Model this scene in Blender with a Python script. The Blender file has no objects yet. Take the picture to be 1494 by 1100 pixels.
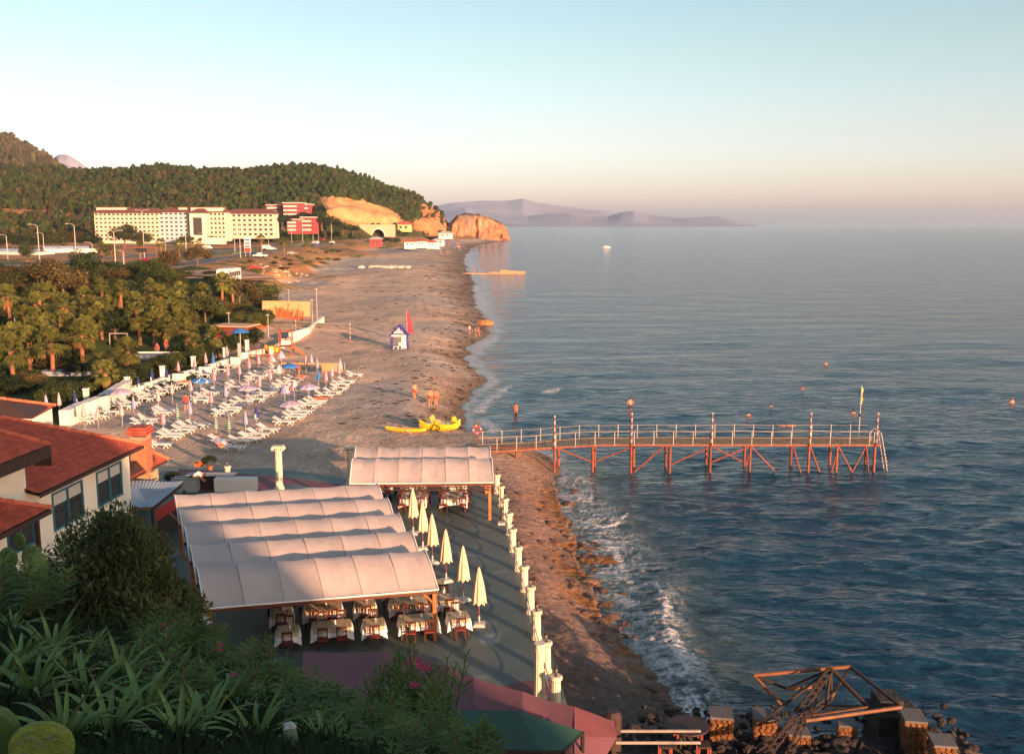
import bpy, math, random, colorsys
import numpy as np
from mathutils import Vector, Matrix
random.seed(7); np.random.seed(7)
R = math.radians
S = bpy.context.scene
COL = S.collection
# ------------------------------------------------------------------ camera, sky, sun, exposure
CZ = 19.0; F = 1452.0; PITCH = math.atan(224/1452.0)
cam = bpy.data.cameras.new('camera'); camo = bpy.data.objects.new('camera', cam); COL.objects.link(camo)
cam.sensor_width = 36; cam.lens = 35.0; cam.clip_start = .2; cam.clip_end = 90000
camo.location = (0, 0, CZ); camo.rotation_euler = (R(90)-PITCH, 0, 0); S.camera = camo
AZ = R(38); EL = R(8.5)
TOSUN = Vector((math.sin(AZ)*math.cos(EL), -math.cos(AZ)*math.cos(EL), math.sin(EL)))
w = bpy.data.worlds.new('World'); S.world = w; w.use_nodes = True
nt = w.node_tree; bg = nt.nodes['Background']
sky = nt.nodes.new('ShaderNodeTexSky'); sky.sky_type = 'NISHITA'; sky.sun_disc = False
sky.sun_elevation = EL; sky.sun_rotation = math.pi-AZ; sky.dust_density = 1.2; sky.air_density = 1.0; sky.ozone_density = 1.6
# evening tint by height above the horizon, the same all the way round
geo = nt.nodes.new('ShaderNodeNewGeometry'); sep = nt.nodes.new('ShaderNodeSeparateXYZ')
nt.links.new(geo.outputs['Incoming'], sep.inputs[0])
mr = nt.nodes.new('ShaderNodeMapRange'); mr.inputs[1].default_value = 0; mr.inputs[2].default_value = -.35
nt.links.new(sep.outputs[2], mr.inputs[0])
cr = nt.nodes.new('ShaderNodeValToRGB'); e = cr.color_ramp.elements
e[0].position = 0; e[0].color = (1.46, 1.16, 1.86, 1); e[1].position = 1; e[1].color = (.87, .81, .74, 1)
for p, c in ((.13, (1.10, .98, 1.30, 1)), (.25, (1.02, .89, .99, 1)), (.44, (.97, .88, .82, 1)), (.7, (.92, .86, .77, 1))):
    q = e.new(p); q.color = c
nt.links.new(mr.outputs[0], cr.inputs[0])
mx = nt.nodes.new('ShaderNodeMix'); mx.data_type = 'RGBA'; mx.blend_type = 'MULTIPLY'; mx.inputs[0].default_value = 1
nt.links.new(sky.outputs[0], mx.inputs[6]); nt.links.new(cr.outputs[0], mx.inputs[7])
nt.links.new(mx.outputs[2], bg.inputs[0]); bg.inputs[1].default_value = .105
sl = bpy.data.lights.new('sun', 'SUN'); sl.energy = 4.6; sl.angle = R(.6); sl.color = (1, .53, .30)
so = bpy.data.objects.new('sun', sl); COL.objects.link(so); so.rotation_euler = TOSUN.to_track_quat('Z', 'Y').to_euler()
S.view_settings.view_transform = 'Standard'; S.view_settings.look = 'None'
S.view_settings.exposure = 1.57; S.view_settings.gamma = 1; S.view_settings.use_curve_mapping = False
S.render.engine = 'CYCLES'
S.cycles.volume_bounces = 1; S.cycles.max_bounces = 5; S.cycles.transparent_max_bounces = 6

# ------------------------------------------------------------------ picture point -> place in the world
cp, sp = math.cos(PITCH), math.sin(PITCH)
def ray(px, py):
    a = (px-747)/F; b = -(py-550)/F
    return Vector((a, cp+b*sp, -sp+b*cp))
def P(px, py, z=0.0):
    d = ray(px, py); t = (z-CZ)/d.z
    return Vector((d.x*t, d.y*t, z))
def PD(px, py, Y):
    d = ray(px, py); t = Y/d.y
    return Vector((d.x*t, Y, CZ+d.z*t))

# ------------------------------------------------------------------ noise in numpy
def _h(ix, iy, s):
    n = (ix.astype(np.int64)*374761393 + iy.astype(np.int64)*668265263 + s*1442695) & 0x7fffffff
    n = ((n ^ (n >> 13))*1274126177) & 0x7fffffff
    return ((n ^ (n >> 16)) & 0xffff)/65535.0
def vn(x, y, s=0):
    x = np.asarray(x, float); y = np.asarray(y, float)
    ix = np.floor(x); iy = np.floor(y); fx = x-ix; fy = y-iy
    fx = fx*fx*(3-2*fx); fy = fy*fy*(3-2*fy)
    a = _h(ix, iy, s); b = _h(ix+1, iy, s); c = _h(ix, iy+1, s); d = _h(ix+1, iy+1, s)
    return (a*(1-fx)+b*fx)*(1-fy)+(c*(1-fx)+d*fx)*fy
def fbm(x, y, sc=1.0, o=4, s=0):
    v = 0; a = .5; t = 0
    for i in range(o):
        v = v+a*vn(np.asarray(x)*sc+i*17.3, np.asarray(y)*sc-i*9.1, s+i); t += a; a *= .5; sc *= 2.03
    return v/t
def sstep(a, b, x):
    t = np.clip((np.asarray(x, float)-a)/(b-a), 0, 1); return t*t*(3-2*t)

# ------------------------------------------------------------------ mesh building
class MB:
    def __init__(s): s.v = []; s.f = []; s.m = []; s.cur = 0
    def quad(s, a, b, c, d):
        n = len(s.v); s.v += [tuple(a), tuple(b), tuple(c), tuple(d)]; s.f.append((n, n+1, n+2, n+3)); s.m.append(s.cur)
    def tri(s, a, b, c):
        n = len(s.v); s.v += [tuple(a), tuple(b), tuple(c)]; s.f.append((n, n+1, n+2)); s.m.append(s.cur)
    def poly(s, pts):
        n = len(s.v); s.v += [tuple(p) for p in pts]; s.f.append(tuple(range(n, n+len(pts)))); s.m.append(s.cur)
    def box(s, c, d, rz=0, M=None):
        c = Vector(c); hx, hy, hz = d[0]/2, d[1]/2, d[2]/2; n = len(s.v)
        rm = Matrix.Rotation(rz, 3, 'Z') if M is None else M
        for x, y, z in ((-1,-1,-1),(1,-1,-1),(1,1,-1),(-1,1,-1),(-1,-1,1),(1,-1,1),(1,1,1),(-1,1,1)):
            s.v.append(tuple(c+rm @ Vector((x*hx, y*hy, z*hz))))
        for q in ((0,3,2,1),(4,5,6,7),(0,1,5,4),(1,2,6,5),(2,3,7,6),(3,0,4,7)):
            s.f.append(tuple(n+i for i in q)); s.m.append(s.cur)
        return s
    def beam(s, a, b, wd, ht=None, up=(0,0,1)):      # rectangular bar from a to b
        a = Vector(a); b = Vector(b); ht = ht or wd; d = b-a; L = d.length
        if L < 1e-6: return s
        x = d/L; u = Vector(up)
        if abs(x.dot(u)) > .97: u = Vector((0,1,0))
        y = u.cross(x).normalized(); z = x.cross(y)
        M = Matrix((x, y, z)).transposed(); return s.box((a+b)/2, (L, wd, ht), M=M)
    def tube(s, pts, r, n=6, caps=True):
        pts = [Vector(p) for p in pts]; k = len(pts)
        rr = r if isinstance(r, (list, tuple)) else [r]*k; base = len(s.v)
        for i, p in enumerate(pts):
            d = (pts[min(i+1, k-1)]-pts[max(i-1, 0)]).normalized()
            u = Vector((0,0,1)) if abs(d.z) < .9 else Vector((0,1,0))
            a = d.cross(u).normalized(); b = a.cross(d)
            for j in range(n):
                t = 2*math.pi*j/n; s.v.append(tuple(p+a*math.cos(t)*rr[i]+b*math.sin(t)*rr[i]))
        for i in range(k-1):
            for j in range(n):
                s.f.append((base+i*n+j, base+i*n+(j+1) % n, base+(i+1)*n+(j+1) % n, base+(i+1)*n+j)); s.m.append(s.cur)
        if caps:
            s.f.append(tuple(base+j for j in range(n))[::-1]); s.m.append(s.cur)
            s.f.append(tuple(base+(k-1)*n+j for j in range(n))); s.m.append(s.cur)
        return s
    def lathe(s, prof, n=12, c=(0,0,0), flute=0):    # prof: (radius, z)
        base = len(s.v); k = len(prof)
        for r, z in prof:
            for j in range(n):
                t = 2*math.pi*j/n; q = r*(1-flute*(j % 2)); s.v.append((c[0]+q*math.cos(t), c[1]+q*math.sin(t), c[2]+z))
        for i in range(k-1):
            for j in range(n):
                s.f.append((base+i*n+j, base+i*n+(j+1) % n, base+(i+1)*n+(j+1) % n, base+(i+1)*n+j)); s.m.append(s.cur)
        s.f.append(tuple(base+j for j in range(n))[::-1]); s.m.append(s.cur)
        s.f.append(tuple(base+(k-1)*n+j for j in range(n))); s.m.append(s.cur)
        return s
    def prism(s, poly, z0, z1):
        n = len(poly); b = len(s.v)
        s.v += [(p[0], p[1], z0) for p in poly]+[(p[0], p[1], z1) for p in poly]
        s.f.append(tuple(range(b, b+n))[::-1]); s.m.append(s.cur); s.f.append(tuple(range(b+n, b+2*n))); s.m.append(s.cur)
        for i in range(n):
            j = (i+1) % n; s.f.append((b+i, b+j, b+n+j, b+n+i)); s.m.append(s.cur)
        return s
    def ball(s, c, r, n=8, m=5):
        rx, ry, rz = (r, r, r) if not isinstance(r, (tuple, list)) else r
        b = len(s.v); s.v.append((c[0], c[1], c[2]-rz))
        for i in range(1, m):
            a = -math.pi/2+math.pi*i/m
            for j in range(n):
                t = 2*math.pi*j/n; s.v.append((c[0]+rx*math.cos(a)*math.cos(t), c[1]+ry*math.cos(a)*math.sin(t), c[2]+rz*math.sin(a)))
        s.v.append((c[0], c[1], c[2]+rz)); top = len(s.v)-1
        for j in range(n): s.f.append((b, b+1+(j+1) % n, b+1+j)); s.m.append(s.cur)
        for i in range(m-2):
            for j in range(n):
                o = b+1+i*n; s.f.append((o+j, o+(j+1) % n, o+n+(j+1) % n, o+n+j)); s.m.append(s.cur)
        o = b+1+(m-2)*n
        for j in range(n): s.f.append((o+j, o+(j+1) % n, top)); s.m.append(s.cur)
        return s
    def mesh(s, name, mats, smooth=False):
        me = bpy.data.meshes.new(name); me.from_pydata(s.v, [], s.f)
        for m in (mats if isinstance(mats, (list, tuple)) else [mats]): me.materials.append(m)
        if s.m and max(s.m) > 0: me.polygons.foreach_set('material_index', s.m)
        if smooth: me.polygons.foreach_set('use_smooth', [True]*len(s.f))
        me.update(); return me
    def obj(s, name, mats, parent=None, smooth=False, kind=None): return ob(name, s.mesh(name, mats, smooth), parent, kind)
def ob(name, me, parent=None, kind=None, loc=None, rot=None, scale=None):
    o = bpy.data.objects.new(name, me); COL.objects.link(o)
    if parent: o.parent = parent
    if kind: o['kind'] = kind
    if loc is not None: o.location = loc
    if rot is not None: o.rotation_euler = rot
    if scale is not None: o.scale = (scale,)*3 if isinstance(scale, (int, float)) else scale
    return o
def tag(o, label, cat, group=None):
    o['label'] = label; o['category'] = cat
    if group: o['group'] = group
    return o
def thing(name, label, cat, loc=(0,0,0), rz=0, group=None):
    o = bpy.data.objects.new(name, None); COL.objects.link(o); o.empty_display_size = .2
    o.location = loc; o.rotation_euler = (0, 0, rz); return tag(o, label, cat, group)
KIDS = {}
def kids(o):
    return [c for c in o.children]
def dup(root, loc, rz=0, label=None, scale=None, group=None):
    r = root.copy(); COL.objects.link(r); r.location = loc; r.rotation_euler = (0, 0, rz)
    if scale is not None: r.scale = (scale,)*3 if isinstance(scale, (int, float)) else scale
    if label: r['label'] = label
    if group: r['group'] = group
    for ch in kids(root):
        c = ch.copy(); COL.objects.link(c); c.parent = r
        for g in kids(ch):
            d = g.copy(); COL.objects.link(d); d.parent = c
    return r
def npmesh(name, V, Fq, mats, smooth=True, attrs=None, tris=False, mi=None):
    me = bpy.data.meshes.new(name); k = 3 if tris else 4
    me.vertices.add(len(V)); me.vertices.foreach_set('co', np.asarray(V, np.float32).ravel())
    n = len(Fq); me.loops.add(n*k); me.polygons.add(n)
    me.loops.foreach_set('vertex_index', np.asarray(Fq, np.int32).ravel())
    me.polygons.foreach_set('loop_start', np.arange(0, n*k, k, dtype=np.int32))
    me.polygons.foreach_set('loop_total', np.full(n, k, np.int32))
    me.polygons.foreach_set('use_smooth', np.full(n, smooth, bool))
    for m in (mats if isinstance(mats, (list, tuple)) else [mats]): me.materials.append(m)
    if mi is not None: me.polygons.foreach_set('material_index', np.asarray(mi, np.int32))
    me.update(calc_edges=True)
    for nm, a in (attrs or {}).items():
        a = np.asarray(a, np.float32)
        if a.ndim == 2:
            at = me.attributes.new(nm, 'FLOAT_COLOR', 'POINT'); at.data.foreach_set('color', np.c_[a, np.ones(len(a))].astype(np.float32).ravel())
        else:
            at = me.attributes.new(nm, 'FLOAT', 'POINT'); at.data.foreach_set('value', a)
    return me
def gridfaces(nr, nc):
    i = np.arange(nr-1)[:, None]*nc+np.arange(nc-1)[None, :]
    return np.stack([i, i+1, i+nc+1, i+nc], -1).reshape(-1, 4)

# ------------------------------------------------------------------ materials
MATS = {}
def mat(name, col=(.5,.5,.5), rough=.7, var=.12, scale=3.0, bump=0.0, bscale=None, metal=0.0, spec=.4, attr=None, dirt=None, trans=0, coat=0):
    if name in MATS: return MATS[name]
    m = bpy.data.materials.new(name); m.use_nodes = True; t = m.node_tree; N = t.nodes; L = t.links
    b = N['Principled BSDF']; b.inputs['Roughness'].default_value = rough; b.inputs['Metallic'].default_value = metal
    b.inputs['Specular IOR Level'].default_value = spec
    tc = N.new('ShaderNodeTexCoord'); nz = N.new('ShaderNodeTexNoise'); nz.inputs['Scale'].default_value = scale
    nz.inputs['Detail'].default_value = 5; nz.inputs['Roughness'].default_value = .65
    L.new(tc.outputs['Object'], nz.inputs['Vector'])
    r = N.new('ShaderNodeMapRange'); r.inputs[1].default_value = .3; r.inputs[2].default_value = .7
    r.inputs[3].default_value = 1-var; r.inputs[4].default_value = 1+var; L.new(nz.outputs[0], r.inputs[0])
    mx = N.new('ShaderNodeMix'); mx.data_type = 'RGBA'; mx.blend_type = 'MULTIPLY'; mx.inputs[0].default_value = 1
    if attr:
        at = N.new('ShaderNodeAttribute'); at.attribute_name = attr; L.new(at.outputs['Color'], mx.inputs[6])
    else:
        oi = N.new('ShaderNodeObjectInfo'); hr = N.new('ShaderNodeHueSaturation'); hr.inputs['Color'].default_value = (*col, 1)
        r2 = N.new('ShaderNodeMapRange'); r2.inputs[3].default_value = 1-var*.6; r2.inputs[4].default_value = 1+var*.6
        L.new(oi.outputs['Random'], r2.inputs[0]); L.new(r2.outputs[0], hr.inputs['Value']); L.new(hr.outputs[0], mx.inputs[6])
    L.new(r.outputs[0], mx.inputs[7]); out = mx.outputs[2]
    if dirt:
        n2 = N.new('ShaderNodeTexNoise'); n2.inputs['Scale'].default_value = dirt[2]; n2.inputs['Detail'].default_value = 6
        L.new(tc.outputs['Object'], n2.inputs['Vector'])
        r3 = N.new('ShaderNodeMapRange'); r3.inputs[1].default_value = dirt[3] if len(dirt) > 3 else .5; r3.inputs[2].default_value = .72; r3.inputs[4].default_value = dirt[1]
        L.new(n2.outputs[0], r3.inputs[0]); m2 = N.new('ShaderNodeMix'); m2.data_type = 'RGBA'
        L.new(r3.outputs[0], m2.inputs[0]); L.new(out, m2.inputs[6]); m2.inputs[7].default_value = (*dirt[0], 1); out = m2.outputs[2]
    L.new(out, b.inputs['Base Color'])
    if bump:
        nb = N.new('ShaderNodeTexNoise'); nb.inputs['Scale'].default_value = bscale or scale*3; nb.inputs['Detail'].default_value = 6
        L.new(tc.outputs['Object'], nb.inputs['Vector'])
        bp = N.new('ShaderNodeBump'); bp.inputs['Distance'].default_value = bump; bp.inputs['Strength'].default_value = 1
        L.new(nb.outputs[0], bp.inputs['Height']); L.new(bp.outputs[0], b.inputs['Normal'])
    if trans:
        b.inputs['Subsurface Weight'].default_value = 0
        tr = N.new('ShaderNodeBsdfTranslucent'); ms = N.new('ShaderNodeMixShader'); ms.inputs[0].default_value = trans
        L.new(out, tr.inputs[0]); L.new(b.outputs[0], ms.inputs[1]); L.new(tr.outputs[0], ms.inputs[2])
        L.new(ms.outputs[0], N['Material Output'].inputs[0])
    if coat: b.inputs['Coat Weight'].default_value = coat
    MATS[name] = m; return m
WHITEP = mat('white_plastic', (.62,.61,.60), .5, .05)
WALLW = mat('white_render', (.70,.67,.60), .9, .08, 1.5, .01, 20, dirt=((.4,.36,.3), .5, .8))
CREAM = mat('cream_render', (.82,.78,.66), .9, .05, 1.2, .006, 30, dirt=((.45,.38,.28), .4, .6))
TILE = mat('clay_tile', (.36,.075,.045), .85, .35, 2.5, .01, 20)
TILER = mat('clay_ridge_tile', (.50,.13,.07), .85, .3, 3)
BRICK = mat('brick_orange', (.34,.13,.065), .9, .35, 6)
DARKW = mat('dark_brown_wood', (.045,.025,.02), .6, .2)
DARK = mat('dark_interior', (.02,.02,.02), .9, .2)
TEALF = mat('teal_window_frame', (.03,.13,.18), .5, .1)
GLASS = mat('window_glass', (.04,.045,.05), .08, .2, spec=.8)
BLIND = mat('roller_blind', (.5,.5,.46), .8, .05)
STONE = mat('rough_stone', (.34,.25,.15), .9, .4, 4, .04, 8)
CANVAS = mat('awning_canvas', (.46,.405,.38), .85, .06, 1.0, .01, 6, dirt=((.36,.3,.27), .35, .9))
TRIM = mat('white_canvas_trim', (.72,.72,.70), .8, .04)
WOODP = mat('varnished_pine', (.42,.15,.05), .5, .2, 4)
PFAB = mat('cream_parasol_canvas', (.69,.53,.34), .85, .08, 4)
PPOLE = mat('red_brown_pole', (.20,.05,.035), .5, .15)
CONC = mat('pale_concrete', (.5,.48,.44), .9, .12, 5)
PLAST = mat('column_plaster', (.66,.58,.42), .8, .08, 5, dirt=((.42,.34,.22), .5, 2.0))
LANT = mat('black_lantern_iron', (.02,.018,.016), .5, .1)
LGL = mat('lantern_glass', (.32,.28,.22), .2, .1)
CLOTHW = mat('white_tablecloth', (.68,.68,.68), .85, .04, 6)
CLOTHC = mat('beige_table_runner', (.44,.37,.24), .85, .06, 6)
CHAIRW = mat('mahogany_chair_wood', (.065,.018,.014), .4, .3, 3)
CHAIRS = mat('red_seat_pad', (.20,.025,.025), .7, .2)
REDST = mat('red_painted_steel', (.24,.055,.038), .55, .25, 3, dirt=((.2,.05,.03), .6, 2.5))
WHPNT = mat('white_painted_steel', (.42,.39,.37), .5, .1, 3, dirt=((.4,.2,.12), .5, 3))
DECK = mat('weathered_deck_board', (.28,.20,.12), .85, .3, 3)
SKIN = mat('skin', (.46,.20,.11), .6, .1)
HAIR = mat('dark_hair', (.02,.014,.01), .6, .1)
STEEL = mat('galvanised_pole', (.42,.40,.38), .5, .1, metal=.2)
# ------------------------------------------------------------------ land shape
SHP = [(735,352),(700,358),(688,364),(683,374),(683,390),(690,400),(694,415),(697,440),(712,470),(716,488),(702,498),(685,507),(687,525),(700,545),(713,556),(697,566),(684,580),(676,596),(680,622),(692,640),
       (740,650),(800,662),(818,684),(812,705),(818,740),(838,790),(850,830),(872,880),(884,910),(915,945),(950,975),(985,1020),(1000,1060),(1000,1100)]
sh = sorted([(P(a, b, 0).y, P(a, b, 0).x) for a, b in SHP])
SY = np.array([-400, 0]+[q[0] for q in sh]+[1250, 1500, 60000]); SX = np.array([30, 12]+[q[1] for q in sh]+[-120, -3000, -60000])
def shoreX(Y): return np.interp(Y, SY, SX)+(fbm(np.asarray(Y), 0*np.asarray(Y), .5, 3, 5)-.5)*np.clip(np.asarray(Y)*.012, .4, 5)
CTRL = [(560,420,1.8),(600,380,2.0),(640,360,2.2),(500,450,1.8),(400,600,1.6),(250,640,1.8),(550,520,1.6),(300,570,1.8),(480,398,2.2),(560,368,2.5),(640,420,1.6),(640,500,1.5),(600,600,1.5),
 (430,440,2.0),(470,470,1.8),(150,600,1.8),(180,585,1.8),(250,560,1.8),(330,525,1.9),(420,490,1.9),(450,475,1.9),(620,352,2.5),(660,356,2),(420,415,2.4),(520,385,2.2),(380,640,1.6),(520,620,1.5),(450,545,1.6),(60,640,2),
 (0,400,7),(60,380,7.2),(200,385,7.2),(300,385,7.2),(330,417,7),(300,400,7),(240,400,7),(380,375,7.3),(450,360,7.5),(520,350,8),(570,346,8.4),(600,345,8.2),(630,341,8.5),(0,360,7),(150,360,7),(-200,390,7),(-300,430,5),(-200,500,3.5),
 (0,480,4.0),(100,470,4.0),(200,460,4.0),(290,450,4.0),(340,450,3.2),(50,560,2.2),(200,520,2.4),(280,500,2.4),(340,485,2.2),(390,455,2.2),(100,580,2),(0,600,2),(400,395,5.6),(430,384,5),(360,400,6),(480,368,4.5),(540,358,4)]
CW = []
for a, b, z in CTRL:
    p = P(a, b, z); CW.append((p.x/p.y*3, math.log(p.y), z))
CW = np.array(CW)
def gz(X, Y):
    X = np.asarray(X, float); Y = np.asarray(Y, float); shp = np.broadcast(X, Y).shape
    X = np.broadcast_to(X, shp).ravel(); Y = np.broadcast_to(Y, shp).ravel()
    Yc = np.maximum(Y, 40); u = X/Yc*3; l = np.log(Yc)
    num = np.zeros(len(X)); den = np.zeros(len(X))
    for a, b, z in CW:
        k = 1/((u-a)**2+(l-b)**2+.0006)**2; num += k*z; den += k
    z = num/den
    s = shoreX(Y)-X
    near = sstep(82, 60, Y)
    flat = sstep(.0, 1, s/np.clip(Y*.09, 7, 60))
    prof = np.where(s > 0, 1.7*flat**.8, s*.09)
    # low rock shelf below the terrace
    rock = np.where(s > 0, .15+1.0*sstep(0, 3.5, s)+.25*sstep(3, 7, s), np.where(s > -3.2, -.05+.02*s, -.11+.15*(s+3.2)))
    rock = rock+(fbm(X, Y, .9, 4, 11)-.5)*.12+(fbm(X*.3+Y*.1, Y*1.6, 1.3, 4, 12)-.5)*np.where(s < 1.2, .42, .12)
    prof = prof*(1-near)+rock*near
    z = np.where(s > np.clip(Y*.3, 12, 60), z, np.minimum(z, 99)*0+np.where(s > 0, z*flat*(1-near)+prof*(1-flat*(1-near)), prof))
    # small dunes and footprints
    am = sstep(4, 14, s)*(1-near)
    z = z+am*((fbm(X, Y, .08, 3, 21)-.5)*.7+(fbm(X, Y, .45, 3, 22)-.5)*.28)
    # embankment lumps
    bm = np.clip(1-abs(z-4.2)/2.2, 0, 1)*sstep(180, 230, Y)
    z = z+bm*(fbm(X, Y, .12, 4, 31)-.5)*3.5
    m = np.exp(-(((X+36)/9)**2+((Y-158)/8)**2)); z = z+m*1.5          # sand heap by the net
    return z.reshape(shp)
def G(px, py, off=0):
    z = 2.0
    for i in range(7):
        p = P(px, py, z); z = .4*z+.6*float(gz(p.x, p.y))
    p = P(px, py, z); return Vector((p.x, p.y, float(gz(p.x, p.y))+off))
def inpoly(px, py, poly):
    c = np.zeros(px.shape, bool); n = len(poly)
    for i in range(n):
        x1, y1 = poly[i]; x2, y2 = poly[(i+1) % n]
        k = ((y1 > py) != (y2 > py)) & (px < (x2-x1)*(py-y1)/(y2-y1+1e-12)+x1); c ^= k
    return c
def wpoly(pts, z=2): return [tuple(P(a, b, z)[:2]) for a, b in pts]

# ------------------------------------------------------------------ the ground sheet
Yr = np.concatenate([np.linspace(-260, 20, 30), 20*np.exp(np.linspace(0.004, math.log(1500/20.), 620)), [1800, 2500, 4000]])
U = np.concatenate([np.linspace(-3.2, -.62, 30), np.linspace(-.61, .22, 420)])
Yg = np.repeat(Yr[:, None], len(U), 1)
Xg = U[None, :]*np.maximum(Yg, 60)
Zg = gz(Xg, Yg)
Zg = np.where(Yg < 62, np.where(Xg < -3, np.minimum(Zg, 1.7), Zg), Zg)
sg = shoreX(Yg)-Xg
n1 = fbm(Xg, Yg, .03, 4, 41); n2 = fbm(Xg, Yg, .15, 4, 42); n3 = fbm(Xg, Yg, 1.2, 3, 43)
sand = np.array([.46,.345,.26]); sandg = np.array([.38,.33,.285]); wet = np.array([.13,.085,.055]); soil = np.array([.42,.20,.085])
grass = np.array([.06,.085,.02]); dry = np.array([.30,.21,.10]); rockc = np.array([.22,.15,.12]); algae = np.array([.20,.085,.025])
def mixc(c, d, k): return c*(1-k[..., None])+d*k[..., None]
C = np.broadcast_to(sand, Xg.shape+(3,)).copy()
C = mixc(C, sandg, sstep(.45, .6, n1))
C = C*(.80+.4*n2)[..., None]*(.72+.56*fbm(Xg, Yg*.6, .8, 3, 44))[..., None]
seaw = sstep(1, 0, sg/np.clip(Yg*.055, 3, 26)+(n2-.5)*1.0); C = mixc(C, wet*(.7+.6*n3[..., None]), seaw*.8)
inland = sstep(2.6, 3.8, Zg+(n2-.5)*1.6)
ic = mixc(np.broadcast_to(soil, C.shape), dry, sstep(.4, .6, n2)); ic = mixc(ic, grass, sstep(.52, .66, n1*.5+n3*.25+n2*.25))
C = mixc(C, ic, inland)
gardenp = wpoly([(-400,640),(-10,640),(100,600),(240,560),(330,525),(300,480),(420,440),(330,415),(240,405),(-400,400)], 3)
gm = inpoly(Xg, Yg, gardenp); C[gm] = (grass*.8)[None, :]*(.6+.8*n2[gm])[:, None]
nearm = sstep(84, 64, Yg)*(sg < 14)
rk = mixc(np.broadcast_to(rockc, C.shape)*(.7+.6*n3[..., None]), algae, sstep(.48, .62, n2*.6+n3*.4)*sstep(3.2, .2, sg))
rk = mixc(rk, np.array([.045,.06,.02]), sstep(.6, .72, fbm(Xg, Yg, .22, 3, 77))*sstep(2.5, -1, sg)*.8)
rk = mixc(rk, np.array([.06,.055,.05]), sstep(48, 38, Yg+n2*8)*.75)
C = mixc(C, rk, nearm)
V = np.stack([Xg, Yg, Zg], -1).reshape(-1, 3)
keep = gridfaces(*Xg.shape); fs = sg.reshape(-1)[keep].max(1) > -16; fs |= (V[keep[:, 0], 1] < 20)
keep = keep[fs]
GM = mat('beach_sand', rough=.95, var=.36, scale=3.0, bump=.15, bscale=2.4, attr='Col', spec=.15)
me = npmesh('ground', V, keep, GM, True, {'Col': np.clip(C, .01, 1).reshape(-1, 3)})
ob('ground', me, kind='structure')

# ------------------------------------------------------------------ sea
rows = [14.]
while rows[-1] < 900: rows.append(rows[-1]+max(.11, rows[-1]**2/19000.*(1.25 if rows[-1] < 300 else 2.2)))
rows = np.array(rows+[1000,1150,1400,1800,2500,4000,7000,12000,20000,28000])
us = np.concatenate([np.linspace(-.16, .60, 560), np.linspace(.605, 1.6, 60)])
Ys = np.repeat(rows[:, None], len(us), 1)
Xs = us[None, :]*Ys+0*Ys
lo = np.clip(Ys, 0, 60)
Xs = us[None, :]*np.maximum(Ys, 26)
rng = np.random.RandomState(3); H = np.zeros_like(Xs); CH = np.zeros_like(Xs)
off = Xs-shoreX(Ys); edge = sstep(-1, 7, off)
for i in range(46):
    lam = 1.0*1.075**i*(.85+.3*rng.rand()); th = R(266+rng.randn()*22); k = 2*math.pi/lam
    res = np.clip(1-(Ys**2/19000.*1.25*2.6)/lam, 0, 1)
    amp = .022*lam**.12
    ph = k*(Xs*math.cos(th)+Ys*math.sin(th))+rng.rand()*6.28+1.5*fbm(Xs, Ys, .05, 2, 60+i)
    sn = np.sin(ph); H += amp*res*(sn+.25*np.sin(2*ph))
gust = .45+.85*fbm(Xs, Ys, .018, 3, 61)
H = H*gust*(.25+.75*edge)
FO = np.zeros_like(Xs)
def pline(pts, wfun, z=0):
    """distance (in metres) of every sea vertex to a polyline, divided by its local width"""
    q = [P(a, b, z) for a, b in pts]; best = np.full(Xs.shape, 9e9)
    for i in range(len(q)-1):
        ax, ay, bx, by = q[i].x, q[i].y, q[i+1].x, q[i+1].y
        t = np.clip(((Xs-ax)*(bx-ax)+(Ys-ay)*(by-ay))/((bx-ax)**2+(by-ay)**2), 0, 1)
        d = np.hypot(Xs-ax-t*(bx-ax), Ys-ay-t*(by-ay))/(wfun[i]*(1-t)+wfun[i+1]*t); best = np.minimum(best, d)
    return best
wx = Xs+(fbm(Xs, Ys, .6, 3, 71)-.5)*1.6; wy = Ys+(fbm(Xs, Ys, .6, 3, 72)-.5)*1.6
cell = 1-abs(fbm(wx, wy, 1.0, 3, 73)-.5)*9; cell = np.clip(cell, 0, 1)          # lacy network
cell2 = 1-abs(fbm(wx, wy, 2.3, 2, 74)-.5)*7; cell2 = np.clip(cell2, 0, 1)
grain = fbm(Xs, Ys, 3.0, 3, 75)
lace = np.clip(np.maximum(cell, cell2*.8)*1.1, 0, 1)*sstep(.34, .56, fbm(Xs, Ys*2.2, .55, 3, 79)+.1)
# surf strip from the pier to the ruin
d1 = pline([(835,690),(850,730),(880,780),(915,830),(935,880),(960,930),(985,975),(1005,1030),(1030,1080),(1040,1130)], [1.2,1.9,2.4,2.6,2.2,1.6,1.6,1.9,2.4,3])
FO = np.maximum(FO, lace*sstep(1.35, .2, d1)*.8)
d2 = pline([(955,858),(972,885),(966,915),(985,945),(1000,985),(1010,1030),(1030,1060),(1080,1085),(1150,1120)], [.12,.3,.35,.5,.75,.8,.7,.5,.4])
FO = np.maximum(FO, sstep(1.1, .3, d2+(grain-.5)*1.8+(fbm(Xs, Ys, .8, 3, 88)-.5)*1.7+.25*(1-cell)))
d3 = pline([(850,762),(880,770),(905,762),(916,748)], [.25,.3,.2,.1]); FO = np.maximum(FO, sstep(1.3, .3, d3+(grain-.5)*1.6))
d3 = pline([(885,790),(905,820),(906,835)], [.3,.3,.2]); FO = np.maximum(FO, sstep(1.3, .3, d3+(grain-.5)*1.8)*.8)
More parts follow.
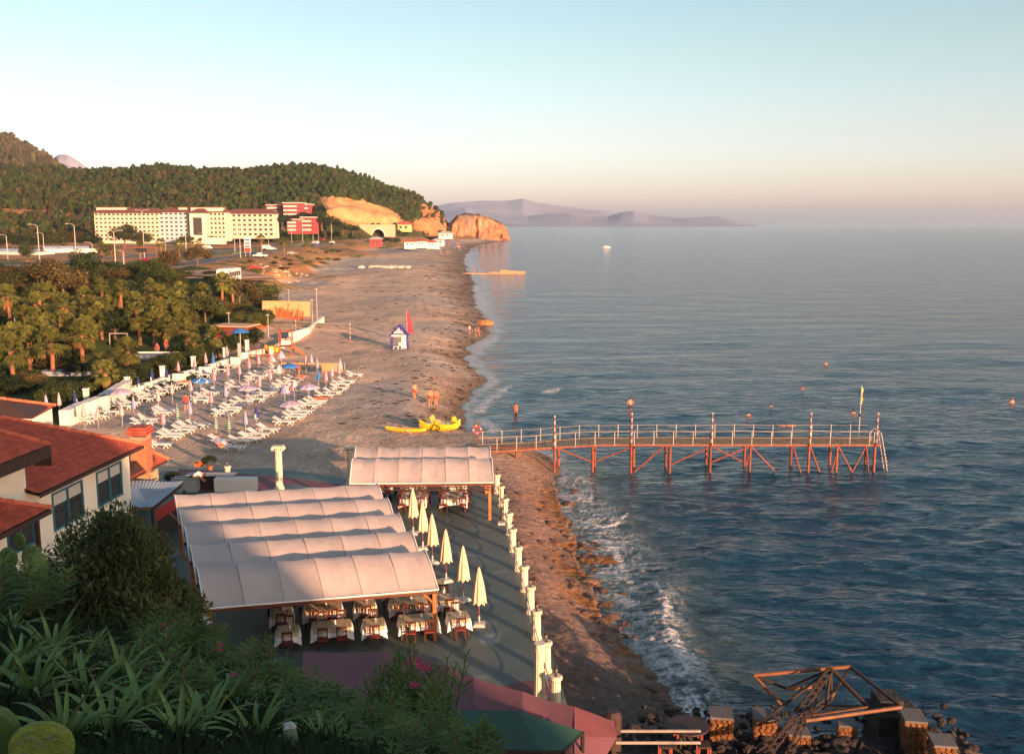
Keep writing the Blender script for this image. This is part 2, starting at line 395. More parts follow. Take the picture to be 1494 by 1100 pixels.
# wash along the far beach
for pts, wd in (([(694,418),(703,438),(706,452)], [1.6,2.2,1.2]), ([(712,458),(700,446)], [1,2]), ([(690,508),(704,503),(722,492)], [2.0,1.7,.7]), ([(686,520),(690,535)], [.9,1.2]),
                ([(712,583),(726,575),(745,562)], [.7,.8,.2]), ([(700,600),(708,590),(712,585)], [.6,.6,.5]), ([(795,573),(808,571),(816,568)], [.35,.55,.25]), ([(684,372),(688,385),(690,398)], [2.5,3.2,3]),
                ([(704,612),(716,624),(722,636)], [.5,.7,.4])):
    d = pline(pts, wd); FO = np.maximum(FO, sstep(1.6, .2, d+(fbm(Xs, Ys, .8, 3, 76)-.5)*2.2)*.75)
d = off/np.clip(Ys*.012, .35, 4); FO = np.maximum(FO, sstep(1.0, .1, abs(d-.4)+(fbm(Xs, Ys, .3, 3, 78)-.4)*1.6)*.6*(Ys > 64))
# the swell that is about to break, and the one bending round the pier
sw = pline([(1095,795),(1030,815),(985,850),(960,885),(965,930),(1000,1000)], [2.2,1.6,1.1,.9,1.0,1.2]); H += .26*np.exp(-sw**2)
sw = pline([(820,700),(880,690),(960,705),(1060,700)], [1.0,1.1,1.2,1.0]); H += .14*np.exp(-sw**2)
H += .07*FO*(.4+grain)
shal = sstep(9, 0, off)*sstep(95, 75, Ys)+sstep(5, 0, off)*(Ys > 80)*.8
V = np.stack([Xs, Ys, H*(off > -6)], -1).reshape(-1, 3)
fc = gridfaces(*Xs.shape); fc = fc[off.reshape(-1)[fc].max(1) > -2.5]
m = bpy.data.materials.new('sea_water'); m.use_nodes = True; t = m.node_tree; N = t.nodes; L = t.links; b = N['Principled BSDF']
b.inputs['IOR'].default_value = 1.33; b.inputs['Roughness'].default_value = .14; b.inputs['Specular IOR Level'].default_value = .5
af = N.new('ShaderNodeAttribute'); af.attribute_name = 'foam'; ash = N.new('ShaderNodeAttribute'); ash.attribute_name = 'shallow'
tc = N.new('ShaderNodeTexCoord')
mp = N.new('ShaderNodeMapping'); mp.inputs['Scale'].default_value = (.42, 1, 1); mp.inputs['Rotation'].default_value = (0, 0, R(-14)); L.new(tc.outputs['Object'], mp.inputs[0])
def noi(sc, det=4, src=mp):
    n = N.new('ShaderNodeTexNoise'); n.inputs['Scale'].default_value = sc; n.inputs['Detail'].default_value = det; L.new(src.outputs[0], n.inputs['Vector']); return n
na = noi(1.1, 6); nb = noi(.14, 5); nc = noi(4.0, 4)
def bmp(n, dist, prev=None):
    q = N.new('ShaderNodeBump'); q.inputs['Distance'].default_value = dist; L.new(n.outputs[0], q.inputs['Height'])
    if prev: L.new(prev.outputs[0], q.inputs['Normal'])
    return q
def rdg(n, k=1.0):
    a1 = N.new('ShaderNodeMath'); a1.operation = 'SUBTRACT'; L.new(n.outputs[0], a1.inputs[0]); a1.inputs[1].default_value = .5
    a2 = N.new('ShaderNodeMath'); a2.operation = 'ABSOLUTE'; L.new(a1.outputs[0], a2.inputs[0])
    a3 = N.new('ShaderNodeMath'); a3.operation = 'MULTIPLY'; a3.inputs[1].default_value = -k; L.new(a2.outputs[0], a3.inputs[0]); return a3
na2 = noi(.75, 3)
nd = noi(2.3, 3)
q = bmp(nc, .09, bmp(nd, .13, bmp(na, .34, bmp(rdg(na2), .35, bmp(nb, 1.1))))); L.new(q.outputs[0], b.inputs['Normal'])
mxa = N.new('ShaderNodeMix'); mxa.data_type = 'RGBA'; mxa.inputs[6].default_value = (.0045,.031,.062,1); mxa.inputs[7].default_value = (.05,.075,.07,1); L.new(ash.outputs['Fac'], mxa.inputs[0])
fm = N.new('ShaderNodeMath'); fm.operation = 'MULTIPLY'; fr = N.new('ShaderNodeMapRange'); fr.inputs[1].default_value = .35; fr.inputs[2].default_value = .6; fr.inputs[3].default_value = .15
nf = N.new('ShaderNodeTexNoise'); nf.inputs['Scale'].default_value = 6; nf.inputs['Detail'].default_value = 5; L.new(tc.outputs['Object'], nf.inputs['Vector'])
L.new(nf.outputs[0], fr.inputs[0]); L.new(fr.outputs[0], fm.inputs[0]); L.new(af.outputs['Fac'], fm.inputs[1])
mxb = N.new('ShaderNodeMix'); mxb.data_type = 'RGBA'; L.new(fm.outputs[0], mxb.inputs[0]); L.new(mxa.outputs[2], mxb.inputs[6]); mxb.inputs[7].default_value = (.72,.72,.74,1)
L.new(mxb.outputs[2], b.inputs['Base Color'])
rr = N.new('ShaderNodeMapRange'); rr.inputs[3].default_value = 0; rr.inputs[4].default_value = .65; L.new(fm.outputs[0], rr.inputs[0]); aw = N.new('ShaderNodeAttribute'); aw.attribute_name = 'chop'; ad = N.new('ShaderNodeMath'); L.new(rr.outputs[0], ad.inputs[0]); L.new(aw.outputs['Fac'], ad.inputs[1]); L.new(ad.outputs[0], b.inputs['Roughness'])
ob('sea', npmesh('sea', V, fc, m, True, {'foam': np.clip(FO, 0, 1).ravel(), 'shallow': shal.ravel(), 'chop': (.10+0*Ys).ravel()}), kind='structure')

# ------------------------------------------------------------------ hills
HM = mat('hill_ground', rough=.95, var=.3, scale=.05, bump=1.2, bscale=.25, attr='Col', spec=.1)
def silz(px, py, Y): return PD(px, py, Y).z
SIL = np.array([(-900,230),(-500,235),(-200,240),(0,243),(60,246),(135,250),(165,247),(200,248),(240,244),(300,249),(345,251),(380,252),(405,248),(440,244),(465,243),(500,247),(540,259),(575,271),(600,281),(622,293),(640,308),(652,322),(656,333),(660,342)])
SIM = np.array([(-900,200),(-300,185),(-60,188),(0,194),(40,200),(70,214),(95,232),(130,249),(180,270),(260,320)])
def hill(name, sil, yb, yr, zb, seed, rough, p0, p1, nu=420, nv=110, prof=1.0, cut=None, cfun=None):
    pxs = np.linspace(p0, p1, nu)[None, :]*np.ones((nv, 1)); v = np.linspace(0, 1.35, nv)[:, None]*np.ones((1, nu))
    YB = np.interp(pxs, *zip(*yb)); YR = np.interp(pxs, *zip(*yr)); Y = YB+(YR-YB)*v
    X = (pxs-747)/F*Y/cp*1.0; X = (pxs-747)/F*Y*1.0
    sy = np.interp(pxs, sil[:, 0], sil[:, 1]); zr = CZ+(326-sy)/F*YR
    sh_ = np.where(v < 1, np.sin(np.clip(v, 0, 1)*math.pi/2)**prof, 1-((v-1)/.35)**2*.9)
    if cut is not None: sh_ = cut(pxs, v, sh_)
    Z = zb+(zr-zb)*sh_+(fbm(X, Y, .012, 4, seed)-.5)*rough*np.minimum(sh_*4, 1)*np.where(v < 1, 1-v*.6, .4)+(fbm(X, Y, .08, 4, seed+3)-.5)*rough*.35*np.minimum(v*6, 1)
    col = cfun(pxs, v, X, Y, Z)
    o = ob(name, npmesh(name, np.stack([X, Y, Z], -1).reshape(-1, 3), gridfaces(nv, nu), HM, True, {'Col': col.reshape(-1, 3)}), kind='structure')
    return pxs, v, X, Y, Z
def quarry(pxs, v, s):
    # the cut face above the tunnel: steep bench then a shelf
    k = sstep(468, 485, pxs)*sstep(600, 572, pxs); face = np.where(v < .02, 0, np.clip(sstep(.0, .09, v)*.16+.16*sstep(.10, .16, v)+(sstep(.16, .42, v))*.33, 0, 1)); face = np.maximum(face, s*sstep(.3, .5, v))
    top = .40*(1-(np.clip(pxs-478, 0, 200)/125.)**1.4*.45)
    s2 = np.where(v < .45, face, s); s = s*(1-k)+np.maximum(np.minimum(s2, 1), 0)*k
    k = sstep(612, 640, pxs); s = s*(1-k)+np.clip(v*5, 0, 1)**.8*np.maximum(s, .9)*k
    return s
def pyof(X, Y, Z): return 326-(Z-CZ)/Y*F
qpoly = [(466,290),(500,289),(545,297),(570,306),(588,318),(590,331),(480,331),(474,305)]
cpoly = [(606,322),(614,300),(622,288),(636,290),(650,305),(664,330),(660,346),(606,336)]
def hc(pxs, v, X, Y, Z):
    py = pyof(X, Y, Z); n = fbm(X, Y, .05, 4, 91); c = np.broadcast_to(np.array([.05,.05,.018]), X.shape+(3,))*(.7+.8*n[..., None])
    c = mixc(c, np.array([.26,.13,.06]), sstep(.60, .68, fbm(X, Y, .02, 4, 92))*sstep(240, 60, pxs))
    w_ = (fbm(X, Z*2, .06, 3, 93)-.5)*10
    q = inpoly(pxs+w_, py+w_*.4, qpoly); strat = fbm(X*.2, Z*6, .12, 3, 94)
    c[q] = (np.array([.46,.27,.12])*(.75+.5*strat[..., None]))[q]
    q = inpoly(pxs+w_, py+w_*.5, cpoly); c[q] = (np.array([.44,.19,.08])*(.6+.8*strat[..., None]))[q]
    return np.clip(c, .01, 1)
def hcm(pxs, v, X, Y, Z):
    n = fbm(X, Y, .01, 4, 95); c = np.broadcast_to(np.array([.065,.05,.026]), X.shape+(3,))*(.7+.7*n[..., None])
    return mixc(c, np.array([.24,.11,.055]), sstep(.50, .60, fbm(X, Y, .006, 5, 96))*sstep(.5, .9, v))
SIL[:, 1] += np.where(SIL[:, 0] < 640, 10, 5); SIM[:, 1] += 13
HD = hill('wooded_hill', SIL, [(-900,560),(0,640),(400,720),(560,800),(660,985)], [(-900,1200),(0,1150),(300,1050),(480,1060),(620,1110),(660,1120)], 6.5, 100, 26, -700, 662, cut=quarry, cfun=hc)
HM_ = hill('mountain', SIM, [(-900,1150),(0,1180),(300,1200)], [(-900,2100),(0,1900),(300,1700)], 30, 120, 50, -800, 250, 200, 90, prof=.9, cfun=hcm)

# far ranges, pale haze blue partly painted into their base colour
FM = mat('far_mountain_ground', rough=.95, var=.25, scale=.004, attr='Col', spec=.05)
def far_range(name, sil, Y0, dY, seed, p0, p1):
    sil = np.array(sil); pxs = np.linspace(p0, p1, 300)[None, :]*np.ones((34, 1)); v = np.linspace(0, 1.5, 34)[:, None]*np.ones((1, 300))
    Y = Y0+dY*v; X = (pxs-747)/F*Y
    zr = (326-np.interp(pxs, sil[:, 0], sil[:, 1]))/F*(Y0+dY)+CZ
    s_ = np.where(v < 1, sstep(-.3, 1.05, v)*1.0-.12, 1-(v-1)*1.2); s_ = np.clip(s_/.99, 0, 1)
    Z = -1+np.maximum(zr, 0)*s_*(1+(fbm(X, Y, .0022, 4, seed)-.5)*.5*(1-np.clip(v, 0, 1)))
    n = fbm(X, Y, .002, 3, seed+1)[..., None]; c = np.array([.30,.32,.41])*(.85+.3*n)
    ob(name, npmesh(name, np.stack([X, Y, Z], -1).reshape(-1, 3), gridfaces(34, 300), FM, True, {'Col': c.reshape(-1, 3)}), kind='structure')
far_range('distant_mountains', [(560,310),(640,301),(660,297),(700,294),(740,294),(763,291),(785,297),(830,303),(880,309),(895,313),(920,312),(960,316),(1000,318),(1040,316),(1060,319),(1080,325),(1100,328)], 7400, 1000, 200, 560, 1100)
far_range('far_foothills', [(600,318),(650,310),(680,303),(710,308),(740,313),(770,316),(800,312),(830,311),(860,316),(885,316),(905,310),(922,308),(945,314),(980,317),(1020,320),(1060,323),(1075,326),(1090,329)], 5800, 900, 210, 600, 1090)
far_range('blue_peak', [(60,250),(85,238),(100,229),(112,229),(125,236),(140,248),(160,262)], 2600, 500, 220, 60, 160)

# low sandstone headland
pxs = np.linspace(640, 745, 170)[None, :]*np.ones((90, 1)); v = np.linspace(0, 1.2, 90)[:, None]*np.ones((1, 170))
yb = np.interp(pxs, [640,660,700,742,745], [1010,1020,1060,1130,1150]); X0_ = (pxs-747)*.75; Y = yb+130*v+((fbm(X0_*.05, v*4, 1, 4, 136)-.5)*30-9*np.abs(fbm(X0_, v*30, .13, 4, 138)-.5)*4+4)*np.clip(1.1-v*2, 0, 1); X = (pxs-747)/F*Y
toppx = [(640,332),(655,330),(662,322),(670,314),(685,312),(700,314),(712,319),(725,325),(735,330),(741,338),(744,348),(745,353)]
bot = 352; zt = CZ+(326-np.interp(pxs, *zip(*toppx)))/F*(yb+45)
ns = fbm(X, Y, .05, 4, 131); face = sstep(0, .22, v+(fbm(X, Y*0, .09, 3, 132)-.5)*.16)
Z = -1.5+(zt+1.5)*np.where(v < .34, face*(.84+.16*v/.34), np.where(v < .9, 1.0, 1-(v-.9)*3))+(ns-.5)*5.0*np.minimum(v*8, 1)+(fbm(X, Y, .22, 3, 137)-.5)*3.0*np.minimum(v*6, 1)
strat = fbm(X*.6, Z*.8, .13, 4, 133)
c = np.array([.40,.20,.105])*(.35+1.1*strat[..., None])*(.6+.6*np.clip(1-np.abs(fbm(X0_, Z*1.3, .16, 4, 138)-.5)*5, 0, 1))[..., None]; c = mixc(c, np.array([.08,.075,.05]), sstep(.26, .36, v)*sstep(.32, .45, ns+.1))  # streaked darker tone paints the shade of crevices into the rock colour
c = mixc(c, np.array([.15,.13,.12]), sstep(700, 680, pxs)*sstep(.12, .2, v)*.8)
ob('rocky_headland', npmesh('rocky_headland', np.stack([X, Y, Z], -1).reshape(-1, 3), gridfaces(90, 170), HM, True, {'Col': np.clip(c, .01, 1).reshape(-1, 3)}), kind='structure')

# forest: one mass of small crowns
FL = mat('pine_foliage', rough=.9, var=.45, scale=.6, bump=.3, bscale=1.5, attr='Col', spec=.1)
def blob(seed):
    mb = MB(); mb.ball((0,0,0), 1, 7, 4); v = np.array(mb.v); r = np.random.RandomState(seed)
    v *= (1+(r.rand(len(v), 1)-.5)*.55); tr = []
    for f in mb.f:
        tr.append(f[:3])
        if len(f) == 4: tr.append((f[0], f[2], f[3]))
    return v, np.array(tr)
BL = [blob(i) for i in range(5)]
def forest(name, grid, n, seed, rmin, rmax, maskf, lab, colf):
    pxs, v, X, Y, Z = grid; r = np.random.RandomState(seed); nv, nu = X.shape
    a = r.rand(n*4)*(nv-2); c = r.rand(n*4)*(nu-2); i = a.astype(int); j = c.astype(int); fa = a-i; fc_ = c-j
    def smp(A): return (A[i, j]*(1-fa)+A[i+1, j]*fa)*(1-fc_)+(A[i, j+1]*(1-fa)+A[i+1, j+1]*fa)*fc_
    x, y, z, p, vv = map(smp, (X, Y, Z, pxs, v)); ok = maskf(p, pyof(x, y, z), vv, x, y) > r.rand(len(x)); idx = np.where(ok)[0][:n]
    VV = []; FF = []; CC = []; o = 0
    for k in idx:
        bv, bf = BL[r.randint(5)]; s = rmin+(rmax-rmin)*r.rand()**1.6; tall = (.75+.5*r.rand()) if r.rand() < .6 else (1.4+.9*r.rand()); s *= .75 if tall > 1.4 else 1; th = r.rand()*6.28
        q = bv*np.array([s, s, s*tall]); q = np.c_[q[:, 0]*math.cos(th)-q[:, 1]*math.sin(th), q[:, 0]*math.sin(th)+q[:, 1]*math.cos(th), q[:, 2]]
        VV.append(q+np.array([x[k], y[k], z[k]+s*tall*.55])); FF.append(bf+o); o += len(bv); CC.append(np.repeat(colf(r, p[k], vv[k])[None, :], len(bv), 0))
    ob(name, npmesh(name, np.concatenate(VV), np.concatenate(FF), FL, False, {'Col': np.concatenate(CC)}, tris=True), kind='stuff')
    o_ = bpy.data.objects[name]; tag(o_, lab, 'forest')
def mf(p, py, v, x, y):
    k = np.where(v > 1.03, 0.0, 1.0)*(p > -60)
    k = k*(1-inpoly(p, py, qpoly))*(1-inpoly(p, py, [(500,330),(640,318),(660,360),(500,360)])*.93)*(1-inpoly(p+(fbm(x, y, .05, 2, 9)-.5)*20, py, cpoly)*.93)
    k = k*np.where((p < 150) & (fbm(x, y, .02, 4, 92) > .60), .25, 1)*(py < 352)
    return k
def cf(r, p, v):
    c = np.array([.022,.036,.008]) if r.rand() < .6+.2*(p > 380) else np.array([.036,.032,.012])
    return c*(.6+.9*r.rand())
forest('forest', HD, 21000, 5, .9, 3.3, mf, 'dense dark green and olive pine and scrub wood covering the long hill behind the hotels', cf)
forest('scrub', HM_, 3000, 6, 2.2, 5.5, lambda p, py, v, x, y: ((v < .97) & (p > -40) & (fbm(x, y, .006, 5, 96) < .56))*1.0, 'dark low scrub on the big brown mountain at the far left', lambda r, p, v: np.array([.055,.05,.02])*(.6+.8*r.rand()))

# the high cliff behind and left of the viewer, whose shade lies over the near ground
HILLM = mat('dark_cliff_soil', (.09,.08,.05), .95, .4, .6, .3, 1.2)
L_ = Vector((-math.sin(AZ), math.cos(AZ))); R_ = Vector((math.cos(AZ), math.sin(AZ)))
def cliffh(s):  # height against place across the sun's direction
    return np.interp(s, [-200,-60,0,8,13,15.5,17,18.2,19.5,24,40], [46,40,34,30,26,22,16,9,3,0,-2])
ss = np.concatenate([np.linspace(-160, 8, 40), np.linspace(8.4, 26, 60)]); tt = np.linspace(-210, -34, 60)
Sg, Tg = np.meshgrid(ss, tt, indexing='ij'); X = R_.x*Sg+L_.x*Tg; Y = R_.y*Sg+L_.y*Tg
Z = cliffh(Sg+(fbm(Sg*0, Tg, .06, 3, 141)-.5)*3)*sstep(-36, -56, Tg+(fbm(Sg, Tg, .05, 3, 142)-.5)*6)+(fbm(X, Y, .2, 4, 143)-.5)*1.5
Z = np.where(Sg > 25, -1, Z)
ob('cliff', npmesh('cliff', np.stack([X, Y, Z], -1).reshape(-1, 3), gridfaces(*X.shape), HILLM, True), kind='structure')

# haze
mb = MB(); mb.box((-4000, 13700, 112), (36000, 30000, 246))
hz = mb.obj('haze', bpy.data.materials.new('haze_air'), kind='stuff'); hm = hz.data.materials[0]; hm.use_nodes = True
for n_ in list(hm.node_tree.nodes):
    if n_.type == 'BSDF_PRINCIPLED': hm.node_tree.nodes.remove(n_)
pv = hm.node_tree.nodes.new('ShaderNodeVolumePrincipled'); pv.inputs['Density'].default_value = .00008; pv.inputs['Color'].default_value = (.72,.86,1.0,1); pv.inputs['Anisotropy'].default_value = .4
hm.node_tree.links.new(pv.outputs[0], hm.node_tree.nodes['Material Output'].inputs['Volume'])
tag(hz, 'thin pale evening haze over the whole bay, veiling the far mountains', 'haze')
# ------------------------------------------------------------------ terrace
TZ = 2.2
FLOORM = mat('green_painted_floor', (.075,.105,.095), .55, .25, .35, .004, 8, dirt=((.20,.25,.24), .75, .5, .62))
REDF = mat('red_painted_floor', (.17,.055,.065), .7, .2, .5, dirt=((.11,.05,.055), .6, 1.2))
def pz(*a, z=TZ): return [tuple(P(x, y, z)[:2]) for x, y in a]
col_top = [(725,692),(731,709),(737,727),(743,748),(748,771),(756,797),(765,825),(774,855),(783,890),(797,935),(811,985)]
ctp = [P(a, b, TZ+1.22) for a, b in col_top]
e0 = P(723, 716, TZ); e1 = P(822, 1060, TZ)
outer = [(ctp[0].x+.45, 62.5), (ctp[5].x+.4, ctp[5].y), (ctp[10].x+.45, ctp[10].y), (3.2, 26), (-6, 25), (-14, 30), (-26, 36), (-27, 52), (-24, 66.5), (-17, 67.5), (-8.5, 63.5)]
mb = MB(); mb.prism(outer, .3, TZ); mb.obj('terrace', mat('terrace_edge_concrete', (.22,.2,.18), .9, .3, 2), kind='structure')
def sheet(name, pts, z, m, th=.004): 
    mb = MB(); mb.poly([(x, y, z) for x, y in pts]); return mb.obj(name, m, kind='structure')
sheet('terrace_floor', outer, TZ+.004, FLOORM)
red = pz((250,700),(262,684),(300,686),(350,690),(420,697),(515,709),(515,713),(470,711),(420,706),(380,716),(300,716),(250,716))
sheet('red_floor_strip', red, TZ+.008, REDF)
red2 = pz((735,1000),(760,994),(800,990),(818,1018),(826,1050),(760,1050),(700,1010))
sheet('red_floor_corner', red2, TZ+.008, REDF)
sheet('gravel_strip', pz((512,708),(722,708),(722,722),(640,722),(600,716),(512,716)), TZ+.008, mat('grey_gravel', (.17,.15,.13), .95, .5, 9, .05, 12))

def arch(frac):                                   # section of one vault, from its front edge (0) to its crest (1)
    return math.sin(frac*math.pi/2*.96)**.8
def awning(label, corners, nb, zf, rise, npan, posts, cat='awning'):
    """corners: front-left, front-right, back-right, back-left as ground places; nb vaults one behind the other"""
    A, B, C_, D = [Vector((c[0], c[1], 0)) for c in corners]
    t = thing('canvas_awning', label, cat, (A.x, A.y, TZ)); o = Vector((A.x, A.y, TZ))
    def pt(u, v, z): 
        p = (A*(1-u)+B*u)*(1-v)+(D*(1-u)+C_*u)*v; return Vector((p.x, p.y, z))-o
    ns = 10
    for b in range(nb):
        v0 = b/nb; dv = 1/nb; prof = []
        for k in range(ns+1):
            f = k/ns; vf = v0+dv*(.88*f); prof.append((vf, zf+rise*math.sin(f*math.pi*.5)**1.2))
        prof.append((v0+dv*.96, zf+rise*.90)); prof.append((v0+dv*1.0, zf+rise*.25)); prof.append((v0+dv*1.0, zf+.02))
        if b == nb-1: prof = prof[:-1]
        for j in range(npan):
            mb = MB(); g = .0015; u0 = j/npan+g; u1 = (j+1)/npan-g; mm = 6
            r = []
            for (vf, z) in prof:
                row = []
                for q in range(mm+1):
                    uu = u0+(u1-u0)*q/mm; sag = math.sin(q/mm*math.pi)*.05+(float(fbm(uu*26, vf*14, 1, 3, b*7+j))-.5)*.06
                    row.append(pt(uu, vf, z-sag))
                r.append(row)
            for a in range(len(r)-1):
                for q in range(mm): mb.quad(r[a][q], r[a][q+1], r[a+1][q+1], r[a+1][q])
            mb.obj('canvas_panel', CANVAS, t, True)
        # seams, bound edges and the bent frame hoops
        mb = MB()
        for u in (0, 1): mb = MB(); mb.tube([pt(u, vf, z+.012) for vf, z in prof[:-1]], .028, 5); mb.obj('bound_edge', TRIM, t)
        if b == 0: mb = MB(); mb.tube([pt(u, v0, zf+.005) for u in np.linspace(0, 1, 12)], .035, 5); mb.obj('bound_edge', TRIM, t)
        for j in range(1, npan): mb = MB(); mb.tube([pt(j/npan, vf, z+.002) for vf, z in prof[:ns+1]], .011, 4); mb.obj('seam', mat('canvas_seam', (.34,.28,.25), .8), t)
        mb = MB(); mb.beam(pt(0, v0+.004, zf-.10), pt(1, v0+.004, zf-.10), .07, .14); mb.obj('beam', mat('dark_stained_beam', (.10,.035,.02), .6, .2), t)
    for (u, v) in posts:
        mb = MB(); p = pt(u, v, 0); mb.box((p.x, p.y, (zf-TZ)/2-.05), (.15, .15, zf-TZ-.1)); q = mb.obj('post', WOODP, t)
        mb = MB(); mb.beam((p.x, p.y, zf-TZ-.65), (p.x-.5, p.y, zf-TZ-.14), .08); mb.obj('brace', WOODP, t)
    return t
zf = 4.42
A = P(298, 888, zf); B = P(640, 860, zf); Cc = P(549, 706, zf+.75); D = P(254, 722, zf+.75)
A = A; aw1 = awning('long terrace awning of five grey pink canvas vaults, shading the front restaurant tables', (A, B, Cc, D), 5, zf, .85, 6, [(.985,.01),(.02,.01),(.985,.4),(.985,.8),(.02,.5),(.02,.98),(.985,.99)])
A2 = P(510, 706, zf); B2 = P(720, 704, zf); C2 = P(714, 652, zf+.75); D2 = P(520, 653, zf+.75)
aw2 = awning('smaller pink canvas awning of two vaults at the far end of the terrace', (A2, B2, C2, D2), 2, zf, .85, 6, [(.975,.02),(.02,.02),(.975,.98),(.02,.98)])
# black lattice frieze under the edge of the far awning
t = thing('timber_frieze', 'dark lattice strip hanging under the front edge of the far awning', 'trellis', (A2.x, A2.y, 0)); W = (B2.x-A2.x)
mb = MB(); 
for z in (4.26, 4.08): mb.beam((0,-.06,z), (W,-.06,z), .04)
mb.obj('rail', DARKW, t); mb = MB()
for i in range(41): mb.beam((W*i/41,-.06,4.08), (W*(i+1)/41,-.06,4.26), .02); mb.beam((W*i/41,-.06,4.26), (W*(i+1)/41,-.06,4.08), .02)
mb.obj('lattice', DARKW, t, kind='stuff')

# ---- tables and chairs
def chair_proto():
    t = thing('restaurant_chair', 'x', 'chair')
    mb = MB(); mb.box((0,0,.46), (.42,.42,.05)); mb.obj('seat', CHAIRS, t)
    for x in (-.18,.18):
        mb = MB(); mb.beam((x,.18,0), (x,.18,.45), .04); mb.obj('leg', CHAIRW, t)
        mb = MB(); mb.beam((x,-.18,0), (x,-.19,.46), .04); mb.beam((x,-.19,.46), (x*1.02,-.26,.98), .04); mb.obj('leg', CHAIRW, t)
    mb = MB(); mb.beam((-.2,-.262,.97), (.2,-.262,.97), .03, .09); mb.obj('back_rail', CHAIRW, t); mb = MB(); mb.beam((-.18,-.215,.58), (.18,-.215,.58), .025, .04); mb.obj('back_rail', CHAIRW, t)
    for i in range(5):
        mb = MB(); x = -.12+i*.06; mb.beam((x,-.217,.58), (x*1.35,-.255,.94), .022); mb.obj('back_slat', CHAIRW, t)
    return t
chair0 = chair_proto(); usedc = [0]
def put_chair(x, y, rz, label):
    g = 'mahogany restaurant chairs'
    if not usedc[0]:
        usedc[0] = 1; chair0.location = (x, y, TZ+.004); chair0.rotation_euler = (0,0,rz); chair0['label'] = label; chair0['group'] = g; return chair0
    return dup(chair0, (x, y, TZ+.004), rz, label, group=g)
def table_proto(wd, dp, sides=1):
    t = thing('restaurant_table', 'x', 'table'); hx, hy = wd/2, dp/2
    mb = MB(); mb.box((0,0,.735), (wd,dp,.03)); mb.obj('tabletop', DARKW, t)
    for x in (-1,1):
        for y in (-1,1):
            mb = MB(); mb.box((x*(hx-.06), y*(hy-.06), .36), (.06,.06,.72)); mb.obj('leg', DARKW, t)
    return t
def cloth_mesh(wd, dp, seed):
    mb = MB(); hx, hy = wd/2+.012, dp/2+.012; N_ = 40; r = random.Random(seed); rings = []
    for k, (z, o_) in enumerate(((.757,-.02),(.757,0),(.70,.015),(.60,.04),(.50,.06),(.42,.075))):
        ring = []
        for i in range(N_):
            a = i/N_*4; sd = int(a); f = a-sd; c = [(-hx,-hy),(hx,-hy),(hx,hy),(-hx,hy)]; p = c[sd]; q = c[(sd+1) % 4]
            x = p[0]+(q[0]-p[0])*f; y = p[1]+(q[1]-p[1])*f; cn = abs(f-.5)*2; rip = math.sin(i*1.9+seed)*.02*k/3
            nx = {0:0,1:1,2:0,3:-1}[sd]; ny = {0:-1,1:0,2:1,3:0}[sd]; d = o_+rip; zz = z-(cn**4)*.17*(k/5 if k > 1 else 0)
            if f == 0: nx += {0:-1,1:0,2:1,3:0}[sd]; ny += {0:0,1:-1,2:0,3:1}[sd]; d = o_*1.2
            ring.append((x+nx*d, y+ny*d, zz))
        rings.append(ring)
    mb.poly(rings[0])
    for a, b in zip(rings, rings[1:]):
        for i in range(N_): mb.quad(a[i], a[(i+1) % N_], b[(i+1) % N_], b[i])
    return mb.mesh('tablecloth', CLOTHW, False)
def runner_mesh(wd, dp):
    mb = MB(); hx, hy = wd/2+.035, dp/2+.05
    mb.box((0,0,.765), (wd+.02, dp*.98, .008)); mb.box((0,-hy+.005,.68), (wd*.96, .012, .17)); mb.box((0,hy-.005,.68), (wd*.96,.012,.17))
    return mb.mesh('table_runner', CLOTHC)
TBL = {'s': (.85,.8), 'd': (1.55,.85), 'l': (1.35,2.6)}
PRO = {}
def setting(parent_xy, wd, dp, seed, desc):
    x, y = parent_xy; r = random.Random(seed); z = TZ+.775
    n = thing('napkin_holder', 'small white napkin vase on '+desc, 'napkin holder', (x+wd*.08, y+.05, z), 0, 'table settings')
    mb = MB(); mb.lathe([(.03,0),(.04,.05),(.035,.09)], 8); mb.obj('vase', WHITEP, n); mb = MB(); mb.tri((-.05,0,.08),(.05,0,.08),(0,.01,.19)); mb.tri((0,-.05,.08),(0,.05,.08),(.01,0,.18)); mb.obj('napkin', CLOTHW, n)
    for i, (dx, dy) in enumerate([(-.33*wd/.85,-.25),(.3*wd/.85,-.25),(-.33*wd/.85,.22),(.3*wd/.85,.25)]):
        g = MB(); g.lathe([(.03,0),(.006,.012),(.006,.07),(.03,.10),(.034,.15)], 7); q = g.obj('wine_glass', mat('dark_glass', (.08,.08,.08), .1, .1), loc if False else None)
        q.location = (x+dx, y+dy, z); tag(q, ['glass at the near left of ','glass at the near right of ','glass at the far left of ','glass at the far right of '][i]+desc, 'glass', 'table settings')
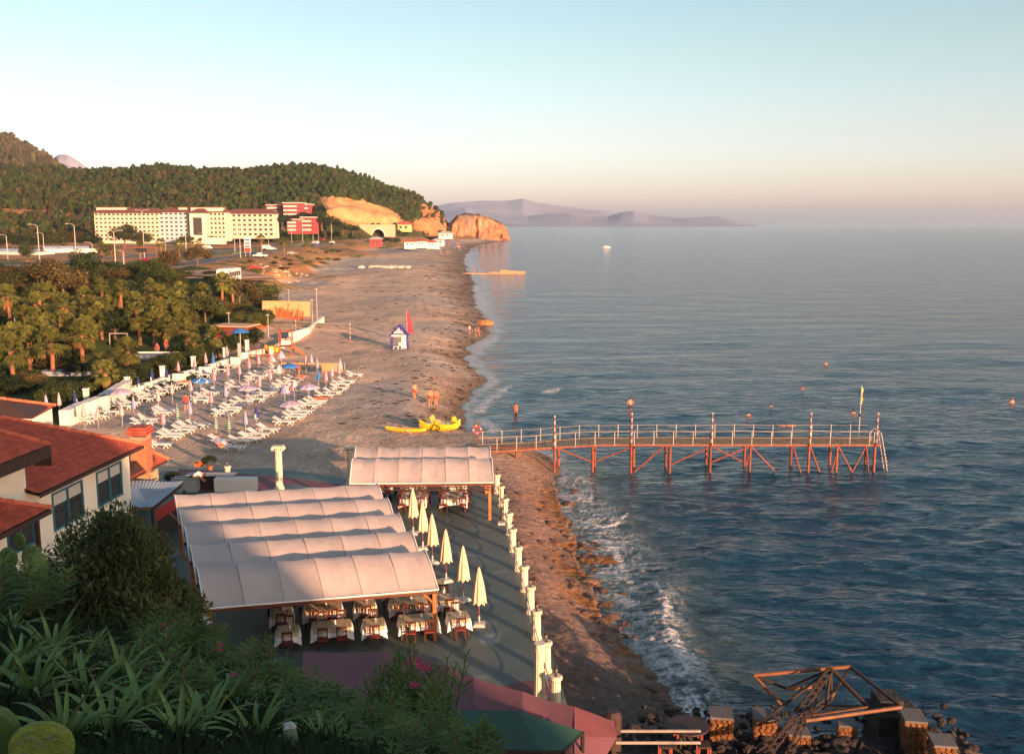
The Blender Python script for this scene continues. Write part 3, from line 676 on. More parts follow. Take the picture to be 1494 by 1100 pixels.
def table(kind, px, py, rz, desc, seed, nch=None, settings=True):
    wd, dp = TBL[kind]; p = P(px, py, TZ)
    if kind not in PRO:
        t = table_proto(wd, dp); PRO[kind] = t; t.location = (p.x, p.y, TZ+.004); t.rotation_euler = (0,0,rz); t['label'] = 'dark table under '+desc
    else: t = dup(PRO[kind], (p.x, p.y, TZ+.004), rz, 'dark table under '+desc)
    t['group'] = 'restaurant tables'
    c = ob('tablecloth', cloth_mesh(wd, dp, seed), loc=(p.x, p.y, TZ+.004), rot=(0,0,rz)); tag(c, 'white cloth over '+desc, 'tablecloth', 'white tablecloths')
    c = ob('table_runner', PRO.setdefault('r'+kind, runner_mesh(wd, dp)), loc=(p.x, p.y, TZ+.004), rot=(0,0,rz)); tag(c, 'beige overcloth on '+desc, 'tablecloth', 'beige overcloths')
    M = Matrix.Rotation(rz, 2)
    if kind == 's': ch = [(0,-.62,0,'near side'),(0,.62,math.pi,'far side')]
    elif kind == 'd': ch = [(-.38,-.64,0,'near left'),(.38,-.64,0,'near right'),(-.38,.64,math.pi,'far left'),(.38,.64,math.pi,'far right')]
    else: ch = [(-.38,-1.5,0,'near left end'),(.38,-1.5,0,'near right end')]+[(s*.62, y, 0, nm) for s, nm0 in ((-1,'left'),(1,'right')) for y, nm in ((-.55, nm0+' side, middle'),(.35, nm0+' side, far'))]
    for x, y, a, nm in ch:
        v = M @ Vector((x, y)); put_chair(p.x+v.x, p.y+v.y, rz+a+random.uniform(-.08,.08), 'chair at the %s of %s' % (nm, desc))
    if settings: setting((p.x, p.y), wd, dp, seed, desc)
rzT = R(11)
T = [('s',421,938,'the front row table farthest left, by the bushes'),('d',485,931,'the front row double table second from left'),('s',546,928,'the front row small table between the two doubles'),('d',611,921,'the front row double table beside the orange post'),('s',669,917,'the front row table right of the orange post'),
 ('s',412,911,'the second row table farthest left'),('d',472,904,'the second row double table second from left'),('s',533,899,'the second row small table between the two doubles'),('d',596,895,'the second row double table left of the post'),('s',652,889,'the second row table behind the orange post'),
 ('s',405,887,'the third row table farthest left, just under the canvas'),('d',462,881,'the third row double table second from left, under canvas'),('s',527,875,'the third row small table under the canvas'),('d',583,872,'the third row double table under the canvas'),('s',632,868,'the third row table at the awning corner')]
for i, (k, a, b, d) in enumerate(T): table(k, a, b+6, rzT, d, i, settings=i < 10)
for i, (a, b, d) in enumerate([(604,741,'the near table in the left column under far awning'),(604,720,'the back table in the left column under far awning'),(663,741,'the near table in the right column under far awning'),(663,720,'the back table in the right column under far awning'),(556,722,'the table at the left end under far awning')]):
    k = 'd'; wd, dp = (1.5,1.5); p = P(a, b, TZ); kk = 'q'
    TBL['q'] = (1.45, 1.7)
    if 'q' not in PRO: PRO['q'] = table_proto(1.45, 1.7); t = PRO['q']; t.location = (p.x, p.y, TZ+.004)
    else: t = dup(PRO['q'], (p.x, p.y, TZ+.004))
    t['label'] = 'dark table under '+d; t['group'] = 'restaurant tables'
    c = ob('tablecloth', cloth_mesh(1.45, 1.7, 30+i), loc=(p.x, p.y, TZ+.004)); tag(c, 'white cloth over '+d, 'tablecloth', 'white tablecloths')
    c = ob('table_runner', PRO.setdefault('rq', runner_mesh(.5, 1.7)), loc=(p.x, p.y, TZ+.004)); tag(c, 'yellowish runner on '+d, 'table runner', 'narrow table runners')
    for (x, y, nm) in ((-.55,-.95,'near left'),(.55,-.95,'near right'),(-.72,.0,'middle left'),(.72,.0,'middle right'),(-.72,.72,'far left'),(.72,.72,'far right')):
        put_chair(p.x+x, p.y+y, 0, 'chair at the %s of %s' % (nm, d))

# ---- closed parasols
def market_parasol(px, pb, ptop, label, first=[None]):
    b = P(px, pb, TZ); h = 2.62
    if first[0] is None:
        t = thing('closed_parasol', label, 'parasol', (b.x, b.y, TZ+.004), 0, 'closed cream terrace parasols'); first[0] = t
        mb = MB(); mb.box((0,0,.04), (.5,.5,.08)); mb.box((0,0,.1), (.4,.4,.05)); mb.tube([(0,0,.1),(0,0,.42)], .04, 8); mb.obj('base', CONC, t)
        mb = MB(); mb.tube([(0,0,.4),(0,0,2.6)], .024, 8); mb.obj('pole', PPOLE, t)
        mb = MB(); n = 32; prof = [(.30,1.02),(.27,1.06),(.25,1.3),(.20,1.7),(.13,2.1),(.07,2.4),(.03,2.56)]; bs = 0
        for k, (r, z) in enumerate(prof):
            for j in range(n):
                q = r*(1+.17*math.cos(8*2*math.pi*j/n)+.05*math.sin(3*j+k*.3)); a = 2*math.pi*j/n; mb.v.append((q*math.cos(a), q*math.sin(a), z-(.05*math.cos(8*a) if k == 0 else 0)))
        for k in range(len(prof)-1):
            for j in range(n): mb.f.append((k*n+j, k*n+(j+1) % n, (k+1)*n+(j+1) % n, (k+1)*n+j)); mb.m.append(0)
        mb.f.append(tuple(range((len(prof)-1)*n, len(prof)*n))); mb.m.append(0); mb.obj('canopy', PFAB, t, True)
        mb = MB(); mb.ball((0,0,2.62), .035, 6, 4); mb.obj('finial', DARKW, t)
    else: t = dup(first[0], (b.x, b.y, TZ+.004), random.random()*3, label)
    return t
for a, b, l in ((699,912,'closed cream parasol nearest the camera, right of the last table'),(676,876,'second closed cream parasol from the front of the row'),(651,848,'third closed cream parasol from the front, with white base'),(631,822,'fourth closed cream parasol from the front, beside the awning edge'),(617,801,'fifth closed cream parasol, standing just before the farthest one'),(603,779,'closed cream parasol farthest back, in front of the far awning tables')):
    market_parasol(a, b, 0, l)
# two bare poles on a white foot by the columns
p = P(733, 764, TZ); t = thing('parasol_stand', 'two thin black poles on a square white foot beside the columns', 'stand', (p.x, p.y+.0, TZ+.004))
mb = MB(); mb.box((0,0,.05), (.5,.5,.1)); mb.obj('foot', CONC, t)
for x in (-.07,.07): mb = MB(); mb.tube([(x,0,.1),(x*1.3,0,2.1)], .02, 6); mb.obj('pole', DARK, t)

# ---- fluted lamp columns with rope between
def lamp_column(p, label, first=[None], g='short white lamp columns along the terrace edge'):
    if first[0] is None:
        t = thing('lamp_column', label, 'column', p, 0, g); first[0] = t
        mb = MB(); mb.lathe([(.23,0),(.23,.07),(.19,.1)], 20); mb.obj('plinth', PLAST, t)
        mb = MB(); mb.lathe([(.18,.1),(.165,1.04)], 24, flute=.09); mb.obj('shaft', PLAST, t)
        mb = MB(); mb.lathe([(.18,1.04),(.23,1.1),(.23,1.19),(.2,1.22)], 20); mb.obj('capital', PLAST, t)
        mb = MB(); mb.lathe([(.07,1.22),(.03,1.25),(.025,1.3),(.06,1.32)], 8); mb.lathe([(.10,1.49),(.11,1.5),(.05,1.56),(.015,1.62)], 6)
        for k in range(4): a = k*math.pi/2; mb.tube([(.05*math.cos(a),.05*math.sin(a),1.32),(.085*math.cos(a),.085*math.sin(a),1.5)], .008, 4)
        l = mb.obj('lantern', LANT, t); mb = MB(); mb.lathe([(.04,1.33),(.07,1.49)], 6); mb.obj('glass', LGL, l)
        return t
    return dup(first[0], p, random.random(), label)
nm = ['farthest','second farthest','third farthest','fourth farthest','fifth farthest','middle','fifth nearest','fourth nearest','third nearest','second nearest','nearest']
for i, c in enumerate(ctp):
    lamp_column((c.x, c.y, TZ+.0), 'short white fluted column with black lantern, %s along the terrace edge' % nm[i])
ROPE = mat('pale_blue_rope', (.32,.36,.38), .8, .1)
for i in range(len(ctp)-1):
    a, b = ctp[i], ctp[i+1]; mb = MB()
    for hz_, sg_ in ((.95,.18),(.55,.15)):
        pts = []
        for k in range(9): f = k/8; q = a.lerp(b, f); pts.append((q.x-.16, q.y, TZ+hz_-sg_*4*f*(1-f)))
        mb.tube(pts, .022, 5)
    for q in (a, b):
        for hz_ in (.95,.55): mb.tube([(q.x-.16,q.y-.05,TZ+hz_),(q.x-.2,q.y,TZ+hz_+.04),(q.x-.16,q.y+.05,TZ+hz_)], .03, 5)
    o = mb.obj('rope_rail', ROPE); tag(o, 'pale rope pair slung between the %s and %s lamp columns' % (nm[i], nm[i+1]), 'rope', 'ropes between the columns')
# tall columns
def tall_column(px, ptop, pbase, label, cap, zb=TZ, dY=None, r=.26):
    b = P(px, pbase, zb) if dY is None else dY; top = PD(px, ptop, b.y).z-zb
    t = thing('tall_column', label, 'column', (b.x, b.y, zb)); mb = MB(); mb.lathe([(r*1.3,0),(r*1.3,.15),(r*1.05,.22)], 20); mb.obj('plinth', PLAST, t)
    mb = MB(); mb.lathe([(r,.22),(r*.9,top-.3)], 28, flute=.08); mb.obj('shaft', PLAST, t)
    if cap:
        mb = MB(); mb.lathe([(r*.95,top-.42),(r*1.1,top-.36),(r*1.05,top-.2),(r*1.35,top-.14)], 20); mb.box((0,0,top-.07), (r*2.9,r*2.4,.12))
        for x in (-1,1): 
            for y in (-1,1): mb.lathe([(.02,-.09),(.1,-.05),(.1,.05),(.02,.09)], 8, (x*r*1.35, y*r*1.0, top-.2))
        mb.obj('capital', PLAST, t)
    else: mb = MB(); mb.lathe([(r*.95,top-.3),(r*1.0,top-.26),(r*.93,top-.2),(r*.9,top)], 24); mb.obj('collar', PLAST, t)
    return t
tall_column(408, 650, 714, 'tall cream column with scrolled capital, sunlit, behind the long awning', True, r=.24)
tall_column(512, 651, 708, 'tall column with scrolled capital in shade, left of the far awning', True, r=.24)
tall_column(787, 938, 1022, 'thick plain fluted column without capital, nearest on the terrace corner', False, r=.21)
b = P(333, 706, TZ); lamp_column((b.x, b.y, TZ), 'white lamp column alone on the red floor beside the tall column')

# ---- service corner: counter, boxes, plants
t = thing('service_counter', 'dark wooden counter with pale top on the red floor', 'counter', tuple(P(310,712,TZ)))
mb = MB(); mb.box((0,0,.45), (3.0,.7,.9)); mb.obj('cabinet', DARKW, t); mb = MB(); mb.box((0,0,.92), (3.1,.8,.04)); mb.obj('worktop', CONC, t)
t = thing('steel_sink_unit', 'pale grey sink unit with basin before the counter', 'sink', tuple(P(272,716,TZ)))
mb = MB(); mb.box((0,0,.4), (1.6,.7,.8)); mb.obj('cabinet', mat('grey_cabinet', (.3,.33,.36), .5), t); mb = MB()
for s_ in ((0,.34,.85,1.6,.04),(0,-.34,.85,1.6,.04)): mb.box((s_[0],s_[1],s_[2]), (s_[3],s_[4],.1))
mb.box((0,0,.81), (1.5,.6,.02)); mb.obj('basin', mat('brushed_steel', (.5,.5,.5), .35, metal=.8), t)
t = thing('white_freezer', 'long low white chest with sloping lid right of the counter', 'freezer', tuple(P(345,716,TZ)))
mb = MB(); mb.box((0,0,.4), (2.6,.7,.8)); mb.obj('body', WHITEP, t); mb = MB(); mb.box((0,0,.83), (2.62,.72,.06)); mb.obj('lid', CLOTHW, t)
t = thing('orange_crate', 'bright orange plastic crate standing on the dark counter', 'crate', tuple(P(292,700,TZ)+Vector((0,0,.0))))
t.location.z = TZ+.94
mb = MB(); 
for q in ((0,-.17,.12,.5,.02,.24),(0,.17,.12,.5,.02,.24),(-.24,0,.12,.02,.34,.24),(.24,0,.12,.02,.34,.24)): mb.box(q[:3], q[3:])
mb.obj('side', mat('orange_plastic', (.62,.12,.02), .5), t); mb = MB(); mb.box((0,0,.01), (.48,.34,.02)); mb.obj('bottom', mat('orange_plastic'), t)
# ------------------------------------------------------------------ people
def person_mesh(name, pose, clothes):
    """pose: dict of joints; one skinned body"""
    J = pose; order = []; edges = []; rad = []
    def add(p, r, par=None):
        order.append(p); rad.append(r)
        if par is not None: edges.append((par, len(order)-1))
        return len(order)-1
    pel = add(J['pelvis'], .15); wst = add(J['waist'], .125, pel); ch = add(J['chest'], .155, wst); nk = add(J['neck'], .06, ch)
    hb = add(J['head0'], .075, nk); hd = add(J['head'], .10, hb); ht = add(J['head1'], .075, hd)
    for s in 'LR':
        a = add(J['sh'+s], .065, ch); b = add(J['el'+s], .045, a); c = add(J['wr'+s], .032, b); d = add(J['ha'+s], .04, c); add(J['fi'+s], .02, d)
        if 'hip'+s in J:
            a = add(J['hip'+s], .10, pel); b = add(J['kn'+s], .065, a); c = add(J['an'+s], .042, b); d = add(J['to'+s], .035, c)
    me = bpy.data.meshes.new(name); me.from_pydata([tuple(x) for x in order], edges, []); return me, rad
def pose_std(kind, seed=0):
    r = random.Random(seed); V_ = Vector
    J = dict(pelvis=V_((0,0,.95)), waist=V_((0,.01,1.1)), chest=V_((0,0,1.33)), neck=V_((0,.01,1.5)), head0=V_((0,0,1.56)), head=V_((0,-.01,1.64)), head1=V_((0,0,1.74)))
    for s, k in (('L',-1),('R',1)):
        J['sh'+s] = V_((k*.19,0,1.43)); J['el'+s] = V_((k*.25,.02,1.13)); J['wr'+s] = V_((k*.25,-.08,.88)); J['ha'+s] = V_((k*.25,-.1,.80)); J['fi'+s] = V_((k*.25,-.12,.72))
        J['hip'+s] = V_((k*.10,0,.90)); J['kn'+s] = V_((k*.11,-.02,.50)); J['an'+s] = V_((k*.12,.02,.07)); J['to'+s] = V_((k*.14,-.14,.03))
    if kind == 'walk':
        J['knL'] += V_((0,-.15,.02)); J['anL'] += V_((0,-.28,.04)); J['toL'] += V_((0,-.28,.05)); J['anR'] += V_((0,.25,.05)); J['toR'] += V_((0,.25,.0)); J['knR'] += V_((0,.05,0))
        J['wrL'] += V_((0,.15,0)); J['haL'] += V_((0,.16,0)); J['fiL'] += V_((0,.17,0)); J['wrR'] += V_((0,-.15,.05)); J['haR'] += V_((0,-.2,.05)); J['fiR'] += V_((0,-.24,.05))
    if kind == 'hands_hips':
        for s, k in (('L',-1),('R',1)): J['el'+s] = V_((k*.40,.08,1.16)); J['wr'+s] = V_((k*.22,-.04,1.02)); J['ha'+s] = V_((k*.18,-.06,.98)); J['fi'+s] = V_((k*.14,-.08,.96))
    if kind == 'bend':
        for q, p in dict(pelvis=(0,.1,.92), waist=(0,0,1.02), chest=(0,-.22,1.1), neck=(0,-.38,1.12), head0=(0,-.43,1.12), head=(0,-.5,1.09), head1=(0,-.58,1.06)).items(): J[q] = V_(p)
        for s, k in (('L',-1),('R',1)): J['sh'+s] = V_((k*.18,-.3,1.07)); J['el'+s] = V_((k*.2,-.34,.82)); J['wr'+s] = V_((k*.16,-.48,.68)); J['ha'+s] = V_((k*.15,-.54,.64)); J['fi'+s] = V_((k*.14,-.6,.62)); J['hip'+s] = V_((k*.1,.1,.88)); J['kn'+s] += V_((0,.02,0))
    if kind == 'sit':
        d = V_((0,.1,-.45))
        for q in ('pelvis','waist','chest','neck','head0','head','head1'): J[q] += d
        for s, k in (('L',-1),('R',1)):
            for q in ('sh','el','wr','ha','fi'): J[q+s] += d
            J['wr'+s] += V_((0,-.2,.05)); J['ha'+s] += V_((0,-.25,.05)); J['fi'+s] += V_((0,-.28,.03)); J['hip'+s] = V_((k*.11,.08,.47)); J['kn'+s] = V_((k*.14,-.36,.46)); J['an'+s] = V_((k*.14,-.38,.08)); J['to'+s] = V_((k*.15,-.54,.04))
    if kind == 'lie':
        for q in J:
            v = J[q]; J[q] = V_((v.x, v.z-.9, .12-v.y*.6))
    return J
def person(label, loc, rz, kind='stand', shirt=None, shorts=(.03,.03,.06), hair=HAIR, skin=SKIN, scale=1, seed=0, hat=None):
    J = pose_std(kind, seed); t = thing('person', label, 'person', loc, rz, None); t.scale = (scale,)*3
    me, rad = person_mesh('body', J, None); o = ob('body', me, t); me.materials.append(skin)
    o.modifiers.new('skin', 'SKIN'); sv = me.skin_vertices[0].data
    for i, r_ in enumerate(rad): sv[i].radius = (r_*(1.25 if i in (1,2) else 1), r_*(.8 if i in (0,1,2) else 1))
    sv[0].use_root = True; m = o.modifiers.new('sub', 'SUBSURF'); m.levels = 1; m.render_levels = 1
    h = J['head']; up = (J['head1']-J['head0']).normalized()
    mb = MB(); c = h+up*.05+Vector((0,.025,0)); mb.ball(tuple(c), (.105,.11,.10), 10, 6); mb.obj('hair', hair, t, True)
    if shorts:
        mb = MB(); mt = mat('cloth_%d_%d_%d' % tuple(int(x*99) for x in shorts), shorts, .8)
        mb.tube([J['waist'].lerp(J['pelvis'], .5), J['pelvis']], [.155,.185], 10)
        for s in 'LR': mb.tube([J['pelvis'].lerp(J['hip'+s], .8), J['hip'+s].lerp(J['kn'+s], .45)], [.13,.105], 8)
        mb.obj('shorts', mt, t, True)
    if shirt:
        mt = mat('cloth_%d_%d_%d' % tuple(int(x*99) for x in shirt), shirt, .8); mb = MB()
        mb.tube([J['pelvis'], J['waist'], J['chest'], J['chest'].lerp(J['neck'], .7)], [.19,.165,.20,.10], 10)
        for s in 'LR': mb.tube([J['sh'+s].lerp(J['chest'], .3), J['sh'+s].lerp(J['el'+s], .6)], [.10,.075], 8)
        mb.obj('shirt', mt, t, True)
    return t
person('person in a white shirt bending over the sink on the terrace', tuple(P(287,716,TZ)), R(100), 'bend', shirt=(.7,.7,.7), shorts=(.35,.2,.1))
def on(px, py, off=0): return tuple(G(px, py, off))
person('person in red swimwear walking alone on the sand left of the pair', on(605,583), R(200), 'walk', shorts=(.35,.04,.03))
person('left one of two bathers walking side by side above the yellow boat', on(628,592), R(185), 'walk', shorts=(.3,.05,.03), seed=2)
person('right one of two bathers walking side by side above the yellow boat', on(636,592), R(170), 'stand', shorts=(.35,.1,.05), seed=3)
person('bather in pale clothes walking at the far waterline', on(685,489), R(240), 'walk', shirt=(.5,.4,.35), shorts=(.05,.05,.08))
person('tall bather in dark swimwear standing beside the far waterline rock', on(694,492), R(90), 'stand', shorts=(.03,.03,.03), seed=5)
person('reddish bather close behind the dark suited one at the waterline', on(698,491), R(80), 'walk', shorts=(.3,.08,.04), seed=6)
q = P(752,612,-.75); person('bather wading knee deep in the surf left of the pier', tuple(q), R(150), 'walk', shorts=(.25,.12,.1))
q = P(919,604,-.85); person('man standing waist deep in the sea beyond the pier', tuple(q), R(200), 'hands_hips', shorts=(.03,.03,.05))
for a, b, l, sk in ((1124,613,'swimmer with only head above water left of centre behind the pier',None),(1170,586,'swimmer with red cap and shoulders above water, out beyond the pier',(.4,.03,.03)),(1204,546,'farthest swimmer, a red capped head in open water',(.5,.03,.05)),(1244,623,'swimmer with bare shoulders near the flag pole',None),(1475,604,'lone swimmer at the far right edge of the picture',(.4,.05,.05)),(1091,626,'swimmer just behind the pier railing, second tall pole to the left',None)):
    q = P(a, b, -1.35); person(l, tuple(q), R(180), 'stand', shorts=None, hair=mat('red_cap', sk, .5) if sk else HAIR)
q = P(1147,622,-.1); person('swimmer doing front crawl with dark hair behind the pier', (q.x, q.y, -.15), R(80), 'lie', shorts=(.03,.03,.03))
person('seated person in blue shirt on the end lounger beside the lamp column', on(320,657), R(60), 'sit', shirt=(.12,.2,.4), shorts=(.5,.15,.05))
person('person in a red top standing between the loungers', on(272,601), R(180), 'stand', shirt=(.55,.05,.04), shorts=(.05,.06,.2))
person('person in red standing at the back edge of the lounger field', on(435,549), R(180), 'stand', shirt=(.5,.03,.03), shorts=(.4,.03,.03))
person('sunbather lying on the lounger near the yellow towel', on(466,588,.38), R(80), 'lie', shorts=(.6,.1,.05))
person('sunbather in orange lying on a lounger by the hedge wall', on(270,563,.38), R(80), 'lie', shorts=(.6,.12,.03))
person('tanned sunbather lying in the upper lounger row', on(441,555,.38), R(85), 'lie', shorts=(.5,.08,.03))

# ------------------------------------------------------------------ sun loungers
def lounger_proto():
    t = thing('sun_lounger', 'x', 'sun lounger'); X0 = -1.0
    mb = MB()
    for y in (-.3,.3): mb.beam((-1.0,y,.34), (.95,y,.33), .05, .06)
    mb.obj('frame', WHITEP, t)
    for x, d in ((-.55,.22),(.55,-.22)):
        for y in (-.31,.31):
            mb = MB(); mb.beam((x,y,.32), (x-d,y,0), .05, .06); mb.beam((x,y,.32), (x+d*.9,y,0), .05, .06); mb.obj('leg', WHITEP, t)
    mb = MB()
    for i in range(9): mb.box((-.2+i*.145,0,.372), (.11,.56,.02))
    mb.box((.97,0,.36), (.06,.64,.05)); mb.obj('seat', WHITEP, t)
    mb = MB(); M = Matrix.Rotation(R(-152), 3, 'Y'); 
    for i in range(5):
        f = .08+i*.15; mb.box((-.28-f*math.cos(R(28)),0,.38+f*math.sin(R(28))), (.12,.58,.02), M=Matrix.Rotation(R(28), 3, 'Y'))
    for y in (-.29,.29): mb.beam((-.28,y,.37), (-.28-.78*math.cos(R(28)),y,.37+.78*math.sin(R(28))), .04, .05)
    mb.obj('backrest', WHITEP, t)
    return t
L0 = lounger_proto(); ln = [0]; ORD = ['first','second','third','fourth','fifth','sixth','seventh','eighth','ninth','tenth','eleventh','twelfth','thirteenth','fourteenth','fifteenth','sixteenth','seventeenth','eighteenth']
rows = [('the short front row beside navy parasol', [(341,657),(322,647),(352,648),(366,643),(379,637),(390,631)], 'from the lamp column'),
 ('the front left row behind the chimney', [(234,653),(249,642),(256,637),(269,631),(276,627),(288,624)], 'from the chimney'),
 ('the middle row under open lilac parasol', [(326,608),(334,603),(341,599),(350,594),(358,589),(372,586),(380,580),(388,576),(406,573),(412,568),(418,564),(427,560),(434,556)], 'from its near end'),
 ('the seaward row along the open sand', [(417,619),(428,613),(434,609),(441,603),(452,596),(458,592),(465,588),(474,581),(486,575),(494,569),(500,564),(506,559),(517,549)], 'from its near end'),
 ('the left inner row', [(207,621),(216,616),(237,607),(243,603),(290,588),(296,583),(309,577),(322,574),(341,568),(350,564),(368,557),(376,552),(384,549),(396,543),(404,539)], 'from the roof'),
 ('the row against the wall', [(121,618),(134,612),(146,611),(166,606),(182,596),(192,591),(212,586),(220,581),(230,577),(240,573),(252,568),(264,563),(299,551),(310,547),(322,543),(338,537)], 'from the near end')]
for rn, pts, frm in rows:
    for k, (a, b) in enumerate(pts):
        a += random.uniform(-2, 2); b += random.uniform(-.8, .8)
        p = G(a, b); lab = 'white sun lounger, %s %s in %s' % (ORD[k], frm, rn); rz = R(-4)+random.gauss(0, .09)
        if not ln[0]: L0.location = p; L0.rotation_euler = (0,0,rz); L0['label'] = lab; L0['group'] = 'white sun loungers on the beach'; ln[0] = 1
        else: dup(L0, p, rz, lab, group='white sun loungers on the beach')
def towel(px, py, col, label, w_=.6, l_=1.3):
    p = G(px, py); mb = MB(); m = 10
    for i in range(m):
        for j in range(3):
            def q(i, j): return (l_*(i/m-.5), w_*(j/3-.5), .39+.015*math.sin(i*1.3+j*2)-(.25*abs(j/3-.5)**4))
            mb.quad(q(i,j), q(i+1,j), q(i+1,j+1), q(i,j+1))
    o = mb.obj('beach_towel', mat('towel_%d_%d_%d' % tuple(int(c*99) for c in col), col, .9, .2, 8)); o.location = p; o.rotation_euler = (0,0,R(-4)); tag(o, label, 'towel', 'towels on the loungers')
for a in ((488,575,(.65,.5,.02),'yellow towel on a lounger in the seaward row'),(497,569,(.55,.05,.03),'red towel beside the yellow one in the seaward row'),(350,565,(.55,.03,.08),'crimson towel on a lounger of the inner row'),(436,557,(.6,.12,.03),'orange towel near the blue open parasol'),(166,605,(.14,.24,.45),'light blue mat on a lounger by the white wall'),
          (237,606,(.1,.2,.5),'blue towel on the lounger beside the red bag'),(182,596,(.3,.4,.6),'pale blue mat on a lounger under the lilac parasol'),(484,576,(.25,.5,.6),'turquoise towel next to the yellow one'),(300,549,(.1,.2,.55),'deep blue towel in the wall row'),(252,603,(.1,.25,.6),'bright blue towel draped behind the red bag'),(146,611,(.5,.56,.62),'whitish grey towel at the near end of the wall row'),(476,584,(.5,.08,.05),'red striped towel near the end of the seaward row')): towel(*a)
# ------------------------------------------------------------------ beach parasols
LIL = mat('lilac_parasol_fabric', (.40,.33,.44), .85, .1); PNK = mat('pink_parasol_fabric', (.46,.18,.20), .85, .1); WHF = mat('white_parasol_fabric', (.6,.58,.56), .85, .05)
NAV = mat('navy_parasol_fabric', (.02,.03,.16), .8, .1); BLU = mat('blue_parasol_fabric', (.03,.16,.45), .8, .1); GRN = mat('green_parasol_fabric', (.03,.15,.11), .8, .1); BLG = mat('blue_grey_parasol_fabric', (.13,.19,.34), .8, .1)
SCH = {'pink': (PNK, LIL), 'lilac': (LIL, mat('grey_lilac_fabric', (.34,.30,.42), .85, .1)), 'navy': (NAV, WHF), 'blue': (BLU, BLU), 'green': (GRN, mat('grey_white_fabric', (.36,.38,.36), .85, .05)), 'bluegrey': (BLG, LIL), 'pinkwhite': (PNK, WHF), 'disc': (BLU, WHF)}
PB = {}
def bparasol(px, py, kind, col, where):
    key = kind+col
    lab = {'closed':'closed', 'half':'half open', 'open':'open'}[kind]+' '+{'pink':'pink and lilac striped','lilac':'pale lilac','navy':'navy','blue':'bright blue','green':'green and white striped','bluegrey':'blue grey','pinkwhite':'pink and white striped','disc':'blue and white spotted'}[col]+' parasol '+where
    p = G(px, py); rz = random.random()*6; h = 2.15
    if key in PB: return dup(PB[key], p, rz, lab, scale=(1,1,random.uniform(.93,1.05)), group='beach parasols')
    t = thing('beach_parasol', lab, 'parasol', p, rz, 'beach parasols'); PB[key] = t
    mb = MB(); mb.tube([(0,0,0),(0,0,h)], .022, 6); mb.obj('pole', WHPNT, t)
    mb = MB(); n = 32
    prof = {'closed': [(.13,1.0),(.17,1.05),(.15,1.4),(.09,1.8),(.03,2.1)], 'half': [(.46,1.25),(.47,1.32),(.34,1.6),(.2,1.9),(.03,2.12)], 'open': [(1.02,1.66),(1.05,1.74),(.8,1.88),(.42,2.02),(.03,2.12)]}[kind]
    for k, (r, z) in enumerate(prof):
        for j in range(n):
            a = 2*math.pi*j/n; fl = {'closed': .22, 'half': .14, 'open': .03}[kind]; q = r*(1+fl*math.cos(8*a)); mb.v.append((q*math.cos(a), q*math.sin(a), z-(.05*math.cos(8*a) if k == 0 else 0)-(.03*abs(math.sin(4*a)) if kind == 'open' else 0)))
    for k in range(len(prof)-1):
        for j in range(n):
            mb.f.append((k*n+j, k*n+(j+1) % n, (k+1)*n+(j+1) % n, (k+1)*n+j))
            if col in ('green','pinkwhite') : mi = (k*2+j//16) % 2 if kind != 'closed' else k % 2
            elif col == 'disc': mi = 1 if (j*7+k*5) % 6 == 0 else 0
            elif col == 'navy': mi = 1 if (k == 0 or (k == 1 and (j//4) % 4 == 0)) else 0
            else: mi = (j//2) % 2
            mb.m.append(mi)
    if col in ('green','pinkwhite') and kind == 'closed':      # horizontal bands
        mb = MB(); K = 12
        for k in range(K+1):
            z = 1.0+1.1*k/K; r = .16*(1-(k/K)**1.5)+.02
            for j in range(16): a = 2*math.pi*j/16; q = r*(1+.15*math.cos(8*a)); mb.v.append((q*math.cos(a), q*math.sin(a), z))
        for k in range(K):
            for j in range(16): mb.f.append((k*16+j, k*16+(j+1) % 16, (k+1)*16+(j+1) % 16, (k+1)*16+j)); mb.m.append(k % 2)
    mb.obj('canopy', list(SCH[col]), t, True)
    return t
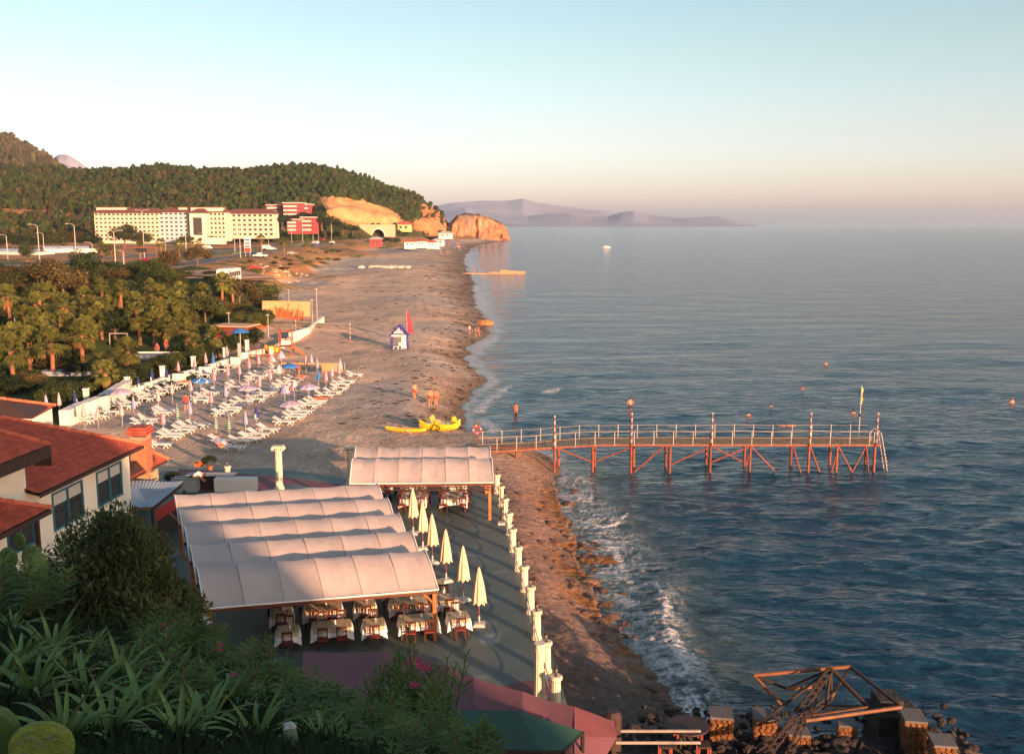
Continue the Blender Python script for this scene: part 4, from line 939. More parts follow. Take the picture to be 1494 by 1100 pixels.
BP = [(309,603,'closed','pink','at the near end of the middle row'),(313,568,'closed','pink','right of the blue disc parasol'),(333,561,'closed','pink','second right of the blue disc parasol'),(350,559,'closed','pink','above the crimson towel'),(364,550,'closed','pink','in the upper inner row'),(378,543,'closed','pink','near the far end of the wall'),
 (397,543,'half','pink','near the back of the field'),(411,537,'half','lilac','farthest back, biggest among the half open ones'),(395,566,'closed','pink','in the centre of the middle row'),(379,577,'closed','pink','above the lying loungers of the middle row'),(363,585,'closed','pink','beside the open lilac parasol'),(409,560,'half','pinkwhite','left of the blue open one'),
 (416,592,'half','bluegrey','at the near end of the seaward row'),(430,587,'half','pinkwhite','beside the blue grey one, seaward row'),(451,591,'open','lilac','over the seaward row'),(361,591,'open','lilac','over the middle row'),(424,618,'open','lilac','at the near end of the seaward row'),
 (465,568,'closed','blue','in the seaward row'),(476,568,'closed','pink','right of the blue closed one'),(485,562,'closed','lilac','third from the far end of the seaward row'),(495,558,'closed','pink','second from the far end of the seaward row'),(497,551,'closed','lilac','at the far end of the seaward row'),(455,541,'closed','lilac','beside the upturned boat'),(463,549,'closed','bluegrey','before the upturned boat'),(447,545,'closed','pinkwhite','left of the upturned boat'),
 (423,557,'open','blue','in the upper middle of the field'),(335,644,'closed','green','in the short front row'),(316,643,'closed','green','at the left end of the short front row'),(359,637,'closed','bluegrey','standing in the short front row'),(375,627,'closed','navy','alone at the right of the short front row'),(330,593,'closed','bluegrey','by the first middle row lounger'),
 (239,635,'closed','pink','in the front left row'),(260,626,'closed','green','in the front left row behind the first lounger pairs'),(278,620,'closed','bluegrey','in the front left row near its right end'),(179,622,'closed','pinkwhite','behind the roof ridge'),(196,612,'closed','bluegrey','between the roof and the wall'),(144,625,'closed','pinkwhite','left of the chimney behind the roof'),(124,625,'closed','pinkwhite','lowest, half hidden behind the roof ridge'),
 (232,600,'closed','pinkwhite','in the left inner row'),(252,588,'closed','pinkwhite','in the wall row near the red person'),(279,584,'closed','pink','left of the blue disc parasol'),(294,581,'open','disc','in the left part of the field'),(178,601,'open','lilac','close to the white wall'),(203,579,'closed','navy','first from the left along the wall'),(223,570,'closed','navy','second from the left along the wall'),(244,565,'closed','navy','third from the left along the wall'),
 (261,553,'closed','pink','by the wall at the pillar gap'),(285,547,'closed','pink','by the wall, beside the middle pillar'),(301,542,'closed','pink','by the wall, left of the blue one'),(312,542,'closed','blue','by the low wall'),(332,530,'closed','pink','at the pillar near the playground'),(88,608,'closed','pinkwhite','left of the navy one behind the small roof'),(111,604,'closed','navy','big, at the near end of the white wall'),(69,612,'closed','bluegrey','in the nook by the small roof wall')]
for q in BP: bparasol(*q)
# ------------------------------------------------------------------ pier
dz = 2.3
pL = P(697, 655, 1.75); Yf = P(1000, 648, dz).y; Yb_ = Yf+2.5; xL = -3.0; xR = PD(1286, 646, Yf).x
def dkz(x): return dz-.55*(1-float(sstep(xL, xL+11, x)))
def pxx(px, Y=None): Y = Y or Yf; return (px-747)/F*Y*1.0/1.0*(1/ (cp+(-(640-550)/F)*sp))*1.0
t = thing('pier', 'long narrow wooden bathing pier on red steel legs with white railings', 'pier', (xL, Yf, 0))
o = Vector((xL, Yf, 0))
mb = MB(); n = int((xR-xL)/.2)
for i in range(n):
    x = xL+(i+.5)*(xR-xL)/n; mb.box((x-xL, 1.4, dkz(x)-.02+random.uniform(-.008,.008)), (.17, 2.85+random.uniform(-.04,.04), .04))
mb.obj('deck_boards', DECK, t, kind='stuff')
for y in (.03, 2.45):
    mb = MB(); xs = np.linspace(xL, xR, 14)
    for k in range(13): mb.beam((xs[k]-xL, y, dkz(xs[k])-.10), (xs[k+1]-xL, y, dkz(xs[k+1])-.10), .1, .10)
    mb.obj('edge_beam', REDST, t, kind='stuff')
LEG = mat('rusty_red_leg', (.20,.055,.032), .6, .3, 2, dirt=((.12,.04,.03), .8, 1.6))
def leg(px, y, zt, zb=-1.2, Y=None): 
    x = pxx(px, Yf+y); mb = MB(); mb.tube([(x-xL, y, zb), (x-xL, y, zt)], .105, 10); mb.obj('leg', LEG, t); return x
fl = [leg(p, .05, dkz(pxx(p))-.2) for p in (809,865,921,978,1037,1095,1181,1222,1277)]
mb = MB(); x = pxx(753); mb.tube([(x-xL,.05,.2),(x-xL,.05,dkz(x)-.2)], .1, 8); mb.obj('leg', LEG, t)
rl = [leg(p, 2.4, dz-.2) for p in (815,868,925,972,1031,1087,1155,1212,1264)]
def brace(a, za, b, zb_, y=0.05, y2=None): mb = MB(); mb.tube([(pxx(a)-xL, y, za), (pxx(b)-xL, y if y2 is None else y2, zb_)], .06, 6); mb.obj('brace', LEG, t)
for q in ((812,2.0,863,.9),(868,.9,919,2.0),(926,.1,968,2.1),(980,.7,1033,2.0),(1040,2.1,1085,.9),(1040,.9,1094,2.1),(1097,2.1,1132,.2),(1158,2.1,1171,.0),(1183,2.1,1199,0),(1224,2.1,1246,.1),(1246,.1,1263,2.0),(1265,2.0,1270,.1),(1090,.6,1096,2.1),(1215,0,1222,1.6),(700,2.0,809,2.0)): brace(*q)
# railing posts
for k in range(20):
    a = 725+k*28.6
    if a > 1282: break
    x = pxx(a); mb = MB(); mb.tube([(x-xL, .0, dkz(x)-.1), (x-xL, .0, dkz(x)+1.0)], .032, 6); mb.obj('railing_post', WHPNT, t)
for k in range(20):
    a = 704+k*28.2; x = pxx(a, Yb_); mb = MB(); mb.tube([(x-xL, 2.5, dkz(x)-.1), (x-xL, 2.5, dkz(x)+1.05)], .032, 6); mb.obj('railing_post', WHPNT, t)
for y in (0, 2.5):
    for h in (.5, .98):
        mb = MB(); xs = np.linspace(xL+.4, xR-.2, 16); mb.tube([(q-xL, y, dkz(q)+h+.03*math.sin(i*2.1)) for i, q in enumerate(xs)], .018, 4); mb.obj('rope_rail', mat('greyish_rope', (.3,.28,.26), .8), t)
for a in (809,921,1038,1181,1278):
    x = pxx(a); pl = MB(); z0 = dkz(x)-.1
    q = None
    for k in range(9):
        mb = MB(); mb.tube([(x-xL,-.14,z0+k*.27),(x-xL,-.14,z0+k*.27+.27)], .055, 8)
        if q is None: q = mb.obj('striped_pole', REDST, t)
        else:
            mb.obj('white_band' if k % 2 else 'red_band', WHPNT if k % 2 else REDST, q)
    mb = MB(); mb.ball((x-xL,-.14,z0+2.5), .09, 8, 5); mb.obj('lamp_globe', WHPNT, q)
for dx in (0, .45):                                       # the bathing ladder
    x = xR-xL+.1+dx*0; mb = MB(); y = .5+dx*1.6
    mb.tube([(x-.5,y,dz),(x-.5,y,dz+.75),(x-.25,y,dz+1.0),(x+.05,y,dz+.7),(x+.75,y,-.4)], .035, 6); mb.obj('ladder_rail', WHPNT, t)
for k in range(9): f = k/9; mb = MB(); mb.beam((xR-xL+.15+.7*f,.5,dz+.55-2.6*f), (xR-xL+.15+.7*f,1.22,dz+.55-2.6*f), .06); mb.obj('rung', WHPNT, t)
x = pxx(1263)-xL; q = thing('flag_pole', 'white pole with a furled yellow flag at the seaward end of the pier', 'flag pole', (xL+x, Yf+1.6, dz))
mb = MB(); mb.tube([(0,0,-.02),(.05,0,4.3)], .035, 6); mb.obj('pole', WHPNT, q); mb = MB()
for k in range(6): mb.quad((.06,0,4.15-k*.22),(.16+.05*math.sin(k*2),.06*math.cos(k),4.1-k*.22),(.16+.05*math.sin(k*2+2),.06*math.cos(k+1),3.88-k*.22),(.06,.02,3.93-k*.22))
mb.obj('flag', mat('yellow_flag_cloth', (.55,.42,.06), .8, .2), q); mb = MB(); mb.ball((.02,0,1.95), .12, 8, 5); mb.obj('lamp', LANT, q)
# lifebuoy on its post
b = P(696, 650, 1.3); q = thing('lifebuoy_post', 'red ring lifebuoy hung on a post at the landward end of the pier', 'lifebuoy', (b.x, b.y, b.z-.4))
mb = MB(); mb.tube([(0,0,-.3),(0,0,2.5)], .05, 6); mb.obj('post', REDST, q); mb = MB()
for k in range(20):
    a = 2*math.pi*k/20; b2 = 2*math.pi*(k+1)/20; mb.cur = 1 if k % 5 == 0 else 0; mb.tube([(.30*math.cos(a),-.1,1.75+.30*math.sin(a)),(.30*math.cos(b2),-.1,1.75+.30*math.sin(b2))], .075, 7)
mb.obj('ring', [mat('lifebuoy_red', (.6,.05,.05), .5), WHITEP], q)

# ------------------------------------------------------------------ yellow craft, hut, flag, net
YEL = mat('yellow_plastic_hull', (.70,.45,.02), .35, .08, 2, coat=.3)
def hull(L, W_, H_, n=16, bow=.5, deckdip=.06):
    mb = MB(); secs = []
    for i in range(n+1):
        f = i/n; x = (f-.5)*L; w_ = W_/2*max(.03, (1-abs(2*f-1)**(2.2)))**.6; zb = .02+H_*.55*abs(2*f-1)**3; zt = H_+H_*bow*abs(2*f-1)**3
        secs.append([(x,-w_*.55,zb),(x,-w_,zb+(zt-zb)*.6),(x,-w_*.95,zt),(x,-w_*.6,zt-deckdip),(x,w_*.6,zt-deckdip),(x,w_*.95,zt),(x,w_,zb+(zt-zb)*.6),(x,w_*.55,zb)])
    for a, b in zip(secs, secs[1:]):
        for j in range(8): mb.quad(a[j], a[(j+1) % 8], b[(j+1) % 8], b[j])
    mb.poly(secs[0]); mb.poly(secs[-1]); return mb
p = G(592, 630); t = thing('kayak', 'slim yellow kayak lying on the sand beside the pedal boat', 'kayak', p, R(-10)); hull(3.6,.75,.28).obj('hull', YEL, t, True)
mb = MB(); mb.tube([(-.3,.0,.32),(.1,-.4,.25),(.7,-.75,.02)], .02, 5); mb.obj('paddle', WHITEP, t)
p = G(642, 626); t = thing('pedal_boat', 'bright yellow pedal boat with raised seats, pulled up on the sand', 'pedal boat', p, R(-8))
for y in (-.5,.5): q = hull(3.4,.7,.45, bow=.9).obj('float', YEL, t, True); q.location = (0, y, 0)
mb = MB(); mb.box((-.1,0,.5), (2.2,1.5,.14)); mb.obj('deck', YEL, t); 
for y in (-.35,.35):
    mb = MB(); mb.box((-.3,y,.66), (.5,.5,.2)); mb.beam((-.55,y,.7), (-.75,y,1.15), .5, .1, up=(1,0,0)); mb.obj('seat', YEL, t)
mb = MB(); mb.tube([(.55,0,.5),(.5,0,1.0)], .04, 6); mb.obj('steering_lever', DARK, t); mb = MB(); mb.ball((1.2,0,.85), (.28,.3,.34), 10, 6); mb.obj('bow_figure', YEL, t, True)
# hut
HUTB = mat('navy_painted_timber', (.03,.03,.20), .5, .15)
p = G(583, 509); t = thing('beach_hut', 'small open navy blue A frame kiosk with white signboards on the sand', 'kiosk', p, R(0)); W_ = 1.15
for x in (-W_, W_):
    for y in (-.8,.8): mb = MB(); mb.beam((x,y,0), (x*.92,y,1.9), .14); mb.obj('post', HUTB, t)
for y in (-.85,.85):
    for x in (-1,1): mb = MB(); mb.beam((x*W_*1.1,y,1.85), (0,y,3.35), .07, .22); mb.obj('gable_board', HUTB, t)
for z in (1.95,2.45): mb = MB(); mb.box((0,-.86,z), (2.2*(1-(z-1.9)*.5),.05,.26)); q = mb.obj('signboard', WHITEP, t)
SGN = mat('blue_sign_lettering', (.03,.04,.3), .6, .1)
def letters(txt, parent, loc, size, m, rot=(R(90),0,0), name='lettering', sx=1):
    cu = bpy.data.curves.new(name, 'FONT'); cu.body = txt; cu.size = size; cu.align_x = 'CENTER'; cu.align_y = 'CENTER'; cu.extrude = .004
    tmp = bpy.data.objects.new('tmp', cu); COL.objects.link(tmp); dg = bpy.context.evaluated_depsgraph_get(); me = bpy.data.meshes.new_from_object(tmp.evaluated_get(dg)); bpy.data.objects.remove(tmp)
    me.materials.clear(); me.materials.append(m); o = ob(name, me, parent, 'stuff', loc, rot); o.scale = (sx,1,1); return o
letters('WATER SPORTS', t, (0,-.89,1.95), .22, SGN); letters('CENTER', t, (0,-.89,2.45), .2, SGN)
mb = MB(); mb.poly([(-.28,-.88,2.64),(.28,-.88,2.64),(0,-.88,3.15)]); mb.obj('gable_panel', WHITEP, t); mb = MB(); mb.tube([(-.1,-.9,2.68),(.02,-.9,2.8),(0,-.9,3.0)], .03, 5); mb.obj('skier_emblem', SGN, t)
for s_ in (-1,1):
    mb = MB(); mb.quad((s_*W_*1.1,-.8,1.83),(0,-.8,3.3),(0,.8,3.3),(s_*W_*1.1,.8,1.83)); mb.obj('roof_sheet', HUTB, t)
mb = MB(); mb.box((.55,.5,.85), (.75,.06,1.7)); mb.obj('white_panel', WHITEP, t)
def chair_w(loc, lab, rz=0):
    t = thing('plastic_chair', lab, 'chair', loc, rz); 
    for x in (-.2,.2):
        for y in (-.2,.2): mb = MB(); mb.beam((x,y,0), (x,y,.43), .04); mb.obj('leg', WHITEP, t)
    mb = MB(); mb.box((0,0,.45), (.46,.46,.04)); mb.obj('seat', WHITEP, t); mb = MB(); mb.box((0,.22,.68), (.44,.04,.44)); mb.obj('backrest', WHITEP, t)
chair_w((p.x+.1, p.y-.3, p.z), 'white plastic chair standing inside the blue kiosk'); 
t = thing('surf_rack', 'low white bench with gear at the front of the blue kiosk', 'bench', (p.x-.45, p.y-.55, p.z)); mb = MB(); mb.box((0,0,.4), (.7,.4,.06)); mb.obj('bench_top', WHITEP, t)
for x in (-.3,.3): mb = MB(); mb.box((x,0,.19), (.06,.36,.37)); mb.obj('leg', WHITEP, t)
t = thing('beach_banner', 'tall red sail shaped banner flag beside the blue kiosk', 'banner flag', G(594, 500)); mb = MB(); mb.tube([(0,0,0),(.02,0,2.2),(-.05,0,4.9)], .03, 6); mb.obj('pole', STEEL, t)
mb = MB(); L_l = [(-.04,4.9),(-.02,4.0),(0,3.0),(0,1.9),(0,1.6)]; Rr = [(.02,4.9),(.45,4.0),(.75,3.0),(.85,2.0),(1.05,1.35)]
for k in range(4): mb.quad((L_l[k][0],.0,L_l[k][1]),(Rr[k][0],.12*math.sin(k),Rr[k][1]),(Rr[k+1][0],.12*math.sin(k+1),Rr[k+1][1]),(L_l[k+1][0],0,L_l[k+1][1]))
mb.obj('flag', mat('red_banner_cloth', (.62,.05,.08), .7, .1, trans=.3), t)
# volleyball net
a = G(511, 497); b_ = G(432, 492); t = thing('volleyball_net', 'beach volleyball net with red and white padded post on the sand', 'volleyball net', a); d = b_-a
for nm_, q in (('post', Vector((0,0,0))), ('post', d)):
    mm = MB()
    for k in range(8): mm.cur = k % 2; mm.tube([q+Vector((0,0,k*.32)), q+Vector((0,0,k*.32+.32))], .07, 8)
    mm.obj('post', [REDST, WHPNT], t)
for h in (2.4,1.45): mb = MB(); mb.tube([Vector((0,0,h)), d*.5+Vector((0,0,h-.08)), d+Vector((0,0,h))], .04, 5); mb.obj('net_tape', WHPNT, t)
mb = MB()
for k in range(41): q = d*(k/40); mb.tube([q+Vector((0,0,1.45)), q+Vector((0,0,2.38))], .006, 3, False)
for k in range(6): h = 1.55+k*.15; mb.tube([Vector((0,0,h)), d+Vector((0,0,h))], .006, 3, False)
mb.obj('net', DARK, t, kind='stuff')
# upturned boat / awning roll by the loungers
p = G(486, 541); t = thing('white_tent_cover', 'low white canvas windbreak with tan front at the back of the loungers', 'windbreak', p, R(-8))
mb = MB(); mb.quad((-1.3,-.5,1.0),(1.3,-.5,1.0),(1.3,.5,.9),(-1.3,.5,.9)); mb.obj('roof_cloth', TRIM, t); mb = MB(); mb.quad((-1.2,-.55,0.0),(1.45,-.6,0.0),(1.3,-.5,.98),(-1.3,-.5,.98)); mb.obj('front_cloth', mat('tan_canvas', (.45,.26,.13), .9), t)
for x in (-1.28,1.28): mb = MB(); mb.tube([(x,.5,0),(x,.5,.9)], .03, 5); mb.obj('pole', WHPNT, t)
t = thing('long_wooden_beam', 'long tan beam lying across the sand left of the windbreak', 'beam', G(445, 532), R(-4)); mb = MB(); mb.box((0,0,.12), (6,.25,.22)); mb.obj('timber', mat('tan_timber', (.42,.25,.12), .8), t)
# boats and bathing rocks out at sea
def motor_boat(px, py, lab, s=1):
    p = P(px, py, 0); t = thing('boat', lab, 'boat', (p.x,p.y,-.1), R(10)); t.scale = (s,)*3; hull(7,2.4,1.0).obj('hull', WHITEP, t, True); mb = MB(); mb.box((-.3,0,1.4), (2.6,1.7,.9)); mb.box((-.3,0,1.9), (3,1.9,.1)); mb.obj('cabin', WHITEP, t)
    mb = MB(); mb.box((.4,0,1.5), (1.25,1.74,.4)); mb.obj('window', GLASS, t)
motor_boat(885, 362, 'small white motor boat alone on the open sea, right of the headland', .9); motor_boat(776, 330, 'tiny white boat far away near the foot of the mountains', 3)
# far jetty and breakwater
p = P(700, 365, 0); t = thing('far_jetty', 'small dark jetty with railing near the headland', 'jetty', (p.x, p.y, 0)); W_ = 28
mb = MB(); mb.box((0,0,2.0), (W_,4,.3)); mb.obj('deck', DARKW, t); mb = MB(); mb.box((0,-2,3.9), (W_,.2,.15)); mb.obj('handrail', DARKW, t)
for k in range(7): mb = MB(); mb.box((-W_/2+k*W_/6,-1.9,1.5), (.5,.3,5)); mb.obj('pile', DARKW, t)
p = P(722, 400, 0); t = thing('concrete_breakwater', 'stepped concrete mole jutting from the beach into the sea', 'breakwater', (p.x, p.y, 0))
MC = mat('orange_brown_concrete', (.40,.24,.14), .9, .25, 1)  # one orange brown base colour for all the blocks
for (x0,x1,z,hh) in ((-12,-2,0,.5),(-1.8,1.8,.2,1.0),(2,5,.6,1.6),(5.2,8.4,.4,1.5),(8.6,11.5,.3,1.3)): mb = MB(); mb.box(((x0+x1)/2,0,z-.3), (x1-x0,2.6,hh+.9)); mb.obj('concrete_block', MC, t)
person('lone figure standing on the root of the stepped mole', tuple(P(692,398,.6)), 0, 'stand', shorts=(.02,.02,.02))
t = thing('orange_rock', 'low orange brown rock at the waterline beside the bathers', 'rock', G(708, 474)); mb = MB(); mb.ball((0,0,.3), (1.5,.9,.7), 9, 5)
mb.v = [(x*(1+.25*random.random()), y*(1+.25*random.random()), z) for x, y, z in mb.v]; mb.obj('rock', mat('orange_rock', (.36,.17,.07), .9, .4), t)
p = G(566, 391); t = thing('boulder_pile', 'line of pale boulders in the middle of the far sand', 'boulders', p)
for k in range(16):
    mb = MB(); mb.ball((0,0,0), 1, 8, 5); mb.v = [(x*(1+.3*random.random()), y*(1+.3*random.random()), z*(1+.3*random.random())) for x, y, z in mb.v]
    q = mb.obj('boulder', mat('pale_boulder', (.5,.45,.38), .9, .2), t); q.location = (-7+k*.95+random.random()*.6-(3.5 if k == 0 else 0), random.random()*1.6, .5); q.scale = (random.uniform(1.0,1.7), 1.2, random.uniform(.35,.7)); q.location.z = .2
# stones strewn on the shore shelf
RK = mat('wet_shore_rock', (.13,.075,.05), .7, .5, 1.5, .05, 5); rm = []
for k in range(6):
    mb = MB(); mb.ball((0,0,0), 1, 9, 6); r_ = np.random.RandomState(k); mb.v = [tuple(np.array(v)*(1+(r_.rand(3)-.5)*.45)) for v in mb.v]; rm.append(mb.mesh('shore_rock', RK))
def scatter(name, n, fn, meshes, m, lab):
    VV = []; FF = []; o_ = 0
    for k in range(n):
        (x, y, z), s_, a_ = fn(k); me_ = meshes[k % len(meshes)]; v = np.array([q.co[:] for q in me_.vertices])*np.array(s_)
        v = np.c_[v[:, 0]*math.cos(a_)-v[:, 1]*math.sin(a_), v[:, 0]*math.sin(a_)+v[:, 1]*math.cos(a_), v[:, 2]]+np.array([x, y, z])
        VV.append(v); me_.calc_loop_triangles(); t_ = np.array([q.vertices[:] for q in me_.loop_triangles]); FF.append(t_+o_); o_ += len(v)
    q = ob(name, npmesh(name, np.concatenate(VV), np.concatenate(FF), m, False, tris=True), kind='stuff'); return tag(q, lab, 'stones')
def fr_(k):
    y = random.uniform(34, 72); x = float(shoreX(y))+random.gauss(.2, 1.2); sc = random.uniform(.07,.28)*(1 if k % 9 else 1.6); return (x, y, float(gz(x, y))-.02), (sc*1.6, sc, sc*.5), random.random()*6
scatter('shore_stones', 240, fr_, rm, RK, 'scattered wet brown stones on the rock shelf at the edge of the surf')
# ------------------------------------------------------------------ restaurant building (left)
def tiled(name, a, b, c, d, nrow, ncol, parent, m=TILE):
    """pantiles on the slope a-b (eave) to d-c (ridge)"""
    a, b, c, d = map(Vector, (a, b, c, d)); nr = ((b-a).cross(d-a)).normalized()
    if nr.z < 0: nr = -nr
    mb = MB(); V = []; W_ = ncol*4
    for i in range(nrow):
        for e_, lift in ((0, .055), (1, .012)):
            f = (i+e_)/nrow; l = a.lerp(d, f); r = b.lerp(c, f)
            for j in range(W_+1): V.append(tuple(l.lerp(r, j/W_)+nr*(lift+.028*abs(math.sin(j/4*math.pi)))))
    F_ = gridfaces(nrow*2, W_+1); me = npmesh(name, V, F_, m, False); o = ob(name, me, parent, 'stuff')
    mb = MB(); mb.poly([p-nr*.04 for p in (a, b, c, d)]); mb.poly([p-nr*.10 for p in (d, c, b, a)]); mb.obj('roof_board', DARKW, parent, kind='stuff'); return o
def ridge(name, a, b, parent, m=TILER, r=.11):
    a, b = Vector(a), Vector(b); n = max(2, int((b-a).length/.42))
    for k in range(n): mb = MB(); mb.tube([a.lerp(b, k/n)+Vector((0,0,.07)), a.lerp(b, (k+1.08)/n)+Vector((0,0,.05))], [r*1.12, r*.92], 7); mb.obj(name, m, parent)
C0 = PD(187, 645, 50); wd = Vector((.10, .995, 0)).normalized(); wn = Vector((wd.y, -wd.x, 0))
def W(t, n_, z): p = Vector((C0.x, C0.y, 0))-wd*t+wn*n_; return Vector((p.x, p.y, z))
t = thing('restaurant_building', 'cream rendered restaurant with red tiled roofs and teal framed windows', 'building', (0,0,0))
ez = 7.75
tB = min(np.linspace(2, 18, 400), key=lambda q: abs(W(q, 1.0, 0).x-PD(74, 650, W(q, 1.0, 0).y).x)); e2 = PD(74, 650, W(tB, 1.0, 0).y).z
def wallpiece(t0, t1, z0, z1, nn=0, th=.3):
    mb = MB(); c = (W(t0, nn-th/2, (z0+z1)/2)+W(t1, nn-th/2, (z0+z1)/2))/2; mb.box(c, (th, abs(t1-t0), z1-z0), rz=-math.atan2(wd.x, wd.y)); return mb
wins = []
for (a, b, zb_, zt_) in ((.85,3.35,0,0),(4.6,7.2,0,0),(8.7,10.6,-.0,0)): wins.append((a, b))
WB, WT = 5.4, 7.15
wallpiece(tB+.35, 18, ez+.002, e2-.12).obj('wall', CREAM, t)
prev = 0
for i, (a, b) in enumerate(wins):
    wallpiece(prev, a, 2.0, ez).obj('wall', CREAM, t); wallpiece(a, b, 2.0, WB).obj('wall', CREAM, t); wallpiece(a, b, WT, ez).obj('wall', CREAM, t); prev = b
wallpiece(prev, 18, 2.0, ez).obj('wall', CREAM, t)
mb = MB(); c = (W(.15, -.15, 0)+W(.15, -9, 0))/2; mb.box((c.x, c.y, 4.85), (9, .3, 5.7), rz=-math.atan2(wd.x, wd.y)); mb.obj('end_wall', CREAM, t)
mb = MB(); mb.quad(W(0,-3,2.2), W(18,-3,2.2), W(18,-3,7.7), W(0,-3,7.7)); mb.obj('inner_wall', mat('dim_room_wall', (.16,.13,.11), .9), t)
mb = MB(); mb.quad(W(0.3,-.3,5.2), W(18,-.3,5.2), W(18,-3,5.2), W(.3,-3,5.2)); mb.obj('inner_floor', mat('dim_room_wall'), t)
for (a, b) in wins:
    o_ = W((a+b)/2, 0, 0); f = MB(); ang = -math.atan2(wd.x, wd.y); wdt = b-a
    def bx(t0, t1, z0, z1, n0, n1): 
        mb = MB(); c = (W((t0+t1)/2, (n0+n1)/2, (z0+z1)/2)); mb.box(c, (abs(n1-n0), abs(t1-t0), z1-z0), rz=ang); return mb
    fr = bx(a, b, WB, WB+.10, -.12, .03).obj('window_frame', TEALF, t)
    bx(a, b, WT-.1, WT, -.12, .03).obj('frame_bar', TEALF, fr)
    for q in (a+.05, b-.05, (a+b)/2): bx(q-.06, q+.06, WB+.1, WT-.1, -.12, .03).obj('frame_bar', TEALF, fr)
    for q0, q1 in ((a+.11, (a+b)/2-.06), ((a+b)/2+.06, b-.11)):
        bx(q0, q1, WB+.1, WT-.1, -.075, -.06).obj('pane', GLASS, fr); bx(q0, q1, WT-.62, WT-.1, -.055, -.035).obj('blind', BLIND, fr)
    bx(a-.05, b+.05, WB-.09, WB-.002, -.1, .09).obj('window_sill', WALLW, fr)
# roofs
hip = W(3.8, -4.2, ez+2.05); ec = W(-.55, .55, ez-.12); en = W(tB+.3, .55, ez-.12)
tiled('roof_tiles', en, ec, hip, W(11.0,-4.2,ez+2.05), 16, 26, t); tiled('roof_tiles', ec, W(-.55,-9,ez-.12), hip+Vector((-.05,.05,0)), hip, 14, 30, t)
ridge('hip_tile', ec, hip, t); ridge('ridge_tile', hip, W(11.0,-4.2,ez+2.05), t)
tiled('roof_tiles', W(18,1.0,e2), W(tB,1.0,e2), W(tB+2.2,-3.4,e2+1.9), W(18,-3.4,e2+1.9), 12, 40, t); ridge('hip_tile', W(tB,1.0,e2), W(tB+2.2,-3.4,e2+1.9), t); tiled('roof_tiles', W(tB,1.0,e2), W(tB,-6,e2), W(tB+2.2,-3.4,e2+1.9)+Vector((-.02,0,0)), W(tB+2.2,-3.4,e2+1.9), 12, 24, t)
def fas(a, b, h): mb = MB(); mb.beam(a-Vector((0,0,h/2)), b-Vector((0,0,h/2)), .06, h); mb.obj('fascia', DARKW, t)
fas(W(18,1.0,e2+.02), W(tB,1.0,e2+.02), .5); fas(W(tB,1.0,e2+.02), W(tB,0.2,e2+.02), .9); fas(en, ec, .16); fas(ec, W(-.55,-9,ez-.12), .16)
mb = MB(); mb.tube([W(tB-.1,.5,ez-.2), W(tB,.06,ez-.7), W(tB+.05,.06,2.3)], .045, 6); mb.obj('drainpipe', CREAM, t)
# low porch roof and post
pc = P(74, 742, 5.5); 
zt = 6.5; a = PD(75, 742, pc.y); nn = 1.9
t0 = min(np.linspace(2, 18, 400), key=lambda q: abs(W(q, nn, 0).x-PD(75, 742, W(q, nn, 0).y).x)); pzz = PD(75, 742, W(t0, nn, 0).y).z
tw = [W(t0, nn, pzz), W(19, nn, pzz), W(19, 0.02, pzz+.95), W(t0+2.0, 0.02, pzz+.95)]
tiled('roof_tiles', tw[1], tw[0], tw[3], tw[2], 9, 30, t); tiled('roof_tiles', W(t0, .02, pzz), W(t0, nn, pzz), W(t0+2, .02, pzz+.95), W(t0+2, .0, pzz+.95), 8, 8, t); ridge('hip_tile', W(t0, nn, pzz), W(t0+2,.02,pzz+.95), t)
fas(W(19,nn,pzz), W(t0,nn,pzz), .2)
for q in (t0+.5, t0+5): mb = MB(); c = W(q, nn-.35, (pzz+2.1)/2); mb.box(c, (.16,.16,pzz-2.2)); mb.obj('porch_post', DARKW, t)
# red brick chimney
b = P(214, 640, 3.0); c = PD(205, 640, 57.5); t = thing('brick_chimney', 'square orange brick barbecue chimney with dark red tiled cap', 'chimney', (c.x, c.y, 2.2)); zc = PD(205, 630, 57.5).z-2.2; rows_ = int((zc-.4)/.11)
mb = MB(); mb.box((0,0,zc/2-.1), (.93,.93,zc-.2)); mb.obj('mortar_core', mat('grey_mortar', (.3,.2,.14), .9), t)
bm_ = MB().box((0,0,0), (.215,.03,.09)).mesh('brick', BRICK)
cnt = 0
for k in range(rows_-1, max(rows_-20, 0), -1):
    for sd in (0, 1):
        for j in range(4):
            if cnt > 290: break
            x = -.36+j*.24+(.0 if k % 2 else .05); q = ob('brick', bm_, t, loc=(x,-.47,.1+k*.11) if sd == 0 else (.47,x,.1+k*.11), rot=(0,0,0 if sd == 0 else R(90))); cnt += 1
for k in range(3):
    mb = MB(); mb.box((0,0,zc-.05+k*.16), (1.25-.1*k,1.25-.1*k,.13)); mb.obj('cap_tile_course', TILE, t)
mb = MB(); mb.box((.2,-.5,zc-.15), (.6,.1,.1)); mb.obj('dark_slot', DARK, t)
